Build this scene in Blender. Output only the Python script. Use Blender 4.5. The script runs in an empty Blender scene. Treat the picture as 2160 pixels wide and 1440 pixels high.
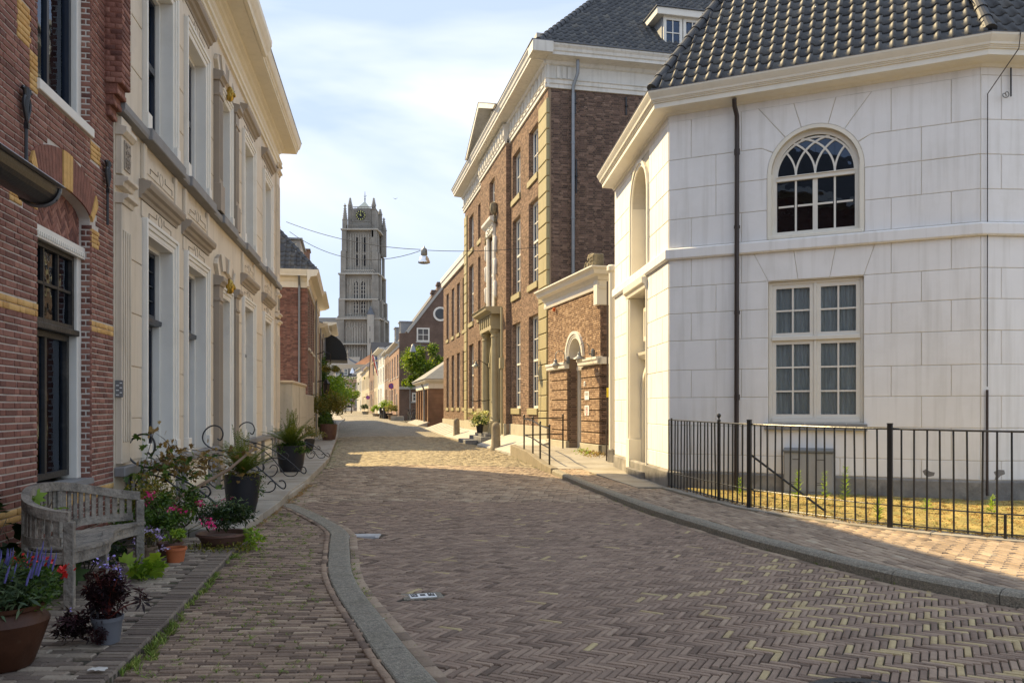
import bpy, bmesh, math, random
import numpy as np
from mathutils import Vector, Matrix
random.seed(7); RNG = np.random.default_rng(7)
R = math.radians
S = bpy.context.scene
COL = S.collection
# ---------------------------------------------------------------- camera
F_PX = 1700.0; HOR = 861.0; EYE = 1.6
cam_d = bpy.data.cameras.new('camera'); cam = bpy.data.objects.new('camera', cam_d); COL.objects.link(cam)
cam.location = (0, 0, EYE); cam.rotation_euler = (R(90), 0, 0)
cam_d.sensor_width = 36; cam_d.lens = 36 * F_PX / 2160; cam_d.shift_y = (HOR - 720) / 2160
cam_d.clip_start = 0.1; cam_d.clip_end = 3000
S.camera = cam
# ---------------------------------------------------------------- light
SUN_DIR = Vector((-1.127, .74, 1.18)).normalized()       # towards the sun
sun_d = bpy.data.lights.new('sun', 'SUN'); sun = bpy.data.objects.new('sun', sun_d); COL.objects.link(sun)
sun_d.energy = 4.5; sun_d.angle = R(0.55); sun_d.color = (1, .77, .42)
sun.rotation_euler = SUN_DIR.to_track_quat('Z', 'Y').to_euler(); sun.location = (-30, 20, 40)
W = bpy.data.worlds.new('World'); S.world = W; W.use_nodes = True
nt = W.node_tree; nt.nodes.clear()
def wn(t, **k):
    n = nt.nodes.new(t)
    for a, b in k.items(): setattr(n, a, b)
    return n
out = wn('ShaderNodeOutputWorld'); bg = wn('ShaderNodeBackground')
sky = wn('ShaderNodeTexSky', sky_type='NISHITA', sun_disc=False)
sky.sun_elevation = math.asin(SUN_DIR.z); sky.sun_rotation = math.atan2(SUN_DIR.x, SUN_DIR.y)
sky.air_density = 1.0; sky.dust_density = 0.35; sky.ozone_density = 1.2
bg.inputs[1].default_value = 0.15
tc = wn('ShaderNodeTexCoord'); mp = wn('ShaderNodeMapping'); mp.inputs['Scale'].default_value = (1.0, 1.0, 3.0)
mp.inputs['Rotation'].default_value = (R(8), R(12), 0)
nz = wn('ShaderNodeTexNoise'); nz.inputs['Scale'].default_value = 1.5; nz.inputs['Detail'].default_value = 5
nz.inputs['Roughness'].default_value = .52; nz.inputs['Distortion'].default_value = .5
cr = wn('ShaderNodeValToRGB'); cr.color_ramp.elements[0].position = .44; cr.color_ramp.elements[1].position = .68
cr.color_ramp.elements[1].color = (.92, .92, .92, 1)
base = wn('ShaderNodeMixRGB'); base.inputs[0].default_value = .93; base.inputs[2].default_value = (2.1, 2.52, 3.28, 1)
mix = wn('ShaderNodeMixRGB'); mix.inputs[2].default_value = (4.1, 4.2, 4.35, 1)
L = nt.links.new
L(tc.outputs['Generated'], mp.inputs[0]); L(mp.outputs[0], nz.inputs[0]); L(nz.outputs[0], cr.inputs[0])
L(sky.outputs[0], base.inputs[1]); L(base.outputs[0], mix.inputs[1]); sz = wn('ShaderNodeSeparateXYZ'); el = wn('ShaderNodeMapRange'); el.inputs[1].default_value = .14; el.inputs[2].default_value = .34; el.inputs[3].default_value = .12
mm = wn('ShaderNodeMath', operation='MULTIPLY'); L(tc.outputs['Generated'], sz.inputs[0]); L(sz.outputs['Z'], el.inputs[0]); L(el.outputs[0], mm.inputs[0]); L(cr.outputs[0], mm.inputs[1]); L(mm.outputs[0], mix.inputs[0])
L(mix.outputs[0], bg.inputs[0]); L(bg.outputs[0], out.inputs[0])
S.view_settings.view_transform = 'Standard'; S.view_settings.look = 'None'
S.view_settings.exposure = 1.08; S.view_settings.gamma = 1; S.view_settings.use_curve_mapping = False
S.cycles.max_bounces = 6; S.cycles.diffuse_bounces = 4; S.cycles.glossy_bounces = 3; S.cycles.transmission_bounces = 4
S.cycles.transparent_max_bounces = 8
# ---------------------------------------------------------------- materials
M = {}
def mat(name, c, rough=.7, var=.12, scale=3.0, bump=0.0, bscale=40.0, c2=None, patch=0, pscale=1.2, pc=(.1, .09, .07), metal=0, spec=.4, tone=None, emit=None, sheen=0, stretch=None, plo=.55, phi=.72, streak=0):
    """principled paint / stone: base colour with noise variation, optional second colour patches, tone attribute ramp and fine bump"""
    m = bpy.data.materials.new(name); m.use_nodes = True; t = m.node_tree; N = t.nodes; LK = t.links.new
    b = N['Principled BSDF']; b.inputs['Roughness'].default_value = rough; b.inputs['Metallic'].default_value = metal
    b.inputs['Specular IOR Level'].default_value = spec
    geo = N.new('ShaderNodeNewGeometry'); pos = geo.outputs['Position']
    if stretch:
        mpn = N.new('ShaderNodeMapping'); mpn.inputs['Scale'].default_value = stretch; LK(pos, mpn.inputs[0]); pos = mpn.outputs[0]
    n1 = N.new('ShaderNodeTexNoise'); n1.inputs['Scale'].default_value = scale; n1.inputs['Detail'].default_value = 5; n1.inputs['Roughness'].default_value = .65; LK(pos, n1.inputs[0])
    if tone:
        a = N.new('ShaderNodeAttribute'); a.attribute_name = 'tone'
        r = N.new('ShaderNodeValToRGB'); r.color_ramp.interpolation = 'LINEAR'
        els = r.color_ramp.elements
        while len(els) < len(tone): els.new(.5)
        for e, (p, col) in zip(els, tone): e.position = p; e.color = (*col, 1)
        LK(a.outputs['Fac'], r.inputs[0]); colr = r.outputs[0]
    else:
        rgb = N.new('ShaderNodeRGB'); rgb.outputs[0].default_value = (*c, 1); colr = rgb.outputs[0]
    if c2:
        n3 = N.new('ShaderNodeTexNoise'); n3.inputs['Scale'].default_value = scale * .45; n3.inputs['Detail'].default_value = 6; LK(pos, n3.inputs[0])
        rr = N.new('ShaderNodeValToRGB'); rr.color_ramp.elements[0].position = .4; rr.color_ramp.elements[1].position = .62; LK(n3.outputs[0], rr.inputs[0])
        mx = N.new('ShaderNodeMixRGB'); LK(rr.outputs[0], mx.inputs[0]); LK(colr, mx.inputs[1]); mx.inputs[2].default_value = (*c2, 1); colr = mx.outputs[0]
    if patch:
        n4 = N.new('ShaderNodeTexNoise'); n4.inputs['Scale'].default_value = pscale; n4.inputs['Detail'].default_value = 8; n4.inputs['Roughness'].default_value = .7; LK(geo.outputs['Position'], n4.inputs[0])
        rr = N.new('ShaderNodeValToRGB'); rr.color_ramp.elements[0].position = plo; rr.color_ramp.elements[1].position = phi
        rr.color_ramp.elements[1].color = (patch, patch, patch, 1); LK(n4.outputs[0], rr.inputs[0])
        mx = N.new('ShaderNodeMixRGB'); LK(rr.outputs[0], mx.inputs[0]); LK(colr, mx.inputs[1]); mx.inputs[2].default_value = (*pc, 1); colr = mx.outputs[0]
    if streak:
        ms = N.new('ShaderNodeMapping'); ms.inputs['Scale'].default_value = (6, 6, .35); LK(geo.outputs['Position'], ms.inputs[0])
        n5 = N.new('ShaderNodeTexNoise'); n5.inputs['Scale'].default_value = 1.4; n5.inputs['Detail'].default_value = 6; LK(ms.outputs[0], n5.inputs[0])
        rr = N.new('ShaderNodeValToRGB'); rr.color_ramp.elements[0].position = .5; rr.color_ramp.elements[1].position = .75
        rr.color_ramp.elements[1].color = (streak, streak, streak, 1); LK(n5.outputs[0], rr.inputs[0])
        mx = N.new('ShaderNodeMixRGB'); LK(rr.outputs[0], mx.inputs[0]); LK(colr, mx.inputs[1]); mx.inputs[2].default_value = (c[0] * .5, c[1] * .48, c[2] * .42, 1); colr = mx.outputs[0]
    mr = N.new('ShaderNodeMapRange'); mr.inputs[3].default_value = 1 - var; mr.inputs[4].default_value = 1 + var; LK(n1.outputs[0], mr.inputs[0])
    mr.inputs[1].default_value = .25; mr.inputs[2].default_value = .75
    mul = N.new('ShaderNodeVectorMath'); mul.operation = 'SCALE'; LK(colr, mul.inputs[0]); LK(mr.outputs[0], mul.inputs['Scale'])
    LK(mul.outputs[0], b.inputs['Base Color'])
    if bump:
        n2 = N.new('ShaderNodeTexNoise'); n2.inputs['Scale'].default_value = bscale; n2.inputs['Detail'].default_value = 4; LK(pos, n2.inputs[0])
        bp = N.new('ShaderNodeBump'); bp.inputs['Strength'].default_value = bump; bp.inputs['Distance'].default_value = .02; LK(n2.outputs[0], bp.inputs['Height']); LK(bp.outputs[0], b.inputs['Normal'])
    if emit: b.inputs['Emission Color'].default_value = (*emit, 1); b.inputs['Emission Strength'].default_value = 1
    M[name] = m; return m
def brickmat(name, c1, c2, mort, mode='xz', bw=.21, rh=.065, ms=.012, ang=0, var=.15):
    """courses of small far bricks; ang turns the pattern to run along the facade"""
    m = mat(name, c1, .85, var, 2.0); t = m.node_tree; N = t.nodes; LK = t.links.new; b = N['Principled BSDF']
    geo = N.new('ShaderNodeNewGeometry'); mp_ = N.new('ShaderNodeMapping'); mp_.inputs['Rotation'].default_value = (0, 0, -ang); LK(geo.outputs['Position'], mp_.inputs[0])
    sp = N.new('ShaderNodeSeparateXYZ'); LK(mp_.outputs[0], sp.inputs[0]); cb = N.new('ShaderNodeCombineXYZ'); LK(sp.outputs['X'], cb.inputs[0])
    LK(sp.outputs['Z' if mode == 'xz' else 'Y'], cb.inputs[1])
    bt = N.new('ShaderNodeTexBrick'); bt.inputs['Scale'].default_value = 1; bt.inputs['Brick Width'].default_value = bw; bt.inputs['Row Height'].default_value = rh
    bt.inputs['Mortar Size'].default_value = ms; bt.inputs['Color1'].default_value = (*c1, 1); bt.inputs['Color2'].default_value = (*c2, 1); bt.inputs['Mortar'].default_value = (*mort, 1)
    LK(cb.outputs[0], bt.inputs[0])
    n1 = N.new('ShaderNodeTexNoise'); n1.inputs['Scale'].default_value = 1.3; n1.inputs['Detail'].default_value = 6; LK(geo.outputs['Position'], n1.inputs[0])
    mr = N.new('ShaderNodeMapRange'); mr.inputs[1].default_value = .25; mr.inputs[2].default_value = .75; mr.inputs[3].default_value = 1 - var * 1.5; mr.inputs[4].default_value = 1 + var * 1.5; LK(n1.outputs[0], mr.inputs[0])
    mul = N.new('ShaderNodeVectorMath'); mul.operation = 'SCALE'; LK(bt.outputs[0], mul.inputs[0]); LK(mr.outputs[0], mul.inputs['Scale']); LK(mul.outputs[0], b.inputs['Base Color'])
    bp = N.new('ShaderNodeBump'); bp.inputs['Strength'].default_value = .5; bp.inputs['Distance'].default_value = .02; bp.invert = True; LK(bt.outputs['Fac'], bp.inputs['Height']); LK(bp.outputs[0], b.inputs['Normal'])
    return m
def glassmat(name, tint=(.3, .33, .36), refl=.5, wav=.02, ior=1.75):
    m = bpy.data.materials.new(name); m.use_nodes = True; t = m.node_tree; N = t.nodes; LK = t.links.new; N.clear()
    o = N.new('ShaderNodeOutputMaterial'); tr = N.new('ShaderNodeBsdfTransparent'); tr.inputs[0].default_value = (*tint, 1)
    gl = N.new('ShaderNodeBsdfGlossy'); gl.inputs['Roughness'].default_value = .01; gl.inputs[0].default_value = (.68, .8, 1, 1)
    fr = N.new('ShaderNodeFresnel'); fr.inputs[0].default_value = ior; mx = N.new('ShaderNodeMixShader')
    nz_ = N.new('ShaderNodeTexNoise'); nz_.inputs['Scale'].default_value = 2.2; g = N.new('ShaderNodeNewGeometry'); LK(g.outputs['Position'], nz_.inputs[0])
    bp = N.new('ShaderNodeBump'); bp.inputs['Strength'].default_value = wav * 10; bp.inputs['Distance'].default_value = .02; LK(nz_.outputs[0], bp.inputs['Height']); LK(bp.outputs[0], gl.inputs['Normal'])
    LK(fr.outputs[0], mx.inputs[0]); LK(tr.outputs[0], mx.inputs[1]); LK(gl.outputs[0], mx.inputs[2]); LK(mx.outputs[0], o.inputs[0])
    M[name] = m; return m
# ---------------------------------------------------------------- objects
def thing(name, label, cat, loc=(0, 0, 0), rz=0, group=None):
    o = bpy.data.objects.new(name, None); COL.objects.link(o); o.location = loc; o.rotation_euler = (0, 0, rz); o.empty_display_size = .1
    o['label'] = label; o['category'] = cat
    if group: o['group'] = group
    return o
def tag(o, label, cat, group=None):
    o['label'] = label; o['category'] = cat
    if group: o['group'] = group
    return o
def worldloc(p):
    v = Vector((0, 0, 0))
    while p is not None: v += p.location; p = p.parent
    return v
class MB:
    def __init__(s): s.v = []; s.f = []
    def add(s, vs, fs):
        k = len(s.v); s.v += [tuple(p) for p in vs]; s.f += [tuple(i + k for i in f) for f in fs]; return s
    def box(s, f, u0, u1, d0, d1, z0, z1):
        P = [f.p(u, d, z) for z in (z0, z1) for u, d in ((u0, d0), (u1, d0), (u1, d1), (u0, d1))]
        return s.add(P, [(0, 3, 2, 1), (4, 5, 6, 7), (0, 1, 5, 4), (1, 2, 6, 5), (2, 3, 7, 6), (3, 0, 4, 7)])
    def prism(s, f, poly, d0, d1, inset=0):
        n = len(poly); P = [f.p(u, d0, z) for u, z in poly] + [f.p(u, d1, z) for u, z in poly]
        F = [tuple(range(n)), tuple(range(n, 2 * n))[::-1]] + [(i, (i + 1) % n, n + (i + 1) % n, n + i) for i in range(n)]
        return s.add(P, F)
    def mold(s, f, u0, u1, prof):
        n = len(prof); P = [f.p(u0, d, z) for d, z in prof] + [f.p(u1, d, z) for d, z in prof]
        F = [tuple(range(n)), tuple(range(n, 2 * n))[::-1]] + [(i, (i + 1) % n, n + (i + 1) % n, n + i) for i in range(n)]
        return s.add(P, F)
    def quad(s, *ps): return s.add(ps, [tuple(range(len(ps)))])
    def tube(s, pts, r, n=8, cap=True):
        pts = [Vector(p) for p in pts]; m = len(pts); rings = []; k = len(s.v); up = Vector((0, 0, 1)); prev = None
        for i, p in enumerate(pts):
            t = (pts[min(i + 1, m - 1)] - pts[max(i - 1, 0)])
            if t.length < 1e-7: t = Vector((0, 0, 1))
            t.normalize()
            a = prev if prev is not None else (up.cross(t) if abs(t.z) < .95 else Vector((1, 0, 0)))
            a = a - t * a.dot(t)
            if a.length < 1e-6: a = t.orthogonal()
            a.normalize(); prev = a; b = t.cross(a); rr = r[i] if isinstance(r, (list, tuple)) else r
            for j in range(n):
                an = 2 * math.pi * j / n; s.v.append(tuple(p + (a * math.cos(an) + b * math.sin(an)) * rr))
        for i in range(m - 1):
            for j in range(n): s.f.append((k + i * n + j, k + i * n + (j + 1) % n, k + (i + 1) * n + (j + 1) % n, k + (i + 1) * n + j))
        if cap: s.f.append(tuple(k + j for j in range(n))[::-1]); s.f.append(tuple(k + (m - 1) * n + j for j in range(n)))
        return s
    def lathe(s, c, prof, n=20, squash=1):
        k = len(s.v); c = Vector(c)
        for r, z in prof:
            for j in range(n):
                a = 2 * math.pi * j / n; s.v.append((c.x + r * math.cos(a), c.y + r * math.sin(a) * squash, c.z + z))
        m = len(prof)
        for i in range(m - 1):
            for j in range(n): s.f.append((k + i * n + j, k + i * n + (j + 1) % n, k + (i + 1) * n + (j + 1) % n, k + (i + 1) * n + j))
        s.f.append(tuple(k + j for j in range(n))[::-1]); s.f.append(tuple(k + (m - 1) * n + j for j in range(n)))
        return s
    def build(s, name, m, parent=None, smooth=False, bevel=0, label=None, kind=None, recalc=True):
        off = worldloc(parent) if parent else Vector((0, 0, 0))
        me = bpy.data.meshes.new(name); me.from_pydata([(x - off.x, y - off.y, z - off.z) for x, y, z in s.v], [], s.f)
        if recalc:
            bm = bmesh.new(); bm.from_mesh(me); bmesh.ops.recalc_face_normals(bm, faces=bm.faces); bm.to_mesh(me); bm.free()
        if smooth: me.shade_smooth()
        me.materials.append(M[m] if isinstance(m, str) else m)
        o = bpy.data.objects.new(name, me); COL.objects.link(o)
        if parent: o.parent = parent
        if bevel:
            b = o.modifiers.new('bevel', 'BEVEL'); b.width = bevel; b.segments = 1; b.limit_method = 'ANGLE'; b.angle_limit = R(40)
        if smooth:
            try:
                for p_ in me.polygons: pass
                me.set_sharp_from_angle(angle=R(38))
            except Exception: pass
        if label: o['label'] = label
        if kind: o['kind'] = kind
        return o
class Fr:
    """vertical plane: u along it, d outwards, z up"""
    def __init__(s, o, u, n=None):
        l = math.hypot(*u); s.o = o; s.u = (u[0] / l, u[1] / l); s.n = n if n else (s.u[1], -s.u[0])
    def p(s, u, d, z): return (s.o[0] + s.u[0] * u + s.n[0] * d, s.o[1] + s.u[1] * u + s.n[1] * d, z)
    def U(s, px, d=0):
        a = (px - 1080) / F_PX; ox = s.o[0] + s.n[0] * d; oy = s.o[1] + s.n[1] * d
        return (a * oy - ox) / (s.u[0] - a * s.u[1])
    def Y(s, px, d=0): u = s.U(px, d); return s.p(u, d, 0)[1]
    def Z(s, px, py, d=0): return EYE + (HOR - py) / F_PX * s.Y(px, d)
    def ang(s): return math.atan2(s.u[1], s.u[0])
WX = Fr((0, 0), (1, 0), (0, -1))
def npmesh(name, V, Q, m, parent=None, tone=None, kind=None, label=None, smooth=False):
    """fast mesh from arrays of vertices and quads"""
    off = worldloc(parent) if parent else Vector((0, 0, 0))
    V = np.asarray(V, np.float32).reshape(-1, 3) - np.array(off, np.float32); Q = np.asarray(Q, np.int32); k = Q.shape[-1]; Q = Q.reshape(-1, k)
    me = bpy.data.meshes.new(name); me.vertices.add(len(V)); me.vertices.foreach_set('co', V.ravel())
    me.loops.add(Q.size); me.loops.foreach_set('vertex_index', Q.ravel()); me.polygons.add(len(Q))
    me.polygons.foreach_set('loop_start', np.arange(0, Q.size, k, dtype=np.int32)); me.polygons.foreach_set('loop_total', np.full(len(Q), k, np.int32))
    me.update(calc_edges=True)
    if smooth: me.shade_smooth()
    if tone is not None:
        a = me.attributes.new('tone', 'FLOAT', 'POINT'); a.data.foreach_set('value', np.asarray(tone, np.float32).ravel())
    me.materials.append(M[m] if isinstance(m, str) else m)
    o = bpy.data.objects.new(name, me); COL.objects.link(o)
    if parent: o.parent = parent
    if kind: o['kind'] = kind
    if label: o['label'] = label
    return o
def inst(name, TV, TQ, pos, ax, m, parent, tones, kind='stuff', smooth=False, label=None):
    """copies of a template: pos (N,3), ax (N,3,3) rows = images of x,y,z"""
    pos = np.asarray(pos, np.float32); ax = np.asarray(ax, np.float32); TV = np.asarray(TV, np.float32); TQ = np.asarray(TQ, np.int32)
    if len(pos) == 0: return None
    V = np.einsum('vk,nkj->nvj', TV, ax) + pos[:, None, :]
    Q = TQ[None] + (np.arange(len(pos)) * len(TV))[:, None, None]
    return npmesh(name, V, Q, m, parent, np.repeat(np.asarray(tones, np.float32), len(TV)), kind, label, smooth)
def pieces(name, stuffname, TV, TQ, pos, ax, m, parent, tones, nmax=300, smooth=False, minpx=9, size=.2):
    """the nearest pieces in view as objects sharing mesh data (8 tones), the rest as one stuff part"""
    pos = np.asarray(pos, np.float32); ax = np.asarray(ax, np.float32); tones = np.asarray(tones)
    y = np.maximum(pos[:, 1], .01); px = 1080 + F_PX * pos[:, 0] / y; py = HOR - (pos[:, 2] - EYE) * F_PX / y
    vis = (px > -20) & (px < 2180) & (py > -20) & (py < 1460) & (pos[:, 1] > .5)
    score = np.where(vis, y, 1e6 + y); order = np.argsort(score)
    ind = [i for i in order[:nmax] if vis[i] and size * F_PX / y[i] >= minpx]
    rest = np.setdiff1d(np.arange(len(pos)), np.array(ind, int)) if len(ind) else np.arange(len(pos))
    off = worldloc(parent) if parent else Vector((0, 0, 0)); meshes = {}
    for i in ind:
        k = int(min(11, tones[i] * 12))
        if k not in meshes:
            me = bpy.data.meshes.new(name); me.from_pydata([tuple(map(float, v)) for v in TV], [], [tuple(int(x) for x in q) for q in TQ]); me.materials.append(M[m])
            a = me.attributes.new('tone', 'FLOAT', 'POINT'); a.data.foreach_set('value', np.full(len(TV), (k + .5) / 12, np.float32))
            if smooth: me.shade_smooth()
            meshes[k] = me
        o = bpy.data.objects.new(name, meshes[k]); COL.objects.link(o); o.parent = parent
        A = ax[i].T; mt = Matrix([[*map(float, A[r_]), float(pos[i][r_] - off[r_])] for r_ in range(3)] + [[0, 0, 0, 1]]); o.matrix_local = mt
    if len(rest): inst(stuffname, TV, TQ, pos[rest], ax[rest], m, parent, tones[rest], 'stuff', smooth)
BLK_V = np.array([(-.5, -.5, -1), (.5, -.5, -1), (.5, .5, -1), (-.5, .5, -1), (-.5, -.5, -.25), (.5, -.5, -.25), (.5, .5, -.25), (-.5, .5, -.25),
                  (-.46, -.40, 0), (.46, -.40, 0), (.46, .40, 0), (-.46, .40, 0)])
BLK_Q = np.array([(8, 9, 10, 11), (4, 5, 9, 8), (5, 6, 10, 9), (6, 7, 11, 10), (7, 4, 8, 11), (0, 1, 5, 4), (1, 2, 6, 5), (2, 3, 7, 6), (3, 0, 4, 7)])
def bricklay(f, u0, u1, z0, z1, holes, m, parent, L_=.21, H=.0625, J=.012, d=.0, dep=.012, nmax=0, name='brick', sname='brickwork', flemish=True, band=None, jit=1.0, tonef=None):
    """courses of bricks standing proud of a mortar wall, cut round holes (functions z -> (ua,ub) or None)"""
    P = []; A = []; T = []; r = 0; z = z0
    while z + H <= z1 + .02:
        zc = z + H / 2; cuts = sorted([h for h in (hh(zc) for hh in holes) if h]); spans = []; a = u0
        for c0, c1 in cuts:
            if c0 > a: spans.append((a, min(c0, u1)))
            a = max(a, c1)
        if a < u1: spans.append((a, u1))
        pat = [L_, L_ / 2] if flemish else [L_]
        u = u0 - (L_ * .25 if r % 2 else L_ * (1.0 if flemish else .5) * .5 + (L_ * .5 if flemish else 0)) ; k = r % 2
        while u < u1:
            w = pat[k % len(pat)] + 0; k += 1
            for s0, s1 in spans:
                a0 = max(u, s0); a1 = min(u + w, s1)
                if a1 - a0 > .035:
                    a0_ = a0 + (J / 2 if a0 > s0 else 0); a1_ = a1 - (J / 2 if a1 < s1 else 0)
                    P.append(f.p((a0_ + a1_) / 2, d + random.uniform(-.002, .0025) * jit, zc))
                    wd = a1_ - a0_; hh_ = H - J
                    tl = random.uniform(-.006, .006) * jit
                    A.append(((f.u[0] * wd, f.u[1] * wd, tl * wd), (-f.u[0] * tl * hh_, -f.u[1] * tl * hh_, hh_), (f.n[0] * dep, f.n[1] * dep, 0)))
                    T.append(tonef(a0_, zc) if tonef else random.random())
            u += w
        z += H; r += 1
    if nmax: pieces(name, sname, BLK_V, BLK_Q, P, A, m, parent, T, nmax)
    else: inst(sname, BLK_V, BLK_Q, P, A, m, parent, T)
def rect(u0, u1, z0, z1): return lambda z: (u0, u1) if z0 < z < z1 else None
def arch(u0, u1, z0, zs, rise=None):
    r = (u1 - u0) / 2; c = (u0 + u1) / 2; h = rise or r
    def fn(z):
        if z0 < z <= zs: return (u0, u1)
        if zs < z < zs + h: w = r * math.sqrt(max(0, 1 - ((z - zs) / h) ** 2)); return (c - w, c + w)
        return None
    return fn
def arcpts(c, zs, r, h, n=16, a0=0, a1=180): return [(c + r * math.cos(R(a0 + (a1 - a0) * i / n)), zs + h * math.sin(R(a0 + (a1 - a0) * i / n))) for i in range(n + 1)]
def wallskin(mb, f, u0, u1, z0, z1, holes, d=0, rev=.2, back=None):
    """facade skin with reveals. holes: (ua,ub,za,zb[,'arch'])"""
    us = sorted({u0, u1, *[h[0] for h in holes], *[h[1] for h in holes]}); zs = sorted({z0, z1, *[h[2] for h in holes], *[h[3] for h in holes]})
    us = [u for u in us if u0 <= u <= u1]; zs = [z for z in zs if z0 <= z <= z1]
    for i in range(len(us) - 1):
        for j in range(len(zs) - 1):
            uc = (us[i] + us[i + 1]) / 2; zc = (zs[j] + zs[j + 1]) / 2
            if any(h[0] < uc < h[1] and h[2] < zc < h[3] for h in holes): continue
            mb.quad(f.p(us[i], d, zs[j]), f.p(us[i + 1], d, zs[j]), f.p(us[i + 1], d, zs[j + 1]), f.p(us[i], d, zs[j + 1]))
    for h in holes:
        a, b, c, e = h[:4]; D = d - rev
        if len(h) > 4:      # round-headed: spandrels + curved soffit
            rr = (b - a) / 2; hh = h[5] if len(h) > 5 else rr; sp = e - hh; pts = arcpts((a + b) / 2, sp, rr, hh, 20)
            half = len(pts) // 2
            mb.quad(*[f.p(u, d, z) for u, z in [(b, e)] + pts[:half + 1]][::-1]); mb.quad(*[f.p(u, d, z) for u, z in [(a, e)] + pts[half:][::-1]])
            for k in range(len(pts) - 1): mb.quad(f.p(pts[k][0], d, pts[k][1]), f.p(pts[k + 1][0], d, pts[k + 1][1]), f.p(pts[k + 1][0], D, pts[k + 1][1]), f.p(pts[k][0], D, pts[k][1]))
            top = sp
        else:
            mb.quad(f.p(a, d, e), f.p(b, d, e), f.p(b, D, e), f.p(a, D, e)); top = e
        mb.quad(f.p(a, d, c), f.p(b, d, c), f.p(b, D, c), f.p(a, D, c))
        mb.quad(f.p(a, d, c), f.p(a, d, top), f.p(a, D, top), f.p(a, D, c)); mb.quad(f.p(b, d, c), f.p(b, d, top), f.p(b, D, top), f.p(b, D, c))
    return mb
def window(par, f, u0, u1, z0, z1, d, m='white', cols=2, rows=4, fw=.07, bw=.03, trans=None, glass='glass', curtain='curtain', sub=True, cd=.12, bd=.03, fd=.07, name='window'):
    """sash or casement window: frame and glazing bars as one part, every pane a sub-part, a curtain behind"""
    mb = MB(); mb.box(f, u0, u0 + fw, d - fd, d, z0, z1); mb.box(f, u1 - fw, u1, d - fd, d, z0, z1)
    mb.box(f, u0 + fw, u1 - fw, d - fd, d, z0, z0 + fw); mb.box(f, u0 + fw, u1 - fw, d - fd, d, z1 - fw, z1)
    lights = []
    segs = [(z0 + fw, z1 - fw, rows, cols)]
    if trans:      # list of (z, thickness, rows_below..) splits
        segs = []; za = z0 + fw
        for (zt, th, rr, cc) in trans:
            segs.append((za, zt - th / 2, rr, cc)); mb.box(f, u0 + fw, u1 - fw, d - fd, d + .012, zt - th / 2, zt + th / 2); za = zt + th / 2
        segs.append((za, z1 - fw, rows, cols))
    for za, zb, rr, cc in segs:
        W_ = (u1 - u0 - 2 * fw - (cc - 1) * bw) / cc; H_ = (zb - za - (rr - 1) * bw) / rr
        for i in range(cc - 1): x = u0 + fw + (i + 1) * W_ + i * bw; mb.box(f, x, x + bw, d - fd + .01, d - .012, za, zb)
        for j in range(rr - 1):
            z = za + (j + 1) * H_ + j * bw
            for i in range(cc): x = u0 + fw + i * (W_ + bw); mb.box(f, x, x + W_, d - fd + .012, d - .014, z, z + bw)
        for i in range(cc):
            for j in range(rr): x = u0 + fw + i * (W_ + bw); z = za + j * (H_ + bw); lights.append((x, x + W_, z, z + H_))
    w = mb.build(name, m, par)
    if sub:
        for (a, b, c, e) in lights: MB().box(f, a - .004, b + .004, d - .045, d - .039, c - .004, e + .004).build('pane', glass, w)
    else:
        g = MB()
        for (a, b, c, e) in lights: g.box(f, a - .004, b + .004, d - .045, d - .039, c - .004, e + .004)
        g.build('pane', glass, w)
    if curtain:
        c_ = MB(); n = 26; dd = d - fd - cd
        pts = [(u0 + fw * .5 + (u1 - u0 - fw) * i / n, dd + .018 * math.sin(i * 2.1) + random.uniform(-.006, .006)) for i in range(n + 1)]
        for (a, da), (b, db) in zip(pts, pts[1:]): c_.quad(f.p(a, da, z0), f.p(b, db, z0), f.p(b, db, z1), f.p(a, da, z1))
        c_.build('curtain', curtain, w, recalc=False)
    return w
# ---------------------------------------------------------------- material library
mat('white', (.74, .71, .64), .45, .05, 2, bump=.02, patch=.25, pc=(.5, .46, .38))
mat('church_paint', (.825, .815, .805), .6, .045, 1.1, bump=.06, bscale=60, patch=.35, pscale=.9, pc=(.60, .57, .51), plo=.48, phi=.8, streak=.28)
mat('church_joint', (.60, .56, .48), .8, .1, 4)
mat('church_trim', (.80, .76, .66), .45, .05, 2, streak=.12)
mat('plinth_stone', (.30, .28, .25), .85, .3, 3, bump=.4, bscale=25, c2=(.18, .17, .16), patch=.7, pscale=2.2, pc=(.09, .085, .08))
mat('beige_paint', (.65, .565, .445), .55, .06, 1.4, bump=.04, patch=.4, pc=(.38, .33, .26), streak=.35)
mat('taupe_paint', (.31, .26, .205), .55, .08, 2, streak=.12)
mat('cream_paint', (.76, .70, .57), .45, .05, 1.6, streak=.15)
mat('bluestone', (.24, .235, .23), .7, .15, 3, bump=.1, patch=.3, pc=(.14, .13, .12))
mat('stoep_slab', (.36, .33, .28), .8, .16, 2.2, bump=.25, bscale=30, c2=(.28, .25, .20), patch=.5, pscale=1.6, pc=(.14, .13, .10))
mat('ramp_slab', (.42, .40, .36), .8, .14, 1.5, bump=.15, patch=.3, pc=(.24, .22, .18))
mat('kerb_stone', (.33, .30, .235), .9, .55, 75, bump=.9, bscale=110, c2=(.24, .22, .18), patch=.45, pscale=1.5, pc=(.10, .10, .06))
mat('mortar', (.56, .51, .45), .9, .12, 5, bump=.2)
mat('mortar_dark', (.17, .145, .12), .9, .15, 5, bump=.2)
mat('house_brick', (.2, .06, .05), .8, .2, 9, bump=.35, bscale=60, tone=[(0, (.13, .056, .044)), (.35, (.205, .087, .064)), (.7, (.265, .117, .085)), (1, (.33, .165, .12))])
mat('yellow_brick', (.6, .37, .13), .75, .15, 9, bump=.3, bscale=60, tone=[(0, (.50, .27, .08)), (1, (.66, .42, .16))])
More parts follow.
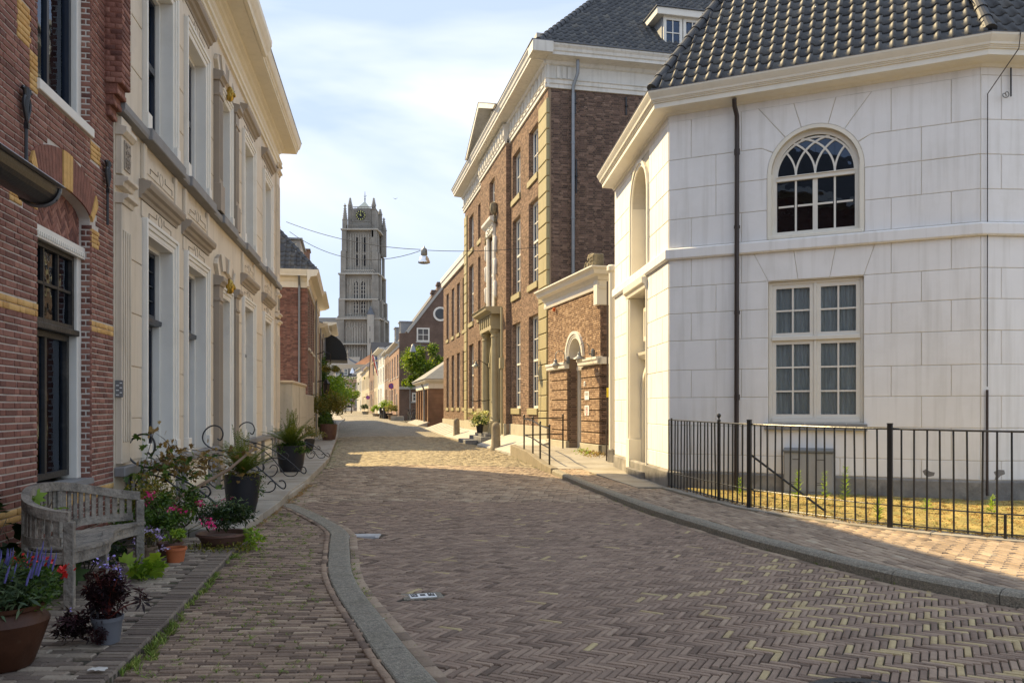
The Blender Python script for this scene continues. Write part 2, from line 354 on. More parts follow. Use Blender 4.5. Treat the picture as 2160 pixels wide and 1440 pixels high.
mat('orphan_brick', (.2, .1, .07), .85, .2, 6, bump=.3, bscale=50, tone=[(0, (.13, .082, .058)), (.3, (.20, .13, .088)), (.7, (.27, .175, .12)), (1, (.35, .235, .165))])
mat('side_brick', (.2, .1, .07), .85, .2, 6, bump=.3, bscale=50, tone=[(0, (.075, .05, .042)), (.4, (.125, .082, .066)), (.8, (.175, .112, .088)), (1, (.25, .17, .13))])  # darker copy of the front brick; shade of side faces put into colour
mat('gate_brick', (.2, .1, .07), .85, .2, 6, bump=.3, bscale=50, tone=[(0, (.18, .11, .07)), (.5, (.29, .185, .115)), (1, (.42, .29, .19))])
mat('quoin_paint', (.345, .30, .17), .7, .1, 2, bump=.08, patch=.3, pc=(.24, .21, .13), streak=.2)
mat('portal_paint', (.37, .325, .205), .6, .1, 2, bump=.06, patch=.3, pc=(.2, .18, .12))
mat('grey_plinth', (.42, .385, .30), .8, .15, 2, bump=.2, patch=.4, pc=(.2, .18, .14))
mat('roof_tile', (.05, .05, .052), .55, .25, 8, bump=.15, bscale=50, spec=.5, tone=[(0, (.045, .047, .052)), (.5, (.075, .077, .08)), (.9, (.115, .11, .10)), (1, (.15, .14, .115))], patch=.3, pscale=5, pc=(.16, .155, .12), plo=.55, phi=.72)
mat('zinc', (.25, .26, .27), .45, .12, 4, metal=.7)
mat('lead', (.30, .31, .32), .5, .2, 5, metal=.3, bump=.1)
mat('pipe_brown', (.045, .032, .028), .4, .2, 6)
mat('iron', (.012, .012, .014), .35, .3, 20, bump=.1, spec=.55, patch=.25, pscale=12, pc=(.06, .04, .02))
mat('fence_iron', (.016, .016, .016), .35, .3, 20, bump=.15, spec=.55, patch=.4, pscale=9, pc=(.07, .06, .045), plo=.6, phi=.7)
mat('dark_frame', (.022, .026, .036), .3, .15, 6, spec=.5)
mat('old_frame', (.03, .028, .026), .55, .3, 9, bump=.3, patch=.5, pscale=5, pc=(.12, .10, .08))
mat('void', (.012, .012, .014), .95, .1, 2)
mat('room', (.05, .045, .04), .95, .3, 1)
mat('curtain', (.55, .53, .49), .9, .12, 6, stretch=(8, 8, .6))
mat('grey_curtain', (.66, .68, .66), .9, .25, 5, stretch=(7, 7, .5))
mat('blind', (.66, .63, .55), .8, .08, 3)
mat('dark_room', (.018, .02, .03), .6, .5, 2)
glassmat('glass'); glassmat('clear_glass', (.86, .88, .88), wav=.02, ior=1.38); glassmat('old_glass', (.30, .28, .22), wav=.09)
glassmat('stained_glass', (.5, .38, .22), wav=.08)
mat('gold', (.42, .28, .06), .3, .15, 20, metal=.9)
mat('door_paint', (.02, .028, .026), .35, .1, 6)
mat('door_grey', (.42, .40, .36), .5, .06, 4)
mat('paver', (.2, .15, .13), .92, .14, 14, bump=.45, bscale=70, tone=[(0, (.13, .093, .070)), (.12, (.215, .155, .116)), (.55, (.312, .228, .170)), (.88, (.375, .28, .205)), (.93, (.44, .34, .19)), (1, (.52, .42, .23))], patch=.38, pscale=.8, pc=(.12, .09, .07), plo=.5, phi=.76)
mat('paver_pink', (.25, .18, .15), .92, .16, 12, bump=.4, bscale=60, tone=[(0, (.20, .15, .11)), (.5, (.33, .25, .18)), (.9, (.41, .32, .23)), (1, (.45, .38, .28))], patch=.3, pscale=.7, pc=(.10, .085, .06))
mat('cobble', (.25, .22, .17), .88, .18, 9, bump=.4, bscale=40, tone=[(0, (.22, .18, .125)), (.5, (.33, .275, .18)), (1, (.43, .36, .235))], patch=.3, pscale=.6, pc=(.13, .13, .07))
mat('walk_brick', (.18, .14, .12), .92, .16, 14, bump=.45, bscale=70, tone=[(0, (.15, .105, .078)), (.5, (.29, .208, .147)), (.9, (.38, .28, .195)), (1, (.46, .36, .25))], patch=.4, pscale=1.3, pc=(.07, .06, .045))
mat('terrace_brick', (.18, .14, .12), .92, .16, 14, bump=.4, bscale=70, tone=[(0, (.12, .092, .075)), (.5, (.24, .195, .15)), (.8, (.34, .285, .22)), (1, (.44, .38, .30))], patch=.4, pscale=1.6, pc=(.06, .055, .045))
mat('joint_soil', (.06, .052, .04), .95, .35, 12, bump=.5, patch=.6, pscale=3.2, pc=(.07, .075, .02), plo=.5, phi=.64)
mat('joint_dry', (.10, .085, .05), .95, .35, 12, bump=.5, patch=.7, pscale=3.2, pc=(.26, .20, .07), plo=.45, phi=.6)
mat('soil', (.045, .036, .028), .95, .4, 12, bump=.8)
mat('sand_yard', (.42, .31, .10), .95, .35, 9, bump=1.0, bscale=22, c2=(.26, .22, .07), patch=.5, pscale=2.2, pc=(.13, .13, .04), plo=.5, phi=.7)
mat('ground', (.16, .14, .10), .95, .3, 3, bump=.4)
brickmat('far_road', (.29, .26, .20), (.35, .31, .24), (.12, .10, .07), mode='xy', bw=.22, rh=.11, ms=.012)
mat('grass_blade', (.12, .19, .03), .7, .3, 3, tone=[(0, (.10, .17, .025)), (.6, (.20, .28, .04)), (1, (.34, .33, .09))])
mat('moss', (.13, .15, .035), .9, .4, 8, bump=.6)
mat('dry_weed', (.35, .2, .08), .85, .3, 6, tone=[(0, (.24, .11, .035)), (.6, (.40, .24, .08)), (1, (.5, .36, .13))])
def leafmat(name, cols, rough=.5, trans=.35):
    m = mat(name, cols[0], rough, .2, 8, tone=[(i / (len(cols) - 1), c) for i, c in enumerate(cols)], spec=.35)
    b = m.node_tree.nodes['Principled BSDF']; t = m.node_tree
    tr = t.nodes.new('ShaderNodeBsdfTranslucent'); mx = t.nodes.new('ShaderNodeMixShader'); mx.inputs[0].default_value = trans
    sc = t.nodes.new('ShaderNodeVectorMath'); sc.operation = 'MULTIPLY'; sc.inputs[1].default_value = (1.5, 1.5, .7)
    src = b.inputs['Base Color'].links[0].from_socket; t.links.new(src, sc.inputs[0]); t.links.new(sc.outputs[0], tr.inputs[0])
    o = [n for n in t.nodes if n.type == 'OUTPUT_MATERIAL'][0]; t.links.new(b.outputs[0], mx.inputs[1]); t.links.new(tr.outputs[0], mx.inputs[2]); t.links.new(mx.outputs[0], o.inputs[0])
leafmat('leaf_green', [(.03, .065, .012), (.06, .12, .02), (.13, .20, .03)])
leafmat('leaf_dark', [(.012, .028, .01), (.025, .05, .015), (.05, .085, .02)])
leafmat('leaf_lime', [(.10, .19, .02), (.20, .32, .03), (.34, .44, .05)])
leafmat('leaf_fern', [(.05, .08, .015), (.10, .14, .02), (.20, .19, .04)])
leafmat('leaf_olive', [(.08, .10, .02), (.17, .17, .035), (.32, .25, .05)])
leafmat('leaf_dry', [(.13, .08, .03), (.25, .16, .06), (.38, .27, .12)], .8)
leafmat('leaf_purple', [(.012, .006, .008), (.03, .012, .016), (.07, .02, .025)])
leafmat('leaf_grey', [(.05, .09, .05), (.09, .14, .07), (.16, .21, .10)])
leafmat('tree_leaf', [(.04, .09, .012), (.12, .20, .02), (.30, .36, .04)])
mat('petal_red', (.55, .015, .012), .5, .2, 20); mat('petal_pink', (.62, .02, .16), .5, .25, 20); mat('petal_lilac', (.36, .28, .68), .5, .2, 20)
mat('petal_violet', (.16, .06, .34), .5, .3, 20, c2=(.6, .52, .7)); mat('petal_blue', (.13, .12, .34), .5, .3, 25)
mat('petal_yellow', (.62, .62, .22), .6, .25, 14)
mat('terracotta', (.42, .125, .045), .7, .15, 8, bump=.15); mat('glazed_brown', (.06, .023, .011), .48, .4, 5, bump=.2, bscale=25, spec=.3, patch=.5, pscale=6, pc=(.11, .07, .045))
mat('bowl_brown', (.14, .075, .055), .5, .3, 6); mat('black_planter', (.018, .018, .022), .42, .2, 5, bump=.05); mat('grey_plastic', (.13, .135, .15), .4, .08, 5)
mat('wood_pot', (.19, .13, .085), .8, .3, 8, stretch=(1, 1, .2), bump=.3); mat('stem', (.10, .11, .03), .7, .2, 9); mat('bark', (.09, .07, .05), .9, .3, 8, bump=.5)
mat('red_stem', (.16, .03, .02), .6, .2, 9)
mat('bench_wood', (.30, .26, .21), .85, .35, 5, bump=.9, bscale=26, stretch=(1.2, 1.2, 1.2), c2=(.22, .20, .17), patch=.75, pscale=7, pc=(.055, .05, .042), plo=.5, phi=.66)
mat('awning', (.01, .012, .014), .5, .2, 4); mat('stone_post', (.24, .205, .15), .85, .2, 5, bump=.4, bscale=30, patch=.4, pscale=3, pc=(.12, .10, .07))
mat('old_stone', (.27, .23, .15), .9, .35, 9, bump=.8, bscale=20, c2=(.16, .14, .10)); mat('stoop_stone', (.20, .20, .20), .7, .15, 4, bump=.1)
mat('cabinet', (.30, .31, .32), .5, .1, 3, streak=.2); mat('plaster_wall', (.50, .46, .38), .8, .1, 2, bump=.15, patch=.5, pscale=1.3, pc=(.24, .22, .18), streak=.4)
mat('plaster_cap', (.48, .40, .30), .85, .15, 3, bump=.1); mat('chrome', (.75, .77, .8), .18, .05, 4, metal=.95); mat('lamp_grey', (.22, .23, .23), .4, .1, 5, metal=.4)
mat('lamp_glass', (.6, .58, .5), .3, .1, 5); mat('wire', (.03, .03, .035), .6, .1, 5); mat('drain', (.38, .38, .38), .45, .3, 8, bump=.2); mat('drain_dark', (.03, .03, .03), .6, .2, 9)
mat('cast_iron', (.07, .065, .06), .5, .3, 12, bump=.4, metal=.5)
mat('tower_stone', (.30, .28, .245), .9, .22, .35, bump=.3, bscale=3, c2=(.22, .205, .18), patch=.55, pscale=.25, pc=(.10, .098, .096), streak=.0)
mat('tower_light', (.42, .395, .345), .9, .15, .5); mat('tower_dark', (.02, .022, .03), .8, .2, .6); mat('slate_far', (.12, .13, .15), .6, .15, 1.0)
mat('copper_roof', (.30, .36, .36), .6, .15, .6); mat('red_roof', (.32, .145, .075), .85, .2, 1.1, c2=(.22, .10, .06)); mat('dark_roof', (.055, .055, .06), .6, .2, 1.5)
mat('far_pane', (.08, .09, .10), .12, .2, 1, spec=.8)
mat('sign_red', (.5, .03, .03), .4, .05, 5); mat('sign_blue', (.03, .10, .42), .4, .05, 5); mat('sign_white', (.8, .8, .78), .5, .04, 5); mat('flag_blue', (.04, .08, .3), .8, .05, 5)
mat('bike', (.02, .02, .022), .4, .1, 5); mat('paper', (.62, .60, .55), .8, .12, 12, bump=.4); mat('orange', (.6, .12, .02), .5, .1, 5); mat('yellow_tag', (.7, .55, .03), .5, .1, 5)
mat('text_dark', (.06, .06, .06), .6, .05, 5)

mat('inst_trim', (.66, .64, .59), .55, .07, 2, streak=.35, patch=.3, pc=(.42, .40, .34))
# ================================================================ GROUND, ROAD, PAVEMENTS
def lerp_pts(pts, y): return float(np.interp(y, [p[1] for p in pts], [p[0] for p in pts]))
LEP = [(1.2, 0), (.7, 1.5), (.3, 2.6), (-.05, 3.6), (-.367, 4.49), (-.65, 5.18), (-.885, 5.83), (-1.29, 6.92), (-1.56, 7.8), (-1.73, 8.61), (-1.92, 9.5), (-2.1, 10.4), (-3.0, 12.2), (-3.62, 13.3), (-3.85, 13.9), (-4.07, 15.7), (-5.44, 23.9), (-7.0, 31.6), (-8.94, 41.2), (-13.5, 63), (-17, 82), (-27, 125), (-42, 190), (-60, 260)]
REP = [(40, -5), (20, 2), (9, 4), (6, 5.1), (4.9, 5.8), (4.08, 6.42), (3.6, 7.1), (3.24, 7.9), (3.0, 8.67), (2.74, 9.34), (2.5, 10.4), (2.03, 12.3), (1.6, 15), (1.26, 17.3), (.97, 19.7), (.25, 24.6), (0, 26.9), (-.75, 31), (-3.3, 44), (-5.4, 56), (-7.0, 62), (-9.2, 70), (-12.2, 82), (-15.5, 100), (-22, 130), (-34, 190), (-50, 260)]
LE = lambda y: lerp_pts(LEP, y)
RE = lambda y: lerp_pts(REP, y)
def g(y): return float(np.interp(y, [45, 62, 85, 140, 200, 400], [0, .28, .5, .78, .95, 1.2]))
def sstep(a, b, x): t = min(1, max(0, (x - a) / (b - a))); return t * t * (3 - 2 * t)
def road_z(x, y):
    l, r = LE(y), RE(y); c = (l + r) / 2; h = max(1.5, (r - l) / 2)
    cam_ = .09 * sstep(9, 19, y) * max(0, 1 - ((x - c) / h) ** 2)
    return g(y) + cam_ + .009 * math.sin(x * 1.7 + y * .6) * math.cos(y * 1.1 - x * .5) + .006 * math.sin(x * 4.1 - y * 2.3) * math.sin(y * 3.3 + 1)
# big ground sheet to the horizon
rows = [-60, -20, 0, 20, 45, 62, 85, 140, 200, 400, 1500]; gv = MB(); xs = [-900, -60, -20, 0, 20, 60, 900]
P = [[(x, y, g(y) - .12) for x in xs] for y in rows]
for i in range(len(rows) - 1):
    for j in range(len(xs) - 1): gv.quad(P[i][j], P[i][j + 1], P[i + 1][j + 1], P[i + 1][j])
gv.build('ground', 'ground', kind='structure')
def strip(name, lf, rf, ys, zf, m, nx=8, kind='structure', parent=None):
    V = []; Q = []
    for y in ys:
        l, r = lf(y), rf(y)
        for k in range(nx + 1): x = l + (r - l) * k / nx; V.append((x, y, zf(x, y)))
    n = nx + 1
    for i in range(len(ys) - 1):
        for k in range(nx): Q.append((i * n + k, i * n + k + 1, (i + 1) * n + k + 1, (i + 1) * n + k))
    return npmesh(name, V, Q, m, parent, kind=kind, smooth=True)
ys = list(np.arange(-8, 44, .5))
road = strip('road', LE, RE, [y for y in ys if y >= -5], lambda x, y: road_z(x, y) - .014, 'joint_soil', 24)
strip('far_road', LE, RE, list(np.arange(43.5, 120, 2)) + list(np.arange(120, 260, 8)), lambda x, y: road_z(x, y) - .002, 'far_road', 10)
def pave(pat, inside, zf, L_, Wd, J, ang, bounds, tonef=None, dep=.03, jz=.003, wob=0):
    """positions, axes and tones of pavers; pat = herring | bond"""
    P = []; A = []; T = []; ca, sa = math.cos(ang), math.sin(ang)
    x0, x1, y0, y1 = bounds; cx, cy = (x0 + x1) / 2, (y0 + y1) / 2; rad = math.hypot(x1 - x0, y1 - y0) / 2 + .3
    def put(u, v, lu, lv, along):
        X = cx + u * ca - v * sa; Y = cy + u * sa + v * ca
        if not (x0 <= X <= x1 and y0 <= Y <= y1) or not inside(X, Y): return
        w_ = wob * math.sin(X * .9 + Y * .7)
        j = random.uniform(-.018, .018)
        if along: a = ang + j
        else: a = ang + math.pi / 2 + j
        c, s_ = math.cos(a), math.sin(a); l = (lu if along else lv) - J; w = (lv if along else lu) - J
        l *= random.uniform(.975, 1.0); w *= random.uniform(.94, 1.0)
        z = zf(X, Y) + random.gauss(0, jz * .5)
        tx, ty = random.gauss(0, .018), random.gauss(0, .03)
        P.append((X, Y, z)); A.append(((c * l, s_ * l, tx * l), (-s_ * w, c * w, ty * w), (0, 0, dep)))
        T.append(tonef(X, Y) if tonef else random.random())
    if pat == 'herring':
        n = int(round(L_ / Wd)); N = int(rad / Wd) + n
        for i in range(-N, N):
            for j in range(-N, N):
                d_ = (i - j) % (2 * n)
                if d_ == 0: put((i + n / 2) * Wd, (j + .5) * Wd, L_, Wd, True)
                elif d_ == 2 * n - 1: put((i + .5) * Wd, (j + n / 2) * Wd, Wd, L_, False)
    else:
        nr = int(rad / Wd) + 1; nc = int(rad / L_) + 1
        for j in range(-nr, nr):
            o_ = (.5 if j % 2 else 0) * L_ + random.uniform(-.01, .01)
            for i in range(-nc, nc): put(i * L_ + o_, j * Wd, L_, Wd, True)
    return P, A, T
def tn(x, y): 
    t = random.betavariate(2, 2) * .88
    if random.random() < (.10 if (x > 1.2 and y < 7.3 and x + .55 * y > 4.6) else .02): t = random.uniform(.92, 1)
    if x > 2.0 and y < 8.5 and random.random() < .14: t = random.uniform(.90, 1)
    return t
inR = lambda y0, y1: (lambda x, y: y0 <= y < y1 and LE(y) + .0 < x < RE(y) - .0)
def lid(x, y): return (abs(x - (-.765)) < .16 and abs(y - 6.9) < .14) or (math.hypot(x - 1.97, y - 4.42) < .36) or (abs(x + 1.86) < .24 and abs(y - 10.12) < .2)
P, A, T = pave('herring', lambda x, y: inR(3.2, 13.6)(x, y) and not lid(x, y), road_z, .2, .05, .0065, R(-28), (-4, 9.5, 3.2, 13.6), tn)
pieces('paver', 'pavers', BLK_V, BLK_Q, P, A, 'paver', road, T, 300)
P, A, T = pave('bond', inR(13.6, 21.5), road_z, .21, .10, .010, R(-6), (-6, 2.5, 13.5, 22), None, jz=.004)
inst('pavers', BLK_V, BLK_Q, P, A, 'paver_pink', road, T)
P, A, T = pave('bond', inR(21.5, 44), road_z, .17, .13, .016, R(-10), (-11, 1.5, 21.5, 44), None, jz=.006)
inst('cobblestones', BLK_V, BLK_Q, P, A, 'cobble', road, T)
# gutter course of bricks along both kerbs
def along_poly(pts, step):
    out = []; acc = 0
    for (ax_, ay), (bx, by) in zip(pts, pts[1:]):
        l = math.hypot(bx - ax_, by - ay); t = acc
        while t < l: out.append((ax_ + (bx - ax_) * t / l, ay + (by - ay) * t / l, math.atan2(by - ay, bx - ax_))); t += step
        acc = t - l
    return out
def smooth(pts, it=2):
    for _ in range(it):
        q = [pts[0]]
        for a, b in zip(pts, pts[1:]): q += [(a[0] * .75 + b[0] * .25, a[1] * .75 + b[1] * .25), (a[0] * .25 + b[0] * .75, a[1] * .25 + b[1] * .75)]
        pts = q + [pts[-1]]
    return pts
def course(pts, off, L_, Wd, zf, m, par, name='gutter_bricks', tl=(0, .9)):
    P = []; A = []; T = []
    for x, y, a in along_poly(pts, L_):
        nx, ny = -math.sin(a), math.cos(a); X, Y = x + nx * off, y + ny * off; l, w = L_ - .008, Wd - .008; a += random.uniform(-.01, .01)
        P.append((X, Y, zf(X, Y) + random.uniform(-.003, .003))); A.append(((math.cos(a) * l, math.sin(a) * l, 0), (-math.sin(a) * w, math.cos(a) * w, 0), (0, 0, .03))); T.append(random.uniform(*tl))
    inst(name, BLK_V, BLK_Q, P, A, m, par, T)
RK = smooth([p for p in REP if 4 <= p[1] <= 19.8][::1], 2); RKu = RK[::-1]      # right kerb, from far to near
LK = smooth([p for p in LEP if 2.6 <= p[1] <= 13.4], 2)
course(RK, .05, .21, .10, lambda x, y: road_z(x, y) + .006, 'paver_pink', road)
course(LK, -.05, .2, .10, lambda x, y: road_z(x, y) + .006, 'paver_pink', road)
course(LK, .262, .2, .06, lambda x, y: .046, 'walk_brick', road)
def kerb(name, pts, w, h, step, m, side, zf, rad=.02):
    """kerb stones, each one its own part"""
    root = bpy.data.objects.new(name, None); COL.objects.link(root); root['kind'] = 'structure'
    # resample
    seg = along_poly(pts, step / 4); i = 0
    while i + 1 < len(seg):
        s = seg[i:i + 5]
        if len(s) < 2: break
        mb = MB(); sect = [(0, -.15), (0, h - rad), (rad * 1.0, h - rad * .25), (rad * 2.2, h), (w - .01, h), (w, h - .008), (w, -.15)]
        k = len(sect); V = []
        for q, (x, y, a) in enumerate(s):
            nx, ny = -math.sin(a) * side, math.cos(a) * side
            e = .004 if q == 0 else (-.004 if q == len(s) - 1 else 0); x += math.cos(a) * e; y += math.sin(a) * e
            for dd, zz in sect: V.append((x + nx * dd, y + ny * dd, zf(x, y) + zz))
        F = [tuple(range(k)), tuple((len(s) - 1) * k + j for j in range(k))[::-1]]
        for q in range(len(s) - 1):
            for j in range(k): F.append((q * k + j, q * k + (j + 1) % k, (q + 1) * k + (j + 1) % k, (q + 1) * k + j))
        mb.add(V, F).build('kerb_stone', m, root); i += 4
    return root
kerb('right_kerb', RK, .17, .115, .95, 'kerb_stone', -1, lambda x, y: 0, .035)
kerb('left_kerb', LK, .225, .045, .95, 'kerb_stone', 1, lambda x, y: 0, .02)
# ---- left pavement (rows of narrow bricks across), between kerb and terrace edge / stoep
LTE = [(-2.0, 0), (-2.1, 2.5), (-2.3, 4.7), (-2.48, 5.86), (-2.95, 8.45), (-3.1, 9.55), (-3.3, 9.75), (-3.75, 13.0), (-3.84, 13.8)]
lte = lambda y: lerp_pts(LTE, y)
lk_in = lambda y: LE(y) - .37
lp = strip('left_pavement', lambda y: lte(y) - .06, lambda y: LE(y) - .2, list(np.arange(0, 13.6, .4)), lambda x, y: .018, 'joint_soil', 6)
P, A, T = pave('bond', lambda x, y: .8 < y < 12.9 and lte(y) + .01 < x < lk_in(y) + .09 - (.05 if y > 11.5 else 0), lambda x, y: .034 + .008 * math.sin(y * 2.1 + x) * math.cos(x * 3), .205, .051, .006, R(3), (-4, .8, .8, 13), None, jz=.004)
pieces('paving_brick', 'paving_bricks', BLK_V, BLK_Q, P, A, 'walk_brick', lp, [t * .95 for t in T], 300)
# ---- brick terrace in front of the red brick house
ter = MB(); tp = [p for p in LTE if p[1] <= 9.6]
for (a, b), (c, d_) in zip(tp, tp[1:]): ter.quad((a, b, .065), (c, d_, .065), (-4.75, d_, .065), (-3.6, b, .065)); ter.quad((a, b, .065), (c, d_, .065), (c, d_, -.1), (a, b, -.1))
terr = ter.build('brick_terrace', 'joint_soil', kind='structure')
P, A, T = pave('bond', lambda x, y: 2.5 < y < 9.45 and -3.75 - .12 * (y - 5) < x < lte(y) - .235, lambda x, y: .085 + .006 * math.sin(x * 3 + y * 2), .21, .082, .010, R(1), (-4.6, -1.8, 2.5, 9.5), lambda x, y: random.uniform(.1, .9), jz=.005)
pieces('terrace_brick', 'terrace_bricks', BLK_V, BLK_Q, P, A, 'terrace_brick', terr, T, 220)
P = []; A = []; T = []
for x, y, a in along_poly([p for p in LTE if 2.4 <= p[1] <= 9.6], .056):      # soldier edge
    a2 = a + math.pi / 2; X, Y = x + math.cos(a2) * .105, y + math.sin(a2) * .105; l, w = .21, .05; a2 = R(1) + random.uniform(-.015, .015)
    P.append((X, Y, .088 + random.uniform(-.004, .004))); A.append(((math.cos(a2) * l, math.sin(a2) * l, 0), (-math.sin(a2) * w, math.cos(a2) * w, 0), (0, 0, .07))); T.append(random.uniform(0, .45))
pieces('edging_brick', 'edging_bricks', BLK_V, BLK_Q, P, A, 'terrace_brick', terr, T, 140)
MB().add([(-3.7, -1, .078), (-4.3, -1, .078), (-5.0, 9.6, .078), (-4.2, 9.6, .078), (-3.75, 6, .078)], [(0, 1, 2, 3, 4)]).build('planting_bed', 'soil', kind='structure')
# ---- stoep in front of the beige house: big slabs + kerb edge
FL = Fr((-3.17, 0), (-.156, 1), (.988, .154))
st = bpy.data.objects.new('stoep', None); COL.objects.link(st); st['kind'] = 'structure'
uY = lambda y: y / .988
for i, (a, b) in enumerate([(9.75, 11.3), (11.3, 12.8), (12.8, 14.4), (14.4, 16.6), (16.6, 18.4), (18.4, 20.2), (20.2, 22), (22, 23.7)]):
    def edge(y): return lerp_pts([(-3.28, 9.7), (-3.68, 12.9), (-3.9, 13.9), (-4.07, 15.7), (-5.42, 23.9)], y)
    wl = lambda y: -3.17 - .156 * y
    for (f0, f1) in ((0, .55), (.55, 1)):
        m_ = MB(); q = []
        for (y, s_) in ((a, 1), (b, -1)):
            yy = y + s_ * .006
            q.append([(wl(yy) + (edge(yy) - wl(yy)) * ff + (.006 if ff == .55 and f0 == .55 else (-.006 if ff == .55 else 0)), yy) for ff in (f0, f1)])
        zt = .145 + random.uniform(-.004, .004); V = []
        for z in (-.1, zt): V += [(*q[0][0], z), (*q[0][1], z), (*q[1][1], z), (*q[1][0], z)]
        m_.add(V, [(0, 1, 2, 3), (4, 5, 6, 7), (0, 1, 5, 4), (1, 2, 6, 5), (2, 3, 7, 6), (3, 0, 4, 7)]).build('stone_slab', 'stoep_slab', st, bevel=.008)
# gravelly strip and kerb in front of the garden wall and houses further on
lf2 = lambda y: lerp_pts([(-6.9, 23.7), (-9.0, 35.5), (-14.9, 65), (-22, 100), (-45, 190)], y)
strip('left_sidewalk', lambda y: lf2(y) - .6, lambda y: LE(y) - .16, list(np.arange(23.75, 66, 1.5)) + [80, 100, 140, 190], lambda x, y: g(y) + .09, 'stoep_slab', 3)
kerb('left_street_kerb', [p for p in LEP if 13.5 <= p[1] <= 82], .17, .12, 1.6, 'stoep_slab', 1, lambda x, y: g(y))
# ---- right pavement
FEN = [(2.95, 15.15), (3.33, 12.97), (3.54, 12.04), (4.05, 10.95), (4.70, 10.02), (5.72, 9.05), (8.2, 7.7), (13, 6.0)]
FENs = smooth(FEN, 1)
FENd = [(a[0] + (b[0] - a[0]) * t / 4, a[1] + (b[1] - a[1]) * t / 4) for a, b in zip(FENs, FENs[1:]) for t in range(4)] + [FENs[-1]]
def XR(y):
    if y > 15.1: return 3.98 - .0676 * y + .05
    return lerp_pts(sorted([(a, b) for a, b in FENs], key=lambda p: p[1]), y)
rp = strip('right_pavement', lambda y: RE(y) + .1, lambda y: XR(y) + .1, list(np.arange(4.4, 21, .4)), lambda x, y: .088, 'joint_dry', 8)
def slope_a(y): return R(62)
P, A, T = pave('bond', lambda x, y: 4.3 < y < 20 and RE(y) + .19 < x < (XR(y) - .2 if y < 15 else min(XR(y), RE(y) + .75)), lambda x, y: .108, .2, .098, .010, R(99), (0.9, 13, 4.3, 20), lambda x, y: random.betavariate(2, 2), jz=.004)
pieces('pavement_brick', 'pavement_bricks', BLK_V, BLK_Q, P, A, 'paver_pink', rp, T, 200)
for i, (a, b) in enumerate([(15.2, 17.0), (17.0, 18.8), (18.8, 20.4)]):      # concrete slabs along the church wall
    m_ = MB(); x = lambda y, s: (XR(y) - .0 if s else RE(y) + .78)
    V = [(x(a, 0), a + .01, 0), (x(a, 1), a + .01, 0), (x(b, 1), b - .01, 0), (x(b, 0), b - .01, 0)]; V = [(p[0], p[1], .0) for p in V] + [(p[0], p[1], .118) for p in V]
    m_.add(V, [(0, 1, 2, 3), (4, 5, 6, 7), (0, 1, 5, 4), (1, 2, 6, 5), (2, 3, 7, 6), (3, 0, 4, 7)]).build('concrete_slab', 'stoep_slab', rp, bevel=.006)
V = []; Q = []; n_ = 50
for i, (x, y) in enumerate(FENd):
    for k in range(n_): t = (k / (n_ - 1)); X, Y = x + (8.5 - x) * t * .9 + 3.2 * t, y + (17 - y) * t; V.append((X, Y, .112 + (.016 * math.sin(X * 9 + Y * 5) * math.cos(Y * 11 - X * 3) + random.uniform(0, .014)) * min(1, k / 2)))
for i in range(len(FENd) - 1):
    for k in range(n_ - 1): Q.append((i * n_ + k, i * n_ + k + 1, (i + 1) * n_ + k + 1, (i + 1) * n_ + k))
npmesh('yard_ground', V, Q, 'sand_yard', kind='structure')
ed = bpy.data.objects.new('fence_footing', None); COL.objects.link(ed); ed['kind'] = 'structure'
sg = along_poly(FENs, .3)
for i in range(0, len(sg) - 4, 4):
    mb = MB(); s = sg[i:i + 5]; V = []
    for q, (x, y, a) in enumerate(s):
        nx, ny = -math.sin(a), math.cos(a); e = .006 if q == 0 else (-.006 if q == 4 else 0); x += math.cos(a) * e; y += math.sin(a) * e
        for dd, zz in ((-.13, .0), (-.13, .122), (.13, .122), (.13, .0)): V.append((x + nx * dd, y + ny * dd, zz))
    F = [(0, 1, 2, 3), (16, 19, 18, 17)] + [(q * 4 + j, q * 4 + (j + 1) % 4, q * 4 + 4 + (j + 1) % 4, q * 4 + 4 + j) for q in range(4) for j in range(4)]
    mb.add(V, F).build('edging_stone', 'stoep_slab', ed, bevel=.006)
# ---- ramp / platform in front of the gatehouse
def rz(y): return float(np.interp(y, [19.8, 21, 23.5, 28], [.12, .15, .33, .37]))
MB_ = MB(); rys = [19.8, 21, 22.2, 23.5, 25.2, 27.2]
for a, b in zip(rys, rys[1:]):
    w = lambda y: 2.72 - .27 * (y - 23) if y > 20.5 else 2.65
    m_ = MB(); V = [(RE(a) + .19, a + .006), (w(a) + .3, a + .006), (w(b) + .3, b - .006), (RE(b) + .19, b - .006)]; zz = [rz(a), rz(a), rz(b), rz(b)]
    V = [(x, y, -.05) for x, y in V] + [(x, y, z) for (x, y), z in zip(V, zz)]
    F = [(0, 1, 2, 3), (4, 5, 6, 7), (0, 1, 5, 4), (1, 2, 6, 5), (2, 3, 7, 6), (3, 0, 4, 7)]
    if a == rys[0]: ramp = bpy.data.objects.new('gate_ramp', None); COL.objects.link(ramp); ramp['kind'] = 'structure'
    m_.add(V, F).build('ramp_slab', 'stoep_slab', ramp)
    m_ = MB(); V = [(RE(a), a + .004), (RE(a) + .18, a + .004), (RE(b) + .18, b - .004), (RE(b), b - .004)]
    V = [(x, y, -.05) for x, y in V] + [(x, y, z + .02) for (x, y), z in zip(V, zz)]
    m_.add(V, F).build('ramp_edge_stone', 'stone_post', ramp, bevel=.012)
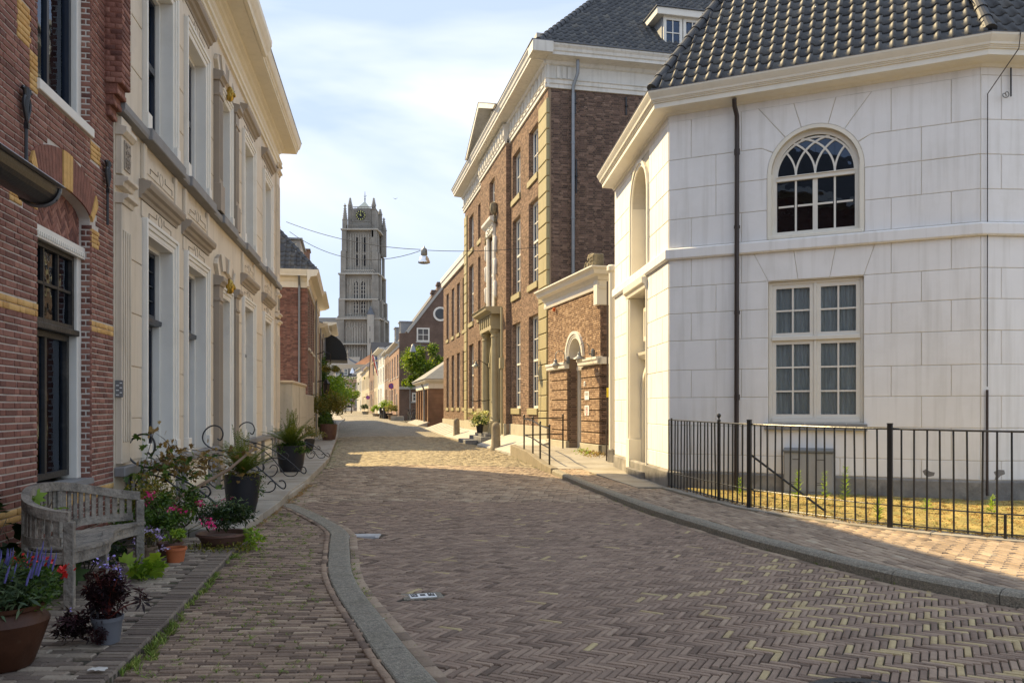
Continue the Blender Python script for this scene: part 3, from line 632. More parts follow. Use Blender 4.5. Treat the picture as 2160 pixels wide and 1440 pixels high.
# ================================================================ RED BRICK HOUSE (left, near)
U_ = lambda y: y / .988
A_ = thing('brick_house', 'dark red brick house with yellow brick bands at the left edge, behind the bench', 'house', FL.p(5, 0, 0))
uA0, uA1 = -9.0, FL.U(240)
wa, wb = FL.U(80), FL.U(192)
CA = (wa + wb) / 2; RA = (wb - wa) / 2
mb = MB(); wallskin(mb, FL, uA0, uA1, 0, 9.3, [(wa, wb, .82, 3.77, 'a', .17), (wa, wb, 4.56, 7.3)], d=-.012, rev=.32)
mb.quad(FL.p(uA1, -.012, 0), FL.p(uA1, -9, 0), FL.p(uA1, -9, 9.3), FL.p(uA1, -.012, 9.3)); mb.quad(FL.p(uA0, -.012, 0), FL.p(uA0, -9, 0), FL.p(uA0, -9, 9.3), FL.p(uA0, -.012, 9.3))
mb.quad(FL.p(uA0, -9, 0), FL.p(uA1, -9, 0), FL.p(uA1, -9, 9.3), FL.p(uA0, -9, 9.3))
wallA = mb.build('wall', 'mortar', A_)
MB().box(FL, uA0 + .1, uA1 - .05, -8.9, -1.6, .1, 9.2).build('interior', 'room', A_)
MB().box(FL, uA0, uA1 + .02, -9.2, .42, 9.32, 9.5).build('eave', 'white', A_)
rA = MB(); rA.mold(FL, uA0, uA1, [(.3, 9.5), (-4.4, 13.2), (-9.1, 9.5)]); rA.build('roof', 'dark_roof', A_)
hA = [rect(wa, wb, .82, 3.6), arch(wa, wb, 3.4, 3.6, .17), rect(wa, wb, 4.56, 7.3)]
ring = lambda z: (lambda w: (CA - w, CA + w) if w > 0 else None)((RA + .17) * 1.0 if 3.6 < z < 3.83 else (RA + .02) * math.sqrt(max(0, 1 - ((z - 3.83) / .34) ** 2)) if 3.83 <= z < 4.15 else 0)
bands = [(2.43, 2.56), (.62, .75)]
bandf = lambda z: (uA0, uA1) if any(a < z < b for a, b in bands) else None
inband = lambda z: None if any(a < z < b for a, b in bands) else (uA0, uA1)
uV = U_(6.0)
yq = [(wb + .0, wb + .30, 4.28, 4.52), (wa - .40, wa - .14, 4.80, 5.16), (wa - .16, wa, 4.45, 4.80), (wb, wb + .26, 3.34, 3.58), (wa - .16, wa, 3.4, 3.6), (wb, wb + .12, 3.0, 3.0), (wa-.55, wa-.28, 3.36, 3.5)]
yqh = [rect(*q) for q in yq]
bricklay(FL, uV, uA1, .08, 7.3, hA + [ring, bandf] + yqh, 'house_brick', wallA, .21, .0605, .013, nmax=300, d=-.003, dep=.010, tonef=lambda u, z: min(1, max(0, random.betavariate(2.2, 2.2))))
bricklay(FL, uA0, uV, .08, 9.2, [bandf], 'house_brick', wallA, .21, .0605, .011, nmax=0, dep=.014)
bricklay(FL, uV, uA1, 7.3, 9.2, [], 'house_brick', wallA, .21, .0605, .011, nmax=0, dep=.014)
for a, b in bands: bricklay(FL, uA0, uA1, a, b - .02, hA, 'yellow_brick', wallA, .21, .0605, .008, dep=.016, name='yellow_brick', sname='yellow_bricks')
for q in yq:
    if q[3] > q[2]: bricklay(FL, q[0], q[1], q[2], q[3] - .02, [], 'yellow_brick', wallA, .16, .05, .006, dep=.016, sname='yellow_bricks')
# reveals in brick
for (a, zt) in ((wb, 3.6), (wb, 7.3)):
    fr_ = Fr(FL.p(wb - .002, 0, 0)[:2], (-.988, -.154), (-.156, -.988))
    bricklay(fr_, .0, .10, .85 if zt < 5 else 4.56, zt, [], 'house_brick', wallA, .21, .0605, .011, dep=.014, sname='reveal_bricks')
# arch voussoirs
def vous(f, c, zs, r, h, th, n, m1, m2, pat, par, d0=-.02, d1=.006, th2=None):
    for i in range(n):
        a0, a1 = i / n + .04 / n, (i + 1) / n - .04 / n
        def pt(t, o): an = math.pi * (1 - t); return (c + (r + o * abs(math.cos(an)) * .45 + 0) * math.cos(an), zs + (h) * math.sin(an) + o * (.55 + .45 * math.sin(an)))
        poly = [pt(a0, 0), pt(a1, 0), pt(a1, th), pt(a0, th)]
        k = pat(i); dd = .012 if k else 0
        MB().prism(f, poly, d0, d1 + dd).build('voussoir', m2 if k else m1, par)
setT = {}
vm = mat('arch_brick', (.21, .088, .062), .8, .35, 9, bump=.3, bscale=60); vy = mat('arch_yellow', (.60, .36, .12), .75, .2, 9, bump=.3)
vous(FL, CA, 3.6, RA + .01, .17, .36, 27, 'arch_brick', 'arch_yellow', lambda i: i in (0, 1, 2, 12, 13, 14, 24, 25, 26), wallA)
# tympanum of herringbone brick
ty = MB(); ty.prism(FL, [(wa, 3.3), (wb, 3.3)] + arcpts(CA, 3.59, RA, .17, 14), -.24, -.13); tymp = ty.build('tympanum', 'mortar', wallA)
P = []; A = []; T = []
for i in range(-20, 20):
    for j in range(-20, 20):
        dd = (i - j) % 6
        if dd not in (0, 5): continue
        Wd = .05; u_, v_ = ((i + 1.5) * Wd, (j + .5) * Wd) if dd == 0 else ((i + .5) * Wd, (j + 1.5) * Wd)
        c_, s_ = math.cos(R(45)), math.sin(R(45)); X = CA + u_ * c_ - v_ * s_; Z = 3.5 + u_ * s_ + v_ * c_
        if abs(X - CA) > RA + .02 or Z < 3.26 or Z > 3.80: continue
        a = R(45) + (0 if dd == 0 else math.pi / 2); l, w = .146, .045
        P.append(FL.p(X, -.121, Z)); T.append(random.random())
        A.append(((FL.u[0] * math.cos(a) * l, FL.u[1] * math.cos(a) * l, math.sin(a) * l), (-FL.u[0] * math.sin(a) * w, -FL.u[1] * math.sin(a) * w, math.cos(a) * w), (FL.n[0] * .012, FL.n[1] * .012, 0)))
inst('tympanum_bricks', BLK_V, BLK_Q, P, A, 'house_brick', wallA, T)
# lower window: white frame, dark transom window with six panes over tall light
wf = MB(); fw = .11
for z0, z1 in ((.86, 3.3), (4.6, 7.3)):
    wf.box(FL, wb - fw, wb, -.26, -.10, z0, z1); wf.box(FL, wa, wa + fw, -.26, -.10, z0, z1); wf.box(FL, wa + fw, wb - fw, -.26, -.10, z1 - .1, z1)
wf.box(FL, wa - .02, wb + .02, -.26, .03, 4.50, 4.6); wf.build('window_frame', 'white', A_, bevel=.006)
lt = MB(); lt.box(FL, wa + .002, wb - .002, -.10, -.06, 3.19, 3.31)
for i in range(26): u = wa + .03 + i * (wb - wa - .06) / 26; lt.box(FL, u, u + .022, -.06, -.045, 3.21, 3.25)
lt.build('dentil_lintel', 'white', A_)
window(A_, FL, wa + fw, wb - fw, 2.42, 3.2, -.13, 'old_frame', 3, 2, .05, .028, glass='old_glass', curtain=None, fd=.06)
MB().box(FL, wa + fw - .03, wb - fw + .03, -.16, -.085, 2.36, 2.42).build('transom', 'old_frame', A_, bevel=.006)
window(A_, FL, wa + fw, wb - fw, .9, 2.36, -.18, 'old_frame', 2, 1, .06, .05, glass='clear_glass', curtain='grey_curtain', cd=.5)
window(A_, FL, wa + fw, wb - fw, 4.62, 7.2, -.16, 'dark_frame', 2, 1, .06, .05, glass='clear_glass', curtain='curtain', cd=.5)
MB().box(FL, wa, wb, -.2, .03, .8, .86).build('window_sill', 'bluestone', A_)
# corbelled brick pier at the top right
pr = MB(); ua, ub = FL.U(222), FL.U(241)
prb = thing('brick_pier', 'corbelled red brick pier high on the corner of the brick house', 'pier', FL.p(ua, 0, 5.1))
for i, (z0, z1, dd) in enumerate([(4.92, 5.04, .045), (5.04, 5.16, .09), (5.16, 5.28, .135), (5.28, 7.6, .18)]):
    MB().box(FL, ua + .015 * (3 - i), ub - .01 * (3 - i), -.02, dd - .012, z0 + .001, z1).build('corbel_core', 'arch_brick', prb)
    bricklay(FL, ua + .015 * (3 - i), ub - .01 * (3 - i), z0, z1 - .02, [], 'house_brick', prb, .21, .0605, .011, d=dd, dep=.014)
    fr_ = Fr(FL.p(ua + .015 * (3 - i), 0, 0)[:2], FL.n, (-FL.u[0], -FL.u[1]))
    bricklay(fr_, 0, dd, z0, z1 - .02, [], 'house_brick', prb, .21, .0605, .011, d=.003, dep=.014)
# wall anchors
def anchor(u, zt, lab):
    t = thing('wall_anchor', lab, 'wall anchor', FL.p(u, .03, zt - .7), group='wrought iron wall anchors')
    MB().tube([FL.p(u, .035, zt - .72), FL.p(u, .035, zt - .2)], .015).box(FL, u - .016, u + .016, .02, .06, zt - .36, zt - .31).build('stem', 'iron', t)
    s = MB()
    for sg in (-1, 1):
        pts = [(0, -.30), (.035, -.24), (.065, -.16), (.06, -.10), (.03, -.08), (.012, -.11), (.02, -.14)]
        s.tube([FL.p(u + sg * x, .04, zt + z) for x, z in smooth(pts, 2)], .015, 6)
        s.tube([FL.p(u + sg * x, .04, zt + z) for x, z in smooth([(0, -.26), (.02, -.14), (.035, -.06), (.07, -.01), (.085, -.035)], 2)], .015, 6)
    s.tube([FL.p(u, .04, zt - .3), FL.p(u, .04, zt - .12), FL.p(u, .04, zt)], [.012, .02, .024], 6)
    for x in (-.045, .045): s.tube([FL.p(u, .04, zt - .2), FL.p(u + x * .7, .04, zt - .08), FL.p(u + x, .04, zt - .005)], [.012, .016, .022], 6)
    s.build('scrollwork', 'iron', t, smooth=True)
anchor(FL.U(46), 4.39, 'black iron wall anchor with curled leaves left of the small arched window')
anchor(FL.U(220), 4.38, 'black iron wall anchor with curled leaves between brick house window and beige house')
# canopy gutter, close at the left edge
gt = thing('canopy_gutter', 'black half round gutter with lead flashing sticking in at the left edge', 'gutter', FL.p(4.5, .4, 3.3))
g0, g1 = 2.0, FL.U(76, .40); mb = MB(); k = []
prof = [(.42 + .15 * math.cos(R(a)), 3.34 + .13 * math.sin(R(a))) for a in range(180, 361, 15)]
prof += [(.42 + .135 * math.cos(R(a)), 3.34 + .115 * math.sin(R(a))) for a in range(360, 179, -15)]
mb.mold(FL, g0, g1, prof); mb.prism(FL, [(g1 - .012, 3.34), (g1, 3.34), (g1, 3.3), (g1 - .012, 3.3)], .28, .56); mb.build('gutter_bowl', 'iron', gt)
mb = MB(); mb.box(FL, g1 - .01, g1 + .004, .28, .56, 3.24, 3.345); mb.build('gutter_stop', 'iron', gt)
MB().mold(FL, g0, g1 + .01, [(.62, 3.345), (.60, 3.365), (.0, 3.60), (.0, 3.575), (.58, 3.345)]).build('flashing', 'lead', gt)
MB().tube([FL.p(g1, .42 + .16 * math.cos(R(a)), 3.34 + .145 * math.sin(R(a))) for a in range(180, 361, 15)], .014, 6).build('gutter_strap', 'zinc', gt)
# ================================================================ BEIGE HOUSE
B_ = thing('beige_house', 'beige stuccoed town house with white window casings and deep cornice', 'house', FL.p(U_(16), 0, 0))
b0, b1 = uA1 + .005, U_(23.45)
bays = [(U_(10.42), U_(12.03)), (U_(12.56), U_(14.2)), (U_(15.06), U_(16.34)), (U_(17.6), U_(19.2)), (U_(20.55), U_(22.1))]
cw = .17; gz = (.92, 3.9); fz = (5.22, 7.55); holes = []
for i, (a, b) in enumerate(bays):
    holes.append((a + cw, b - cw, .16 if i == 2 else gz[0], 3.75 if i == 2 else gz[1])); holes.append((a + cw, b - cw, *fz))
mb = MB(); wallskin(mb, FL, b0, b1, .0, 8.62, holes, 0, .34)
for u in (b0, b1): mb.quad(FL.p(u, 0, 0), FL.p(u, -10, 0), FL.p(u, -10, 8.62), FL.p(u, 0, 8.62))
mb.quad(FL.p(b0, -10, 0), FL.p(b1, -10, 0), FL.p(b1, -10, 8.6), FL.p(b0, -10, 8.6))
wallB = mb.build('wall', 'beige_paint', B_)
MB().box(FL, b0 + .05, b1 - .05, -9.9, -1.3, .1, 9.4).build('interior', 'room', B_)
rB = MB(); rB.mold(FL, b0, b1, [(.0, 9.4), (-2.5, 9.9), (-7.5, 9.9), (-10, 9.4)]); rB.build('roof', 'lead', B_)
def casing(f, a, b, z0, z1, par, m='white', w=.17, foot=True):
    c = MB()
    for (o, dd) in ((0, .045), (.045, .07), (.09, .05)):
        w_ = w - o
        c.box(f, a + o, a + w, .0 if o == 0 else dd - .02, dd, z0, z1 + w - o - .0) if False else None
    for k, (o0, o1, dd) in enumerate(((0, .05, .08), (.05, .11, .06), (.11, w + .002, .04))):
        c.box(f, a + o0, a + o1, 0, dd, z0, z1 + w - o0); c.box(f, b - o1, b - o0, 0, dd, z0, z1 + w - o0)
        c.box(f, a + o1, b - o1, 0, dd, z1 + w - o1, z1 + w - o0)
    if foot: c.box(f, a - .01, a + w + .003, 0, .095, z0, z0 + .22); c.box(f, b - w - .003, b + .01, 0, .095, z0, z0 + .22)
    c.build('casing', m, par, bevel=.006)
    l = MB(); t = .025; i0, i1 = a + w, b - w
    l.box(f, i0 + .001, i0 + t, -.335, .038, z0, z1 - t); l.box(f, i1 - t, i1 - .001, -.335, .038, z0, z1 - t); l.box(f, i0 + .001, i1 - .001, -.335, .038, z1 - t, z1 - .001)
    l.box(f, i0 + t, i0 + .07, -.335, -.14, z0, z1 - t); l.box(f, i1 - .07, i1 - t, -.335, -.14, z0, z1 - t); l.box(f, i0 + .07, i1 - .07, -.335, -.14, z1 - .08, z1 - t)
    l.build('reveal_lining', m, par, bevel=.004)
def hood(f, a, b, z, par, m='taupe_paint', s=1.0):
    MB().mold(f, a, b, [(0, z), (.03 * s, z), (.04 * s, z + .05 * s), (.08 * s, z + .07 * s), (.10 * s, z + .12 * s), (.15 * s, z + .14 * s), (.17 * s, z + .2 * s), (.17 * s, z + .24 * s), (0, z + .27 * s)]).build('hood_moulding', m, par)
for i, (a, b) in enumerate(bays):
    casing(FL, a, b, .16 if i == 2 else gz[0], 3.75 if i == 2 else gz[1], B_); casing(FL, a, b, fz[0], fz[1], B_)
    i0, i1 = a + cw + .07, b - cw - .07
    window(B_, FL, i0, i1, fz[0], fz[1] - .08, -.2, 'dark_frame', 1, 1, .055, trans=[(6.45, .1, 1, 1)], glass='clear_glass', curtain='curtain', fd=.06)
    if i == 2:
        d_ = MB(); d_.box(FL, i0, i1, -.32, -.27, .16, 2.75); d_.box(FL, i0, i1, -.32, -.22, 2.75, 2.85)
        dr = d_.build('door', 'door_grey', B_, bevel=.005)
        for zz in ((.35, .95), (1.1, 2.6)): MB().box(FL, i0 + .12, (i0 + i1) / 2 - .05, -.27, -.255, *zz).box(FL, (i0 + i1) / 2 + .05, i1 - .12, -.27, -.255, *zz).build('door_panel', 'door_grey', dr, bevel=.01)
        window(B_, FL, i0, i1, 2.85, 3.66, -.24, 'door_grey', 1, 1, .06)
    else:
        window(B_, FL, i0, i1, 2.88, gz[1] - .08, -.2, 'dark_frame', 3, 4, .055, .012, glass='stained_glass', curtain='grey_curtain', fd=.05, bd=.01)
        window(B_, FL, i0, i1, gz[0], 2.78, -.24, 'dark_frame', 1, 1, .06, glass='clear_glass', curtain='curtain', fd=.05)
        MB().mold(FL, i0 - .045, i1 + .045, [(-.3, 2.78), (-.15, 2.78), (-.12, 2.81), (-.12, 2.86), (-.16, 2.88), (-.3, 2.88)]).build('transom', 'dark_frame', B_)
    # hoods and panels
    if i != 2:
        hood(FL, a - .1, b + .1, 4.30, B_, s=.9); hood(FL, a - .12, b + .12, 7.98, B_, s=.95)
        for bx in ((a - .02, b + .02, 0, .018, 4.08, 4.29), (a + .05, b - .05, .0, .022, 4.62, 4.92), (a + .12, b - .12, .022, .034, 4.68, 4.86), (a - .03, a + .1, 0, .05, 4.56, 5.02), (b - .1, b + .03, 0, .05, 4.56, 5.02), (a - .02, b + .02, 0, .02, 7.74, 7.97)): MB().box(FL, *bx).build('stucco_panel', 'beige_paint', B_, bevel=.008)
        or_ = MB(); c = (a + b) / 2
        for zz in (4.18, 4.77, 7.86):
            for sg in (-1, 1):
                or_.tube([FL.p(c + sg * x, .034 if zz == 4.77 else .02, zz + z) for x, z in ((.02, .08), (.07, .05), (.09, 0), (.07, -.05), (.02, -.08))], .006, 5)
                or_.tube([FL.p(c + sg * x, .04 if zz == 4.77 else .024, zz + z) for x, z in ((.18, .07), (.18, 0), (.55, 0), (.55, -.07)) if abs(x) < (b - a) / 2 - .08], .005, 5)
        or_.build('stucco_ornament', 'taupe_paint', B_)
        pl = MB(); pl.box(FL, a + .0, b - .0, 0, .03, .28, .74); pl.box(FL, a + .1, b - .1, .03, .045, .36, .66); pl.build('plinth_panel', 'cream_paint', B_, bevel=.008)
    else:
        # flanking pilasters with panels and a segmental head, gilded mask
        for (z0, z1, zc) in ((.16, 3.85, 3.7), (5.22, 7.6, 7.5)):
            for s_ in (a - .34, b + .02):
                q = MB(); q.box(FL, s_, s_ + .32, 0, .12, z0, z1); q.box(FL, s_ - .015, s_ + .335, 0, .15, z0, z0 + .5)
                q.mold(FL, s_ - .04, s_ + .36, [(0, z1), (.14, z1), (.16, z1 + .05), (.2, z1 + .08), (.2, z1 + .16), (0, z1 + .2)]); q.box(FL, s_ - .02, s_ + .34, 0, .14, z1 - .28, z1 - .23)
                for k in range(4): x = s_ + .05 + k * .065; q.box(FL, x, x + .03, .12, .13, z0 + .6, z1 - .34)
                q.build('pilaster', 'taupe_paint', B_, bevel=.005)
            cc = (a + b) / 2; rr = (b - a) / 2 + .02; n = 7
            for k in range(n):
                t0, t1 = 180 - 180 * k / n - 1.2, 180 - 180 * (k + 1) / n + 1.2
                zb = z1 + .1
                poly = [(cc + rr * math.cos(R(t0)), zb + .3 * math.sin(R(t0))), (cc + rr * math.cos(R(t1)), zb + .3 * math.sin(R(t1))), (cc + (rr + .28) * math.cos(R(t1)), zb + .3 * math.sin(R(t1)) + .3), (cc + (rr + .28) * math.cos(R(t0)), zb + .3 * math.sin(R(t0)) + .3)]
                MB().prism(FL, poly, 0, .05 if k % 2 else .075).build('arch_block', 'taupe_paint' if k % 2 else 'beige_paint', B_, bevel=.006)
            mk = MB(); zc_ = z1 + .12
            mk.lathe(FL.p(cc, .12, zc_ - .14), [(.03, 0), (.07, .04), (.085, .12), (.08, .18), (.05, .26), (.01, .29)], 10)
            for s_ in (-1, 1): mk.lathe(FL.p(cc + s_ * .06, .17, zc_), [(.01, -.04), (.035, 0), (.03, .05), (.01, .07)], 8)
            mk.lathe(FL.p(cc, .21, zc_ - .03), [(.01, -.03), (.025, 0), (.01, .05)], 8); mk.build('gilded_mask', 'gold', B_, smooth=True)
# raised wall blocks between the openings
zr = [.955, 1.475, 2.12, 2.78, 3.44, 4.05]; zr2 = [5.24, 5.83, 6.48, 7.14, 7.9]
gaps = [(b0 + .45, bays[0][0]), (bays[0][1], bays[1][0]), (bays[1][1], bays[2][0] - .36), (bays[2][1] + .36, bays[3][0]), (bays[3][1], bays[4][0]), (bays[4][1], b1 - .55)]
for a, b in gaps:
    for zz in (zr, zr2):
        for z0, z1 in zip(zz, zz[1:]): MB().box(FL, a + .015, b - .015, -.005, .018, z0 + .008, z1 - .008).build('wall_block', 'beige_paint', wallB, bevel=.004)
# end pilasters
for (p0, p1) in ((b0 + .05, b0 + .42), (b1 - .5, b1 + .0)):
    q = MB()
    for z0, z1 in ((.95, 4.0), (5.2, 8.3)):
        q.box(FL, p0, p1, 0, .07, z0, z1); n = 3
        for k in range(n + 1): x = p0 + .05 + k * (p1 - p0 - .13) / n; q.box(FL, x, x + .03, .07, .085, z0 + .25, z1 - .3)
        for dz in (0, .2): q.mold(FL, p0 - .02, p1 + .02, [(0, z1 + dz), (.09, z1 + dz), (.10, z1 + .05 + dz), (.15, z1 + .07 + dz), (.15, z1 + .11 + dz), (0, z1 + .13 + dz)])
    q.box(FL, p0, p1, 0, .07, 4.35, 5.02); q.mold(FL, p0 - .02, p1 + .02, [(0, 4.8), (.09, 4.8), (.13, 4.85), (.13, 4.9), (0, 4.93)])
    q.build('pilaster', 'beige_paint', B_, bevel=.005)
    c = (p0 + p1) / 2; q = MB(); q.box(FL, c - .11, c + .11, .07, .085, 4.42, 4.76)
    for k in range(60): uu, zz = c + random.uniform(-.08, .08), random.uniform(4.45, 4.73); q.box(FL, uu - .008, uu + .008, .085, .097, zz - .008, zz + .008)
    q.build('carved_panel', 'taupe_paint', B_)
# stone string courses
MB().mold(FL, b0, b1 + .1, [(0, 5.06), (.11, 5.06), (.125, 5.1), (.125, 5.17), (0, 5.2)]).build('string_course', 'bluestone', B_)
for a, b in bays: 
    MB().box(FL, a - .06, b + .06, .0, .165, 5.055, 5.21).build('window_sill', 'bluestone', B_, bevel=.01)
s = MB(); s.box(FL, b0, bays[2][0] - .36, 0, .12, .8, .915); s.box(FL, bays[2][1] + .36, b1 + .05, 0, .12, .8, .915); s.build('sill_course', 'bluestone', B_, bevel=.01)
s = MB(); s.box(FL, b0, bays[2][0] - .36, 0, .055, .0, .25); s.box(FL, bays[2][1] + .36, b1 + .02, 0, .055, .0, .25)
for a, b in gaps: s.box(FL, a - .02, a + .12, 0, .07, .25, .8); s.box(FL, b - .12, b + .02, 0, .07, .25, .8)
s.build('plinth', 'bluestone', B_, bevel=.008)
# entablature and gutter
cr_ = MB(); e0, e1 = b0, b1 + .12
cr_.mold(FL, e0, e1, [(0, 8.5), (.05, 8.5), (.05, 8.58), (.09, 8.6), (.09, 8.68), (.13, 8.72), (.13, 8.76), (.05, 8.78), (.05, 9.02), (.1, 9.04), (.12, 9.1), (.18, 9.12), (.2, 9.17), (0, 9.17)])
cr_.mold(FL, e0, e1 + .42, [(0, 9.172), (.50, 9.172), (.50, 9.22), (.53, 9.24), (.53, 9.28), (.57, 9.31), (.60, 9.38), (.62, 9.44), (.62, 9.48), (0, 9.48)])
cr_.mold(FL, U_(8.9), U_(17.3), [(.51, 9.16), (.58, 9.17), (.60, 9.24), (.64, 9.30), (.69, 9.40), (.70, 9.5), (.5, 9.5)])
cr_.build('cornice', 'cream_paint', B_)
MB().mold(FL, e0, e1 + .44, [(.60, 9.481), (.635, 9.481), (.635, 9.50), (0, 9.56), (0, 9.481)]).build('gutter_lining', 'lead', B_)
MB().box(FL, b1, b1 + .02, -.02, .06, .16, 8.5).build('end_strip', 'taupe_paint', B_)
# blue-grey bell plate
bp_ = tag(MB().box(FL, b0 + .03, b0 + .042, .0, .09, 1.73, 1.93).build('bell_plate', 'lamp_grey', None, bevel=.002), 'small grey name and bell plate with white marks beside the fluted pilaster', 'bell plate')
pm = MB()
for k in range(6): pm.box(FL, b0 + .026, b0 + .03, .015 + .04 * (k % 2), .045 + .035 * (k % 2), 1.75 + .028 * k, 1.762 + .028 * k)
pm.build('printed_mark', 'sign_white', bp_)
# ================================================================ GARDEN WALLS AND LEFT ROW
gw = thing('garden_wall', 'weathered plaster garden wall with pinkish coping between the beige house and the brick house', 'wall', FL.p(U_(26), 0, 0))
w1 = MB(); w1.box(FL, U_(23.6), U_(25.0), -.55, -.3, 0, 2.62); w1.build('gate_wall', 'plaster_wall', gw, bevel=.01)
MB().box(FL, U_(23.62), U_(25.02), -.6, -.25, 2.62, 2.74).build('coping', 'plaster_cap', gw, bevel=.02)
MB().box(FL, U_(24.2), U_(24.9), -.302, -.26, .3, 1.95).build('garden_gate', 'taupe_paint', gw, bevel=.01)
MB().box(FL, U_(24.55), U_(28.6), -.3, .3, 0, 2.36).build('wall_body', 'plaster_wall', gw, bevel=.012)
for k in range(4):
    a = U_(24.5) + k * 1.05; MB().box(FL, a, a + 1.04, -.34, .34, 2.36 , 2.45 ).build('coping_stone', 'plaster_cap', gw, bevel=.02)
MB().box(FL, U_(24.6), U_(28.5), .3, .308, 1.28, 1.295).box(FL, U_(26.5), U_(26.515), .3, .308, .1, 2.3).build('wall_joint', 'taupe_paint', gw)
g2 = thing('garden_wall', 'lower grey plaster pillar and wall end beside the dark brick side wall', 'wall', FL.p(U_(31), 0, 0))
MB().box(FL, U_(28.75), U_(35.3), -.4, .0, 0, 2.15).build('wall_body', 'plaster_wall', g2, bevel=.01); MB().box(FL, U_(28.74), U_(29.4), -.42, .06, 0, 2.22).build('pillar', 'kerb_stone', g2, bevel=.01)
class FarFr(Fr): pass
def house(label, f, u0, u1, depth, zb, ze, ridge, wall, roofm, trim='white', floors=((1.0, 2.6, 3),), doors=(), name='town_house', cat='house', gable=False, cornice=.35, group=None, chimney=None, pane='far_pane', fronts=None, frame='white', plinth=None, parapet=0, sidewin=None, curt=False, shutters=None, dormers=()):
    """a house of its own: wall skin with real openings, windows with panes, cornice, roof"""
    t = thing(name, label, cat, f.p((u0 + u1) / 2, 0, zb), group=group); hs = []; W_ = u1 - u0
    for (a, b, n, *ww) in floors:
        w = (ww[0] if ww else .55) * W_ / n
        for i in range(n):
            c = u0 + W_ * (i + .5) / n
            if any(abs(c - (u0 + W_ * dx)) < .5 * W_ / n and a < zb + 2.2 for dx, dw, dh in doors): continue
            hs.append((c - w / 2, c + w / 2, a, b))
    dh_ = [(u0 + W_ * dx - dw / 2, u0 + W_ * dx + dw / 2, zb + .1, zb + dh) for dx, dw, dh in doors]
    mb = MB(); wallskin(mb, f, u0, u1, zb - .3, ze, hs + dh_, 0, .16)
    for u in (u0, u1): mb.quad(f.p(u, 0, zb - .3), f.p(u, -depth, zb - .3), f.p(u, -depth, ze), f.p(u, 0, ze))
    mb.quad(f.p(u0, -depth, zb - .3), f.p(u1, -depth, zb - .3), f.p(u1, -depth, ze), f.p(u0, -depth, ze))
    if gable == 'street':      # gable faces the street
        mb.add([f.p(u0, 0, ze), f.p(u1, 0, ze), f.p((u0 + u1) / 2, 0, ridge)], [(0, 1, 2)])
        mb.add([f.p(u0, -depth, ze), f.p(u1, -depth, ze), f.p((u0 + u1) / 2, -depth, ridge)], [(0, 1, 2)])
    elif not gable == 'hip' and not parapet:
        for u in (u0, u1): mb.add([f.p(u, 0, ze), f.p(u, -depth, ze), f.p(u, -depth / 2, ridge)], [(0, 1, 2)])
    mb.build('wall', wall, t)
    MB().box(f, u0 + .15, u1 - .15, -depth + .2, -.75, zb, ze - .05).build('interior', 'room', t)
    r = MB()
    if gable == 'street':
        c = (u0 + u1) / 2
        for s_, ue in ((1, u0 - .15), (1, u1 + .15)): r.add([f.p(ue, .12, ze - .1), f.p(c, .12, ridge + .08), f.p(c, -depth, ridge + .08), f.p(ue, -depth, ze - .1), f.p(ue, .12, ze - .22), f.p(c, .12, ridge - .06), f.p(c, -depth, ridge - .06), f.p(ue, -depth, ze - .22)], [(0, 1, 2, 3), (4, 5, 6, 7), (0, 1, 5, 4), (1, 2, 6, 5), (2, 3, 7, 6), (3, 0, 4, 7)])
    elif gable == 'hip':
        m_ = min(depth / 2, W_ / 2 - .05); r.add([f.p(u0 - .2, .2, ze), f.p(u1 + .2, .2, ze), f.p(u1 + .2, -depth, ze), f.p(u0 - .2, -depth, ze), f.p(u0 + m_, -depth / 2, ridge), f.p(u1 - m_, -depth / 2, ridge)], [(0, 1, 5, 4), (1, 2, 5), (2, 3, 4, 5), (3, 0, 4), (0, 1, 2, 3)])
    elif parapet: r.box(f, u0 + .1, u1 - .1, -depth + .1, -.1, ze - .1, ze - .02)
    else: r.mold(f, u0 + .02, u1 - .02, [(.1, ze + .02), (-depth / 2, ridge), (-depth - .1, ze + .02), (-depth - .1, ze - .1), (-depth / 2, ridge - .14), (.1, ze - .1)])
    rf = r.build('roof', roofm, t)
    if cornice and gable != 'street':
        MB().mold(f, u0 - .1, u1 + .1, [(0, ze - .5), (.06, ze - .5), (.06, ze - .18), (cornice * .6, ze - .12), (cornice, ze), (cornice, ze + .1), (0, ze + .1)]).build('cornice', trim, t)
    for (a, b, c, e) in hs:
        window(t, f, a, b, c, e, -.07, frame, 2, 3, .07, .035, glass=pane, curtain=None, sub=False, fd=.06)
        MB().box(f, a - .06, b + .06, -.02, .07, c - .1, c).build('window_sill', trim, t)
        if curt: MB().box(f, a, b, -.3, -.28, c, e).build('curtain', 'curtain', t)
    for (a, b, c, e) in dh_:
        MB().box(f, a + .06, b - .06, -.16, -.1, c, e - .5).build('door', 'door_paint', t); MB().box(f, a, a + .06, -.15, .02, c, e).box(f, b - .06, b, -.15, .02, c, e).box(f, a + .06, b - .06, -.15, .02, e - .08, e).box(f, a + .06, b - .06, -.15, -.05, e - .5, e - .42).build('door_frame', trim, t)
        MB().box(f, a + .06, b - .06, -.13, -.12, e - .42, e - .08).build('pane', pane, t)
    if plinth: MB().box(f, u0, u1, 0, .05, zb - .2, zb + plinth).build('plinth', 'grey_plinth', t)
    if chimney:
        for (cu, cd, cz, ch, cw_) in chimney: MB().box(f, cu - cw_ / 2, cu + cw_ / 2, cd - .35, cd + .35, cz, cz + ch).box(f, cu - cw_ / 2 - .05, cu + cw_ / 2 + .05, cd - .4, cd + .4, cz + ch - .25, cz + ch - .12).build('chimney', 'chim_brick', rf)
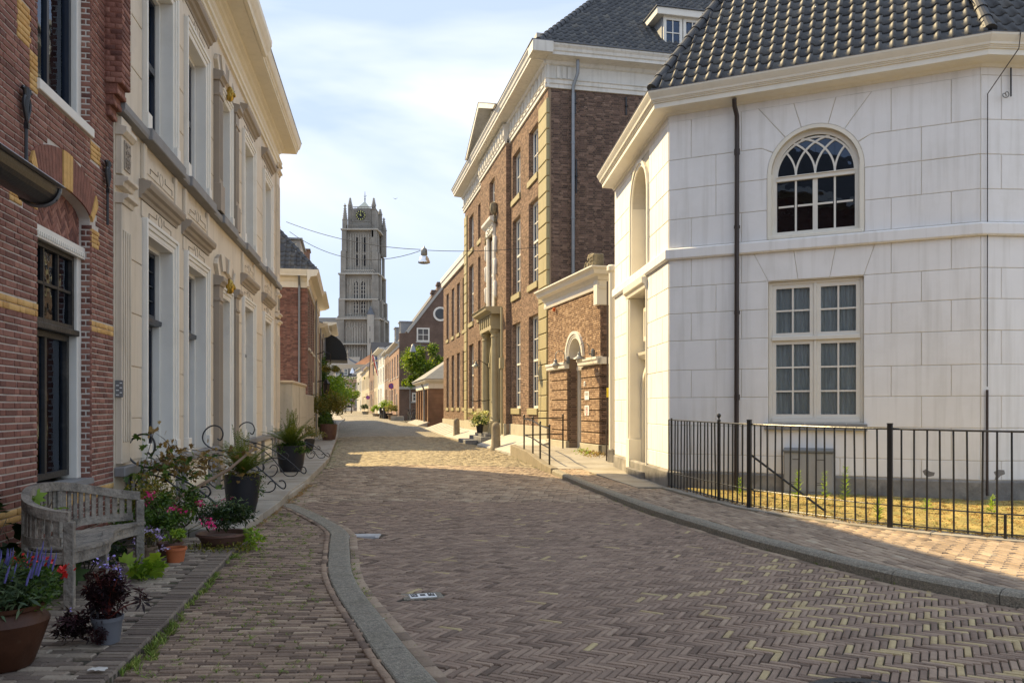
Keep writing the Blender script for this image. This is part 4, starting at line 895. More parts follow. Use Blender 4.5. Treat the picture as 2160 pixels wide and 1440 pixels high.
    for (du, dz, dw, dh) in dormers:
        q = MB(); dd = -.35; q.box(f, du - dw / 2, du + dw / 2, dd - 1.6, dd, dz, dz + dh); dm = q.build('dormer', 'lead', rf)
        window(t, f, du - dw / 2, du + dw / 2, dz, dz + dh, dd + .06, trim, 2, 2, .1, .04, glass=pane, curtain=None, sub=False, name='dormer_window')
        MB().box(f, du - dw / 2 - .12, du + dw / 2 + .12, dd - 1.7, dd + .18, dz + dh, dz + dh + .1).build('dormer_roof', 'lead', rf)
    return t
brickmat('chim_brick', (.16, .075, .05), (.11, .055, .04), (.2, .17, .14))
FB = Fr((-9.0, 35.5), (-.2, 1), (.981, .196)); angB = FB.ang()
brickmat('row_red', (.22, .095, .06), (.16, .07, .05), (.24, .2, .17), ang=angB); brickmat('row_red2', (.27, .13, .085), (.2, .095, .065), (.26, .22, .18), ang=angB)
mat('row_cream', (.44, .375, .27), .7, .1, 1.5, patch=.3); mat('row_grey', (.42, .41, .38), .7, .1, 1.5, patch=.3); mat('row_white', (.62, .61, .58), .6, .06, 1.5, patch=.2)
B2 = house('dark red brick house with tiled roof and white frieze beyond the plaster garden wall', FB, 0, 6.6, 11, 0, 7.35, 13.9, 'row_red', 'dark_roof', 'cream_paint', ((1.0, 3.4, 3, .5), (4.3, 6.6, 3, .5)), doors=((.84, 1.0, 2.9),), gable='hip', cornice=.01, plinth=.6)
# its side wall toward us in real bricks, frieze, gutter, tiles and downpipe
FBs = Fr((-9.0, 35.5), (-.981, -.196), (.196, -.981))
MB().box(FBs, -.02, 9, 0, .004, 0, 6.9).build('mortar_bed', 'mortar_dark', B2)
bricklay(FBs, 0, 4.2, 1.9, 6.9, [], 'house_brick', B2, .21, .0625, .012, d=.012, dep=.012)
MB().mold(FBs, -.1, 9, [(0, 6.9), (.06, 6.9), (.06, 7.15), (.1, 7.2), (.14, 7.32), (.42, 7.38), (.42, 7.42), (.46, 7.52), (.5, 7.64), (0, 7.64)]).build('side_cornice', 'cream_paint', B2)
MB().mold(FB, -.5, 6.7, [(0, 6.9), (.06, 6.9), (.06, 7.15), (.1, 7.2), (.14, 7.32), (.42, 7.38), (.42, 7.42), (.46, 7.52), (.5, 7.64), (0, 7.64)]).build('front_cornice', 'cream_paint', B2)
MB().tube([FBs.p(.35, .42, 7.38), FBs.p(.35, .1, 7.0), FBs.p(.35, .09, 2.3), FBs.p(.6, .09, 2.1)], .05, 8).build('downpipe', 'zinc', B2, smooth=True)
# pan tiles -------------------------------------------------------------
def tile_template(w, l, th=.018, amp=.035, n=10):
    V = []; xs_ = [w * (i / n - .5) * 1.04 for i in range(n + 1)]
    pf = [amp * (1.15 * math.exp(-(((i / n - .80) / .13) ** 2)) + .55 * (2 * (i / n - .36)) ** 2 - .1 + (.25 if i == 0 else 0)) for i in range(n + 1)]
    for (y, lift) in ((0, .024), (l * 1.12, 0)):
        for x, h in zip(xs_, pf): V.append((x, y, h + lift))
    for x, h in zip(xs_, pf): V.append((x, 0, h + .024 - th))
    m = n + 1; Q = [(i, i + 1, m + i + 1, m + i) for i in range(n)] + [(2 * m + i, 2 * m + i + 1, i + 1, i) for i in range(n)]
    return np.array(V), np.array(Q)
def tiled(par, o, ue, up, nrm, w, l, nu, nr, inside, nmax=0, name='roof_tile', u0=0):
    """tiles on a roof plane: o origin at eave, ue unit along eave, up unit up the slope"""
    TV, TQ = tile_template(w, l); P = []; A = []; T = []
    ue, up, nrm = Vector(ue), Vector(up), Vector(nrm)
    for r in range(nr):
        for c in range(nu):
            u = u0 + (c + .5) * w; v = r * l
            if not inside(u, v + l * .5): continue
            p = Vector(o) + ue * u + up * v + nrm * random.uniform(0, .006)
            j = random.uniform(-.022, .022)
            P.append(p); A.append((ue + up * j, up - ue * j, nrm)); T.append(min(.99, random.betavariate(1.6, 2.2) + (.0)))
    if nmax: pieces(name, 'roof_tiles', TV, TQ, P, A, 'roof_tile', par, T, nmax, smooth=True, size=w)
    else: inst('roof_tiles', TV, TQ, P, A, 'roof_tile', par, T, smooth=True)
def ridge(par, a, b, r, step, name='ridge_tile', m='roof_tile'):
    a, b = Vector(a), Vector(b); L_ = (b - a).length; d_ = (b - a).normalized(); n = int(L_ / step)
    s_ = d_.cross(Vector((0, 0, 1))).normalized(); up = s_.cross(d_)
    me = None
    for k in range(n):
        p = a + d_ * (k * step)
        if me is None:
            mb = MB(); N = 8; V = []
            for (t, rr) in ((-.01, r * 1.12), (step * .16, r * 1.12), (step * .17, r), (step * 1.08, r * .92)):
                for q in range(N + 1): an = math.pi * (q / N) * 1.1 - .05 * math.pi; V.append(tuple(d_ * t + s_ * rr * math.cos(an) + up * (rr * math.sin(an))))
            F = [(i * (N + 1) + q, i * (N + 1) + q + 1, (i + 1) * (N + 1) + q + 1, (i + 1) * (N + 1) + q) for i in range(3) for q in range(N)] + [tuple(range(N + 1))]
            mb.add([Vector(v) for v in V], F); o = mb.build(name, m, None, smooth=False); o.parent = par; me = o.data
        else: o = bpy.data.objects.new(name, me); COL.objects.link(o); o.parent = par
        o.location = p - worldloc(par)
th = math.atan2(13.9 - 7.35, 5.5)
hipd = math.cos(th); upv = Vector((-FBs.n[0] * math.cos(th), -FBs.n[1] * math.cos(th), math.sin(th)))
oB = Vector(FBs.p(-.4, .35, 7.55)); ueB = Vector((*FBs.u, 0)); nB = ueB.cross(upv); nB = nB if nB.z > 0 else -nB
tiled(B2, oB + nB * .04, ueB, upv, nB, .24, .30, 30, 22, lambda u, v: u > v * math.cos(th) * .98)
ridge(B2, FBs.p(-.4, .35, 7.6), Vector(FBs.p(-.4, .35, 7.6)) + (ueB * math.cos(th) + upv) * 4.5, .10, .33)
# flat-roofed dormer and chimney behind the hip
q = thing('roof_dormer', 'pale flat topped dormer box on the dark tiled roof left of the tower', 'dormer', FB.p(2.3, -1.2, 7.6))
MB().box(FB, 3.2, 6.2, -3.4, -.5, 7.6, 9.65).build('dormer_body', 'row_grey', q, bevel=.02); MB().box(FB, 3.1, 6.3, -3.5, -.4, 9.65, 9.73).build('dormer_roof', 'lead', q)
window(q, FB, 3.6, 5.8, 7.9, 9.3, -.46, 'white', 3, 1, .08, curtain=None, sub=False, glass='far_pane', name='dormer_window')
q = thing('chimney', 'brick chimney stack beside the pale dormer on the left roofs', 'chimney', FB.p(6.7, -1, 8)); MB().box(FB, 7.6, 8.4, -1.3, -.3, 6.5, 10.0).build('stack', 'row_red2', q, bevel=.01); MB().box(FB, 7.55, 8.45, -1.35, -.25, 10.0, 10.08).build('cap', 'chim_brick', q)
house('narrow cream house with a hanging flower basket next to the dark brick house', FB, 6.65, 13.0, 9, .0, 7.6, 9.5, 'row_cream', 'dark_roof', 'cream_paint', ((1.2, 3.3, 3, .4), (4.4, 6.4, 3, .4)), doors=((.5, 1.0, 2.8),), cornice=.6, plinth=.5)
house('brown brick house behind the climbing ivy on the left', FB, 13.05, 20.0, 9, .1, 6.6, 8.6, 'row_red2', 'dark_roof', 'cream_paint', ((1.2, 3.0, 3, .45), (4.2, 6.0, 3, .45)), cornice=.5)
house('beige house with the black awning and moulded cream cornice', FB, 20.05, 29.0, 9, .2, 7.4, 9.2, 'row_cream', 'dark_roof', 'cream_paint', ((1.4, 3.2, 4, .45), (4.4, 6.3, 4, .45)), cornice=.9)
FB2 = Fr(FB.p(29.1, 0, 0)[:2], (-.28, 1), (.963, .27)); 
house('low brick house at the bend behind the street trees on the left', FB2, 0, 14, 9, .4, 6.4, 9, 'row_red2', 'red_roof', 'white', ((1.6, 3.2, 5, .4), (4.2, 5.6, 5, .4)), cornice=.4)
# black domed awning
aw = thing('awning', 'black domed fabric awning sticking out over the left side of the street', 'awning', FB.p(23.0, 0, 5))
V = []; n = 10; ua_, ub_ = 22.0, 26.0
prof = [(.05 + 1.55 * math.sin(R(90 * k / n)), 5.15 + 1.75 * math.cos(R(90 * k / n))) for k in range(n + 1)]
for u in (ua_, ub_):
    for d_, z in prof: V.append(FB.p(u, d_, z))
mb = MB(); mb.add(V, [(k, k + 1, n + 2 + k, n + 1 + k) for k in range(n)]); mb.add([FB.p(ua_, .0, 5.15)] + [FB.p(ua_, d_, z) for d_, z in prof], [tuple(range(n + 2))]); mb.add([FB.p(ub_, .0, 5.15)] + [FB.p(ub_, d_, z) for d_, z in prof], [tuple(range(n + 2))])
mb.build('canopy', 'awning', aw); MB().box(FB, ua_ - .02, ub_ + .02, 0, 1.62, 5.02, 5.14).build('valance', 'awning', aw)
# downpipes of the left row
for k, (u, z) in enumerate([(6.62, 7.4), (13.02, 6.4), (17.0, 6.4), (20.02, 7.2)]):
    tag(MB().tube([FB.p(u, .1, .2), FB.p(u, .1, z)], .045, 8).build('downpipe', 'zinc', None, smooth=True), ['grey downpipe on the joint between dark brick house and cream house', 'grey downpipe beside the hanging basket', 'grey downpipe behind the ivy', 'grey downpipe just before the black awning'][k], 'downpipe', 'grey downpipes on the left row')
# ================================================================ ORPHANAGE-LIKE TALL BRICK BUILDING (right)
FW = Fr((7.49, 0), (-.22, 1), (-.9766, -.2149)); wY = lambda y: y / .9766
O_ = thing('brick_institution', 'tall brown brick institution with olive quoins, white frieze and pedimented cornice', 'building', FW.p(wY(37), 0, 0))
k0, k1 = wY(28.3), wY(46.3); cP = wY(37.3)
bw = [(wY(29.68), wY(31.1)), (wY(32.5), wY(33.95)), (wY(36.75), wY(38.0)), (2 * cP - wY(33.95), 2 * cP - wY(32.5)), (2 * cP - wY(31.1), 2 * cP - wY(29.68))]
r0, r1 = wY(34.3), 2 * cP - wY(34.3)
zf = [(1.6, 5.12), (6.3, 9.45), (10.3, 12.2)]
side = [(a, b, *z) for i, (a, b) in enumerate(bw) if i != 2 for z in zf]; mid = [(bw[2][0] - .1, bw[2][1] + .1, .5, 5.1), (bw[2][0], bw[2][1], 6.1, 9.6), (bw[2][0], bw[2][1], 10.3, 12.2)]
mb = MB(); wallskin(mb, FW, k0, r0, 0, 12.9, [h for h in side if h[1] < r0], -.014, .30); wallskin(mb, FW, r1, k1, 0, 12.9, [h for h in side if h[0] > r1], -.014, .30)
wallskin(mb, FW, r0, r1, 0, 12.9, mid, .186, .45)
for u in (r0, r1): mb.quad(FW.p(u, -.014, 0), FW.p(u, .186, 0), FW.p(u, .186, 12.9), FW.p(u, -.014, 12.9))
FS = Fr(FW.p(k0, 0, 0)[:2], (.9766, .2149), (.2149, -.9766)); sl = 13.0
mb.quad(FS.p(0, -.012, 0), FS.p(sl, -.012, 0), FS.p(sl, -.012, 12.9), FS.p(0, -.012, 12.9)); mb.quad(FW.p(k1, 0, 0), FW.p(k1, -12, 0), FW.p(k1, -12, 12.9), FW.p(k1, 0, 12.9)); mb.quad(FS.p(sl, 0, 0), FS.p(sl, -18, 0), FS.p(sl, -18, 12.9), FS.p(sl, 0, 12.9))
wallO = mb.build('wall', 'mortar', O_, recalc=True)
bm_ = mat('front_mortar', (.30, .22, .15), .9, .12, 5); wallO.data.materials[0] = bm_
MB().box(FW, k0 + .4, k1 - .3, -11.5, -1.0, .1, 12.8).build('interior', 'dark_room', O_)
hl = lambda hs: [rect(*h[:4]) for h in hs]
bricklay(FW, k0 + .0, r0, .95, 12.85, hl(h for h in side if h[1] < r0), 'orphan_brick', wallO, .21, .066, .012, d=0)
bricklay(FW, r1, k1, .95, 12.85, hl(h for h in side if h[0] > r1), 'orphan_brick', wallO, .21, .066, .012, d=0)
bricklay(FW, r0, r1, .95, 12.85, hl(mid), 'orphan_brick', wallO, .21, .066, .012, d=.2)
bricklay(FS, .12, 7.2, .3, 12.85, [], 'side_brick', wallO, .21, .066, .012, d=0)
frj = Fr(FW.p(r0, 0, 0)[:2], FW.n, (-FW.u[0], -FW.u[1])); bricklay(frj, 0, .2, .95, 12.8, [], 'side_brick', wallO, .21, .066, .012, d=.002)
for (a, b, z0, z1) in side + mid[1:]:      # brick reveals on the far jamb
    dd = .2 if (a, b, z0, z1) in mid else 0
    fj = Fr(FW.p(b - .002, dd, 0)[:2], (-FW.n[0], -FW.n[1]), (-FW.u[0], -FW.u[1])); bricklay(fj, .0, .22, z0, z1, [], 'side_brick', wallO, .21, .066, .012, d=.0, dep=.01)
for (a, b, z0, z1) in side: MB().box(FW, a - .06, b + .06, -.05, .07, z0 - .24, z0).build('window_sill', 'quoin_paint', O_, bevel=.01)
MB().box(FW, bw[2][0] - .1, bw[2][1] + .1, .1, .27, 10.06, 10.3).build('window_sill', 'quoin_paint', O_, bevel=.01)
for (a, b, z0, z1) in side: window(O_, FW, a + .02, b - .02, z0, z1, -.17, 'white', 3, 2, .1, .035, trans=[(z0 + (z1 - z0) * .52, .08, 3, 3)] if z1 - z0 > 2.5 else None, glass='clear_glass', curtain='blind', cd=.02, fd=.1)
window(O_, FW, bw[2][0] + .02, bw[2][1] - .02, 10.3, 12.2, .03, 'white', 3, 4, .1, .035, curtain='curtain')
window(O_, FW, bw[2][0] + .05, bw[2][1] - .05, 6.1, 9.45, .12, 'white', 3, 2, .11, .035, trans=[(7.8, .08, 4, 3)], curtain='curtain')
# ornate window surround with garlands
sr = MB(); a, b = bw[2]; sr.box(FW, a - .22, a, .19, .30, 5.9, 9.6); sr.box(FW, b, b + .22, .19, .30, 5.9, 9.6); sr.box(FW, a - .22, b + .22, .19, .34, 9.6, 10.0)
sr.mold(FW, a - .45, b + .45, [(.2, 10.0), (.34, 10.0), (.5, 10.12), (.52, 10.24), (.2, 10.3)]); sr.build('window_surround', 'white', O_, bevel=.01)
orn = MB()
for k in range(26): uu, zz = random.uniform(a - .2, b + .2), random.uniform(9.55, 9.98); orn.lathe(FW.p(uu, .34, zz - .05), [(.01, 0), (.06, .05), (.01, .1)], 6)
orn.build('carved_ornament', 'row_grey', O_, kind='stuff')
for s_ in (a - .5, b + .5):
    for k, z in enumerate((9.3, 8.3, 7.3)):
        MB().lathe(FW.p(s_, .26, z - .72), [(.02, 0), (.05, .03), (.085, .12), (.075, .4), (.10, .68), (.05, .76)], 10).build('garland', 'row_white', O_, smooth=True)
    q = MB()
    for k in range(14): q.lathe(FW.p(s_ + random.uniform(-.07, .07), .26, 6.15 + k * .03), [(.01, 0), (.05, .04), (.01, .09)], 6)
    for k in range(10): q.lathe(FW.p(s_ + random.uniform(-.1, .1), .28, 9.4 + k * .05 + .5 * (s_ < a)), [(.01, 0), (.07, .05), (.01, .12)], 6)
    q.build('carved_tassel', 'old_stone', O_, kind='stuff')
MB().lathe(FW.p(a - .5, .34, 10.3), [(.05, 0), (.14, .1), (.2, .3), (.14, .5), (.05, .55)], 8).build('shield_finial', 'old_stone', O_, smooth=True)
# quoins
def quoin(f, u0, u1, z0, z1, d0, h=.52, m='quoin_paint'):
    z = z0; k = 0
    while z + h < z1 + .1:
        MB().box(f, u0, u1, -.05, d0, z + .012, z + h - .012).build('quoin', m, O_, bevel=.022); z += h; k += 1
quoin(FW, k0 - .05, k0 + 1.12, .95, 12.8, .07, .55); quoin(FW, k1 - .9, k1, .95, 12.8, .07, .55)
quoin(FS, -.03, .12, .95, 12.8, .045, .55, 'side_quoin') if False else None
MB().box(FW, k0 - .03, r0, .0, .06, .3, .95).box(FW, r1, k1, .0, .06, .3, .95).box(FW, r0 - .02, mid[0][0], .19, .27, .3, .95).box(FW, mid[0][1], r1 + .02, .19, .27, .3, .95).build('plinth', 'grey_plinth', O_, bevel=.01)
MB().box(FS, -.06, sl, 0, .05, .2, .95).build('side_plinth', 'grey_plinth', O_)
# entablature: architrave, frieze with triglyphs, projecting cornice with gutter
eprof = [(-.02, 12.85), (.06, 12.85), (.06, 12.98), (.1, 13.0), (.1, 13.12), (.14, 13.15), (.06, 13.17), (.06, 13.62), (.14, 13.66), (.18, 13.76), (.62, 13.80), (.62, 13.9), (.66, 13.93), (.68, 14.02), (.74, 14.10), (.74, 14.16), (-.02, 14.16)]
MB().mold(FW, k0 - .10, k1 + .3, eprof).build('entablature', 'inst_trim', O_); MB().mold(FS, -.12, sl, [(d * .92, z - .003) for d, z in eprof]).build('entablature', 'inst_trim', O_)
MB().mold(FW, r0 - .03, r1 + .03, [(d + .2, z) for d, z in eprof[:9]] + [(0, 13.66)]).build('risalit_frieze', 'inst_trim', O_)
cn = MB(); cn.prism(FW, [(k0 - .72, 13.8), (k0 - .06, 13.8), (k0 - .06, 14.155), (k0 - .75, 14.155)], -.0, .73); cn.build('cornice_corner', 'inst_trim', O_)
MB().box(FW, k0 - .74, k1 + .4, .0, .76, 14.165, 14.19).box(FS, 0, sl, 0, .72, 14.162, 14.186).build('gutter_edge', 'slate_far', O_)
n = 34; q0 = k0
for i in range(n):
    u = k0 + .25 + i * (k1 - k0 - .5) / (n - 1); dd = .2 if r0 < u < r1 else 0
    t_ = MB()
    for j in range(3): t_.box(FW, u - .12 + j * .09, u - .06 + j * .09, .05 + dd, .11 + dd, 13.18, 13.6)
    for j in range(4): t_.box(FW, u - .12 + j * .07, u - .09 + j * .07, .1 + dd, .14 + dd, 13.06, 13.1)
    t_.build('triglyph', 'inst_trim', O_)
t_ = MB()
for j in range(3): t_.box(FS, .3 + j * .2, .42 + j * .2, .05, .10, 13.18, 13.6)
t_.build('triglyph', 'inst_trim', O_)
# pediment
pd = MB(); pa, pb = r0 - .3, r1 + .3; pz = 14.17; pk = 15.55; c = (pa + pb) / 2
pd.prism(FW, [(pa + .3, pz), (pb - .3, pz), (c, pk - .25)], -.6, .25); pd.build('tympanum', 'inst_trim', O_)
MB().prism(FW, [(pa - .5, pz), (pa, pz), (c, pk - .12), (pb, pz), (pb + .5, pz), (c, pk + .12)], .0, .85).build('pediment_cornice', 'inst_trim', O_)
MB().prism(FW, [(pa - .5, pz + .02), (c, pk + .16), (pb + .5, pz + .02), (c, pk + .125)], -3.0, .87).build('pediment_roof', 'lead', O_)
# roof with pantiles
ph = R(47); def_up = lambda fr: Vector((-fr.n[0] * math.cos(ph), -fr.n[1] * math.cos(ph), math.sin(ph)))
rh = 5.0 * math.tan(ph); eo = .45; E0 = Vector(FW.p(k0 - eo, eo, 14.2)); E1 = Vector(FW.p(k1 + eo, eo, 14.2)); dpt = 11.0
ueS = Vector((*FS.u, 0)); ueW = Vector((*FW.u, 0)); upS = def_up(FS); upW = def_up(FW); nS = ueS.cross(upS); nS = nS if nS.z > 0 else -nS
hd = (ueW * math.cos(ph) + Vector((-FW.n[0], -FW.n[1], 0)) * math.cos(ph)) + Vector((0, 0, math.sin(ph)))
Tp = E0 + hd * (5.6 / math.sin(ph) * .73 * 1.0)
q = MB(); K = 7.0; sx = E0 + ueS * (sl + 1); kk = K * math.cos(ph) / 1.0
topS0 = E0 + hd * K; topS1 = sx + upS * K; topW1 = E1 + (-ueW * math.cos(ph) + Vector((-FW.n[0], -FW.n[1], 0)) * math.cos(ph) + Vector((0, 0, math.sin(ph)))) * K
q.quad(E0, sx, topS1, topS0); q.quad(E0, E1, topW1, topS0); q.quad(E1, topW1, E1 + ueS * 10 + upS * 0); q.quad(topS0, topS1, topW1)
roofO = q.build('roof', 'dark_roof', O_, recalc=False)
tiled(roofO, E0 + nS * .05 - upS * .05, ueS, upS, nS, .245, .30, 44, 22, lambda u, v: u > v * math.cos(ph) + .0)
ridge(roofO, E0 + Vector((0, 0, .05)), E0 + hd * K + Vector((0, 0, .05)), .12, .36)
# white dormer with casements on the side roof
u0, u1 = FS.U(1395, -.25), FS.U(1482, -.25); zd0, zd1 = 14.3, FS.Z(1430, 40, -.25)
dm = MB(); dm.box(FS, u0 + .02, u1 - .02, -2.3, -.27, zd0, zd1); dmo = dm.build('dormer_body', 'lead', roofO)
dw = MB(); dw.box(FS, u0 - .25, u1 + .25, -2.4, -.02, zd1, zd1 + .26); dw.build('dormer_cornice', 'white', roofO, bevel=.015); MB().box(FS, u0 - .3, u1 + .3, -2.5, .04, zd1 + .262, zd1 + .29).build('dormer_roof', 'slate_far', roofO)
um = (u0 + u1) / 2
window(roofO, FS, u0 + .06, um - .02, zd0, zd1, -.18, 'white', 2, 3, .11, .035, glass='glass', curtain='curtain'); window(roofO, FS, um + .02, u1 - .06, zd0, zd1, -.18, 'white', 2, 3, .11, .035, glass='glass', curtain='curtain')
# long white dormer behind the front parapet near the corner
v0, v1 = FW.U(1160, -.4), FW.U(1108, -.1); v0 = k0 + 1.3; v1 = k0 + 4.6
MB().box(FW, v0, v1, -3, -.05, 14.2, 15.1).build('attic_dormer', 'white', roofO, bevel=.01); MB().box(FW, v0 - .15, v1 + .15, -3.1, .12, 15.1, 15.3).build('attic_cornice', 'row_grey', roofO)
for k in range(5): MB().box(FW, v0 + .3 + k * .6, v0 + .62 + k * .6, -.06, -.03, 14.45, 14.95).build('pane', 'far_pane', roofO)
# downpipe on the side wall, small irons
tag(MB().tube([FS.p(.98, .36, 13.75), FS.p(.98, .36, 13.3), FS.p(.88, .14, 12.9), FS.p(.88, .12, 12.5)], .06, 8).tube([FS.p(.88, .12, 12.6), FS.p(.88, .12, 3.9)], .065, 8).tube([FS.p(.88, .12, 8.25), FS.p(.88, .12, 8.33)], .08, 8).tube([FS.p(.88, .12, 10.9), FS.p(.88, .12, 10.98)], .08, 8).build('downpipe', 'zinc', None, smooth=True), 'tall grey downpipe on the shaded side wall of the tall brick building', 'downpipe')
for k, (px, z0, z1) in enumerate([(1213, 12.0, 12.75), (1320, 12.1, 12.75), (1215, 9.2, 10.4)]):
    u = FS.U(px); tag(MB().box(FS, u - .025, u + .025, .02, .05, z0, z1).tube([FS.p(u, .05, (z0 + z1) / 2 - .03), FS.p(u, .05, (z0 + z1) / 2 + .03)], .05, 6).build('wall_anchor', 'iron', None), ['short iron bar anchor under the frieze beside the grey downpipe', 'short iron bar anchor under the frieze right of the downpipe', 'long iron bar anchor halfway up the shaded brick side wall'][k], 'wall anchor', 'iron bar anchors on the side wall')
# portal: two columns with entablature
pt = thing('portal', 'olive painted stone portal with two columns and heavy entablature on the tall brick building', 'portal', FW.p(cP, .6, .4))
cPw = cP; cP = cP - .55; pw = 1.10; ca, cb = cP - pw + .02, cP + pw - .02; pd_ = .40
for u in (ca, cb):
    MB().box(FW, u - .27, u + .27, max(.2, pd_ - .27), pd_ + .27, .25, 1.0).box(FW, u - .3, u + .3, .2, pd_ + .3, .25, .42).build('pedestal', 'portal_paint', pt, bevel=.012)
    MB().lathe(FW.p(u, pd_, 1.0), [(.25, 0), (.25, .06), (.21, .1), (.215, .16), (.19, .2), (.195, 1.2), (.185, 2.6), (.165, 3.72), (.19, 3.74), (.19, 3.79), (.165, 3.81), (.17, 3.9), (.22, 3.96), (.25, 4.0), (.25, 4.06)], 20).build('column', 'portal_paint', pt, smooth=True)
    MB().box(FW, u - .16, u + .16, .2, .34, .3, 5.06).build('pilaster', 'portal_paint', pt, bevel=.01)
en = MB(); e0_, e1_ = ca - .3, cb + .3
en.box(FW, e0_, e1_, .2, pd_ + .24, 5.07, 5.24); en.box(FW, e0_ + .02, e1_ - .02, .2, pd_ + .22, 5.24, 5.72); en.mold(FW, e0_ - .3, e1_ + .3, [(.2, 5.72), (pd_ + .26, 5.72), (pd_ + .3, 5.8), (pd_ + .52, 5.86), (pd_ + .54, 5.96), (pd_ + .6, 6.02), (.2, 6.05)])
ent = en.build('entablature', 'portal_paint', pt, bevel=.008)
for k in range(6):
    u = e0_ + .12 + k * (e1_ - e0_ - .24) / 5; q = MB()
    for j in range(3): q.box(FW, u - .09 + j * .07, u - .045 + j * .07, pd_ + .22, pd_ + .27, 5.26, 5.68)
    q.build('triglyph', 'portal_paint', ent)
ar = MB()
for o, dd in ((0, .3), (.07, .34)):
    pass
pts = arcpts(cP, 3.7, .62, .72, 14); pts2 = arcpts(cP, 3.7, .76, .88, 14)
for k in range(14): ar.prism(FW, [pts[k], pts[k + 1], pts2[k + 1], pts2[k]], .19, .30)
ar.box(FW, cP - .76, cP - .62, .19, .30, .5, 3.7).box(FW, cP + .62, cP + .76, .19, .30, .5, 3.7); ar.box(FW, cP - .82, cP - .58, .19, .34, 3.5, 3.7).box(FW, cP + .58, cP + .82, .19, .34, 3.5, 3.7)
ar.build('door_arch', 'portal_paint', pt)
MB().box(FW, cP - .64, cP + .64, -.24, -.16, .5, 3.2).box(FW, cP - .02, cP + .02, -.16, -.13, .5, 3.2).build('door', 'door_paint', pt, bevel=.01)
for k in (-1, 1):
    for z0, z1 in ((.7, 1.4), (1.6, 2.9)): MB().box(FW, cP + k * .32 - .2, cP + k * .32 + .2, -.16, -.14, z0, z1).build('door_panel', 'door_paint', pt, bevel=.01)
for u in (ca, cb): MB().tube([FW.p(u, pd_ + .24, 1.98), FW.p(u - .2, pd_ + .55, 1.92), FW.p(u - .35, pd_ + .8, 1.98)], .02, 6).build('torch_ring', 'iron', pt)
tl_ = thing('wall_lamp', 'grey wall lamp with wide shade beside the left column of the portal', 'lamp', FW.p(cb - .2, .9, 3.5))
def shade(t, p, s=1.0):
    MB().lathe((p[0], p[1], p[2]), [(.17 * s, 0), (.16 * s, .015 * s), (.07 * s, .07 * s), (.05 * s, .10 * s), (.05 * s, .15 * s), (.02 * s, .18 * s)], 16).build('lamp_shade', 'lamp_grey', t, smooth=True)
    MB().lathe((p[0], p[1], p[2] - .09 * s), [(.02 * s, 0), (.06 * s, .02 * s), (.075 * s, .06 * s), (.07 * s, .1 * s)], 12).build('lamp_globe', 'lamp_glass', t, smooth=True)
shade(tl_, FW.p(cb - .45, .95, 3.55), 1.2); MB().tube([FW.p(cb - .45, .95, 3.75), FW.p(cb - .4, .8, 3.85), FW.p(cb - .2, .35, 3.6)], .015, 6).build('lamp_arm', 'iron', tl_)
tag(MB().tube([FW.p(r0 + .12, .36, .5), FW.p(r0 + .12, .36, 5.9)], .06, 8).box(FW, r0 + .0, r0 + .24, .28, .46, 3.3, 3.75).build('downpipe', 'portal_paint', None, smooth=True), 'olive painted downpipe with box right of the portal columns', 'downpipe')
# steps
stp = thing('door_steps', 'two grey stone steps in front of the olive portal', 'steps', FW.p(cP, 1.3, 0))
MB().box(FW, ca - .75, cb + .25, .3, 1.15, 0, .36).build('step', 'stoop_stone', stp, bevel=.015); MB().box(FW, ca + .1, cb + .35, 1.16, 1.65, 0, .2).build('step', 'stoop_stone', stp, bevel=.015)
MB().box(FW, ca - .5, cb + .0, .3, .92, .36, .50).build('landing', 'stoop_stone', stp, bevel=.012)
# sloping cellar-hatch slabs
hs_ = thing('sloping_slabs', 'row of pale stone slabs sloping from the brick plinth to the street', 'slabs', FW.p(k0 + 3, .6, 0))
def slope(u0, u1, dout=1.35, zi=.5, f=FW, par=None):
    n = max(1, int(round((u1 - u0) / 1.25)))
    for k in range(n):
        a = u0 + (u1 - u0) * k / n + .012; b = u0 + (u1 - u0) * (k + 1) / n - .012; zb_ = g(f.p(a, 0, 0)[1])
        MB().mold(f, a, b, [(.0, zi + zb_), (.1, zi + zb_), (dout, .06 + zb_), (dout, -.1), (0, -.1)]).build('slab', 'ramp_slab', par or hs_, bevel=.01)
slope(k0 - .9, ca - .8)
h2_ = thing('sloping_slabs', 'row of pale sloping stone slabs beyond the portal steps towards the lower wing', 'slabs', FW.p(k1, .6, 0)); slope(cb + .45, wY(56), 1.25, .45, par=h2_)
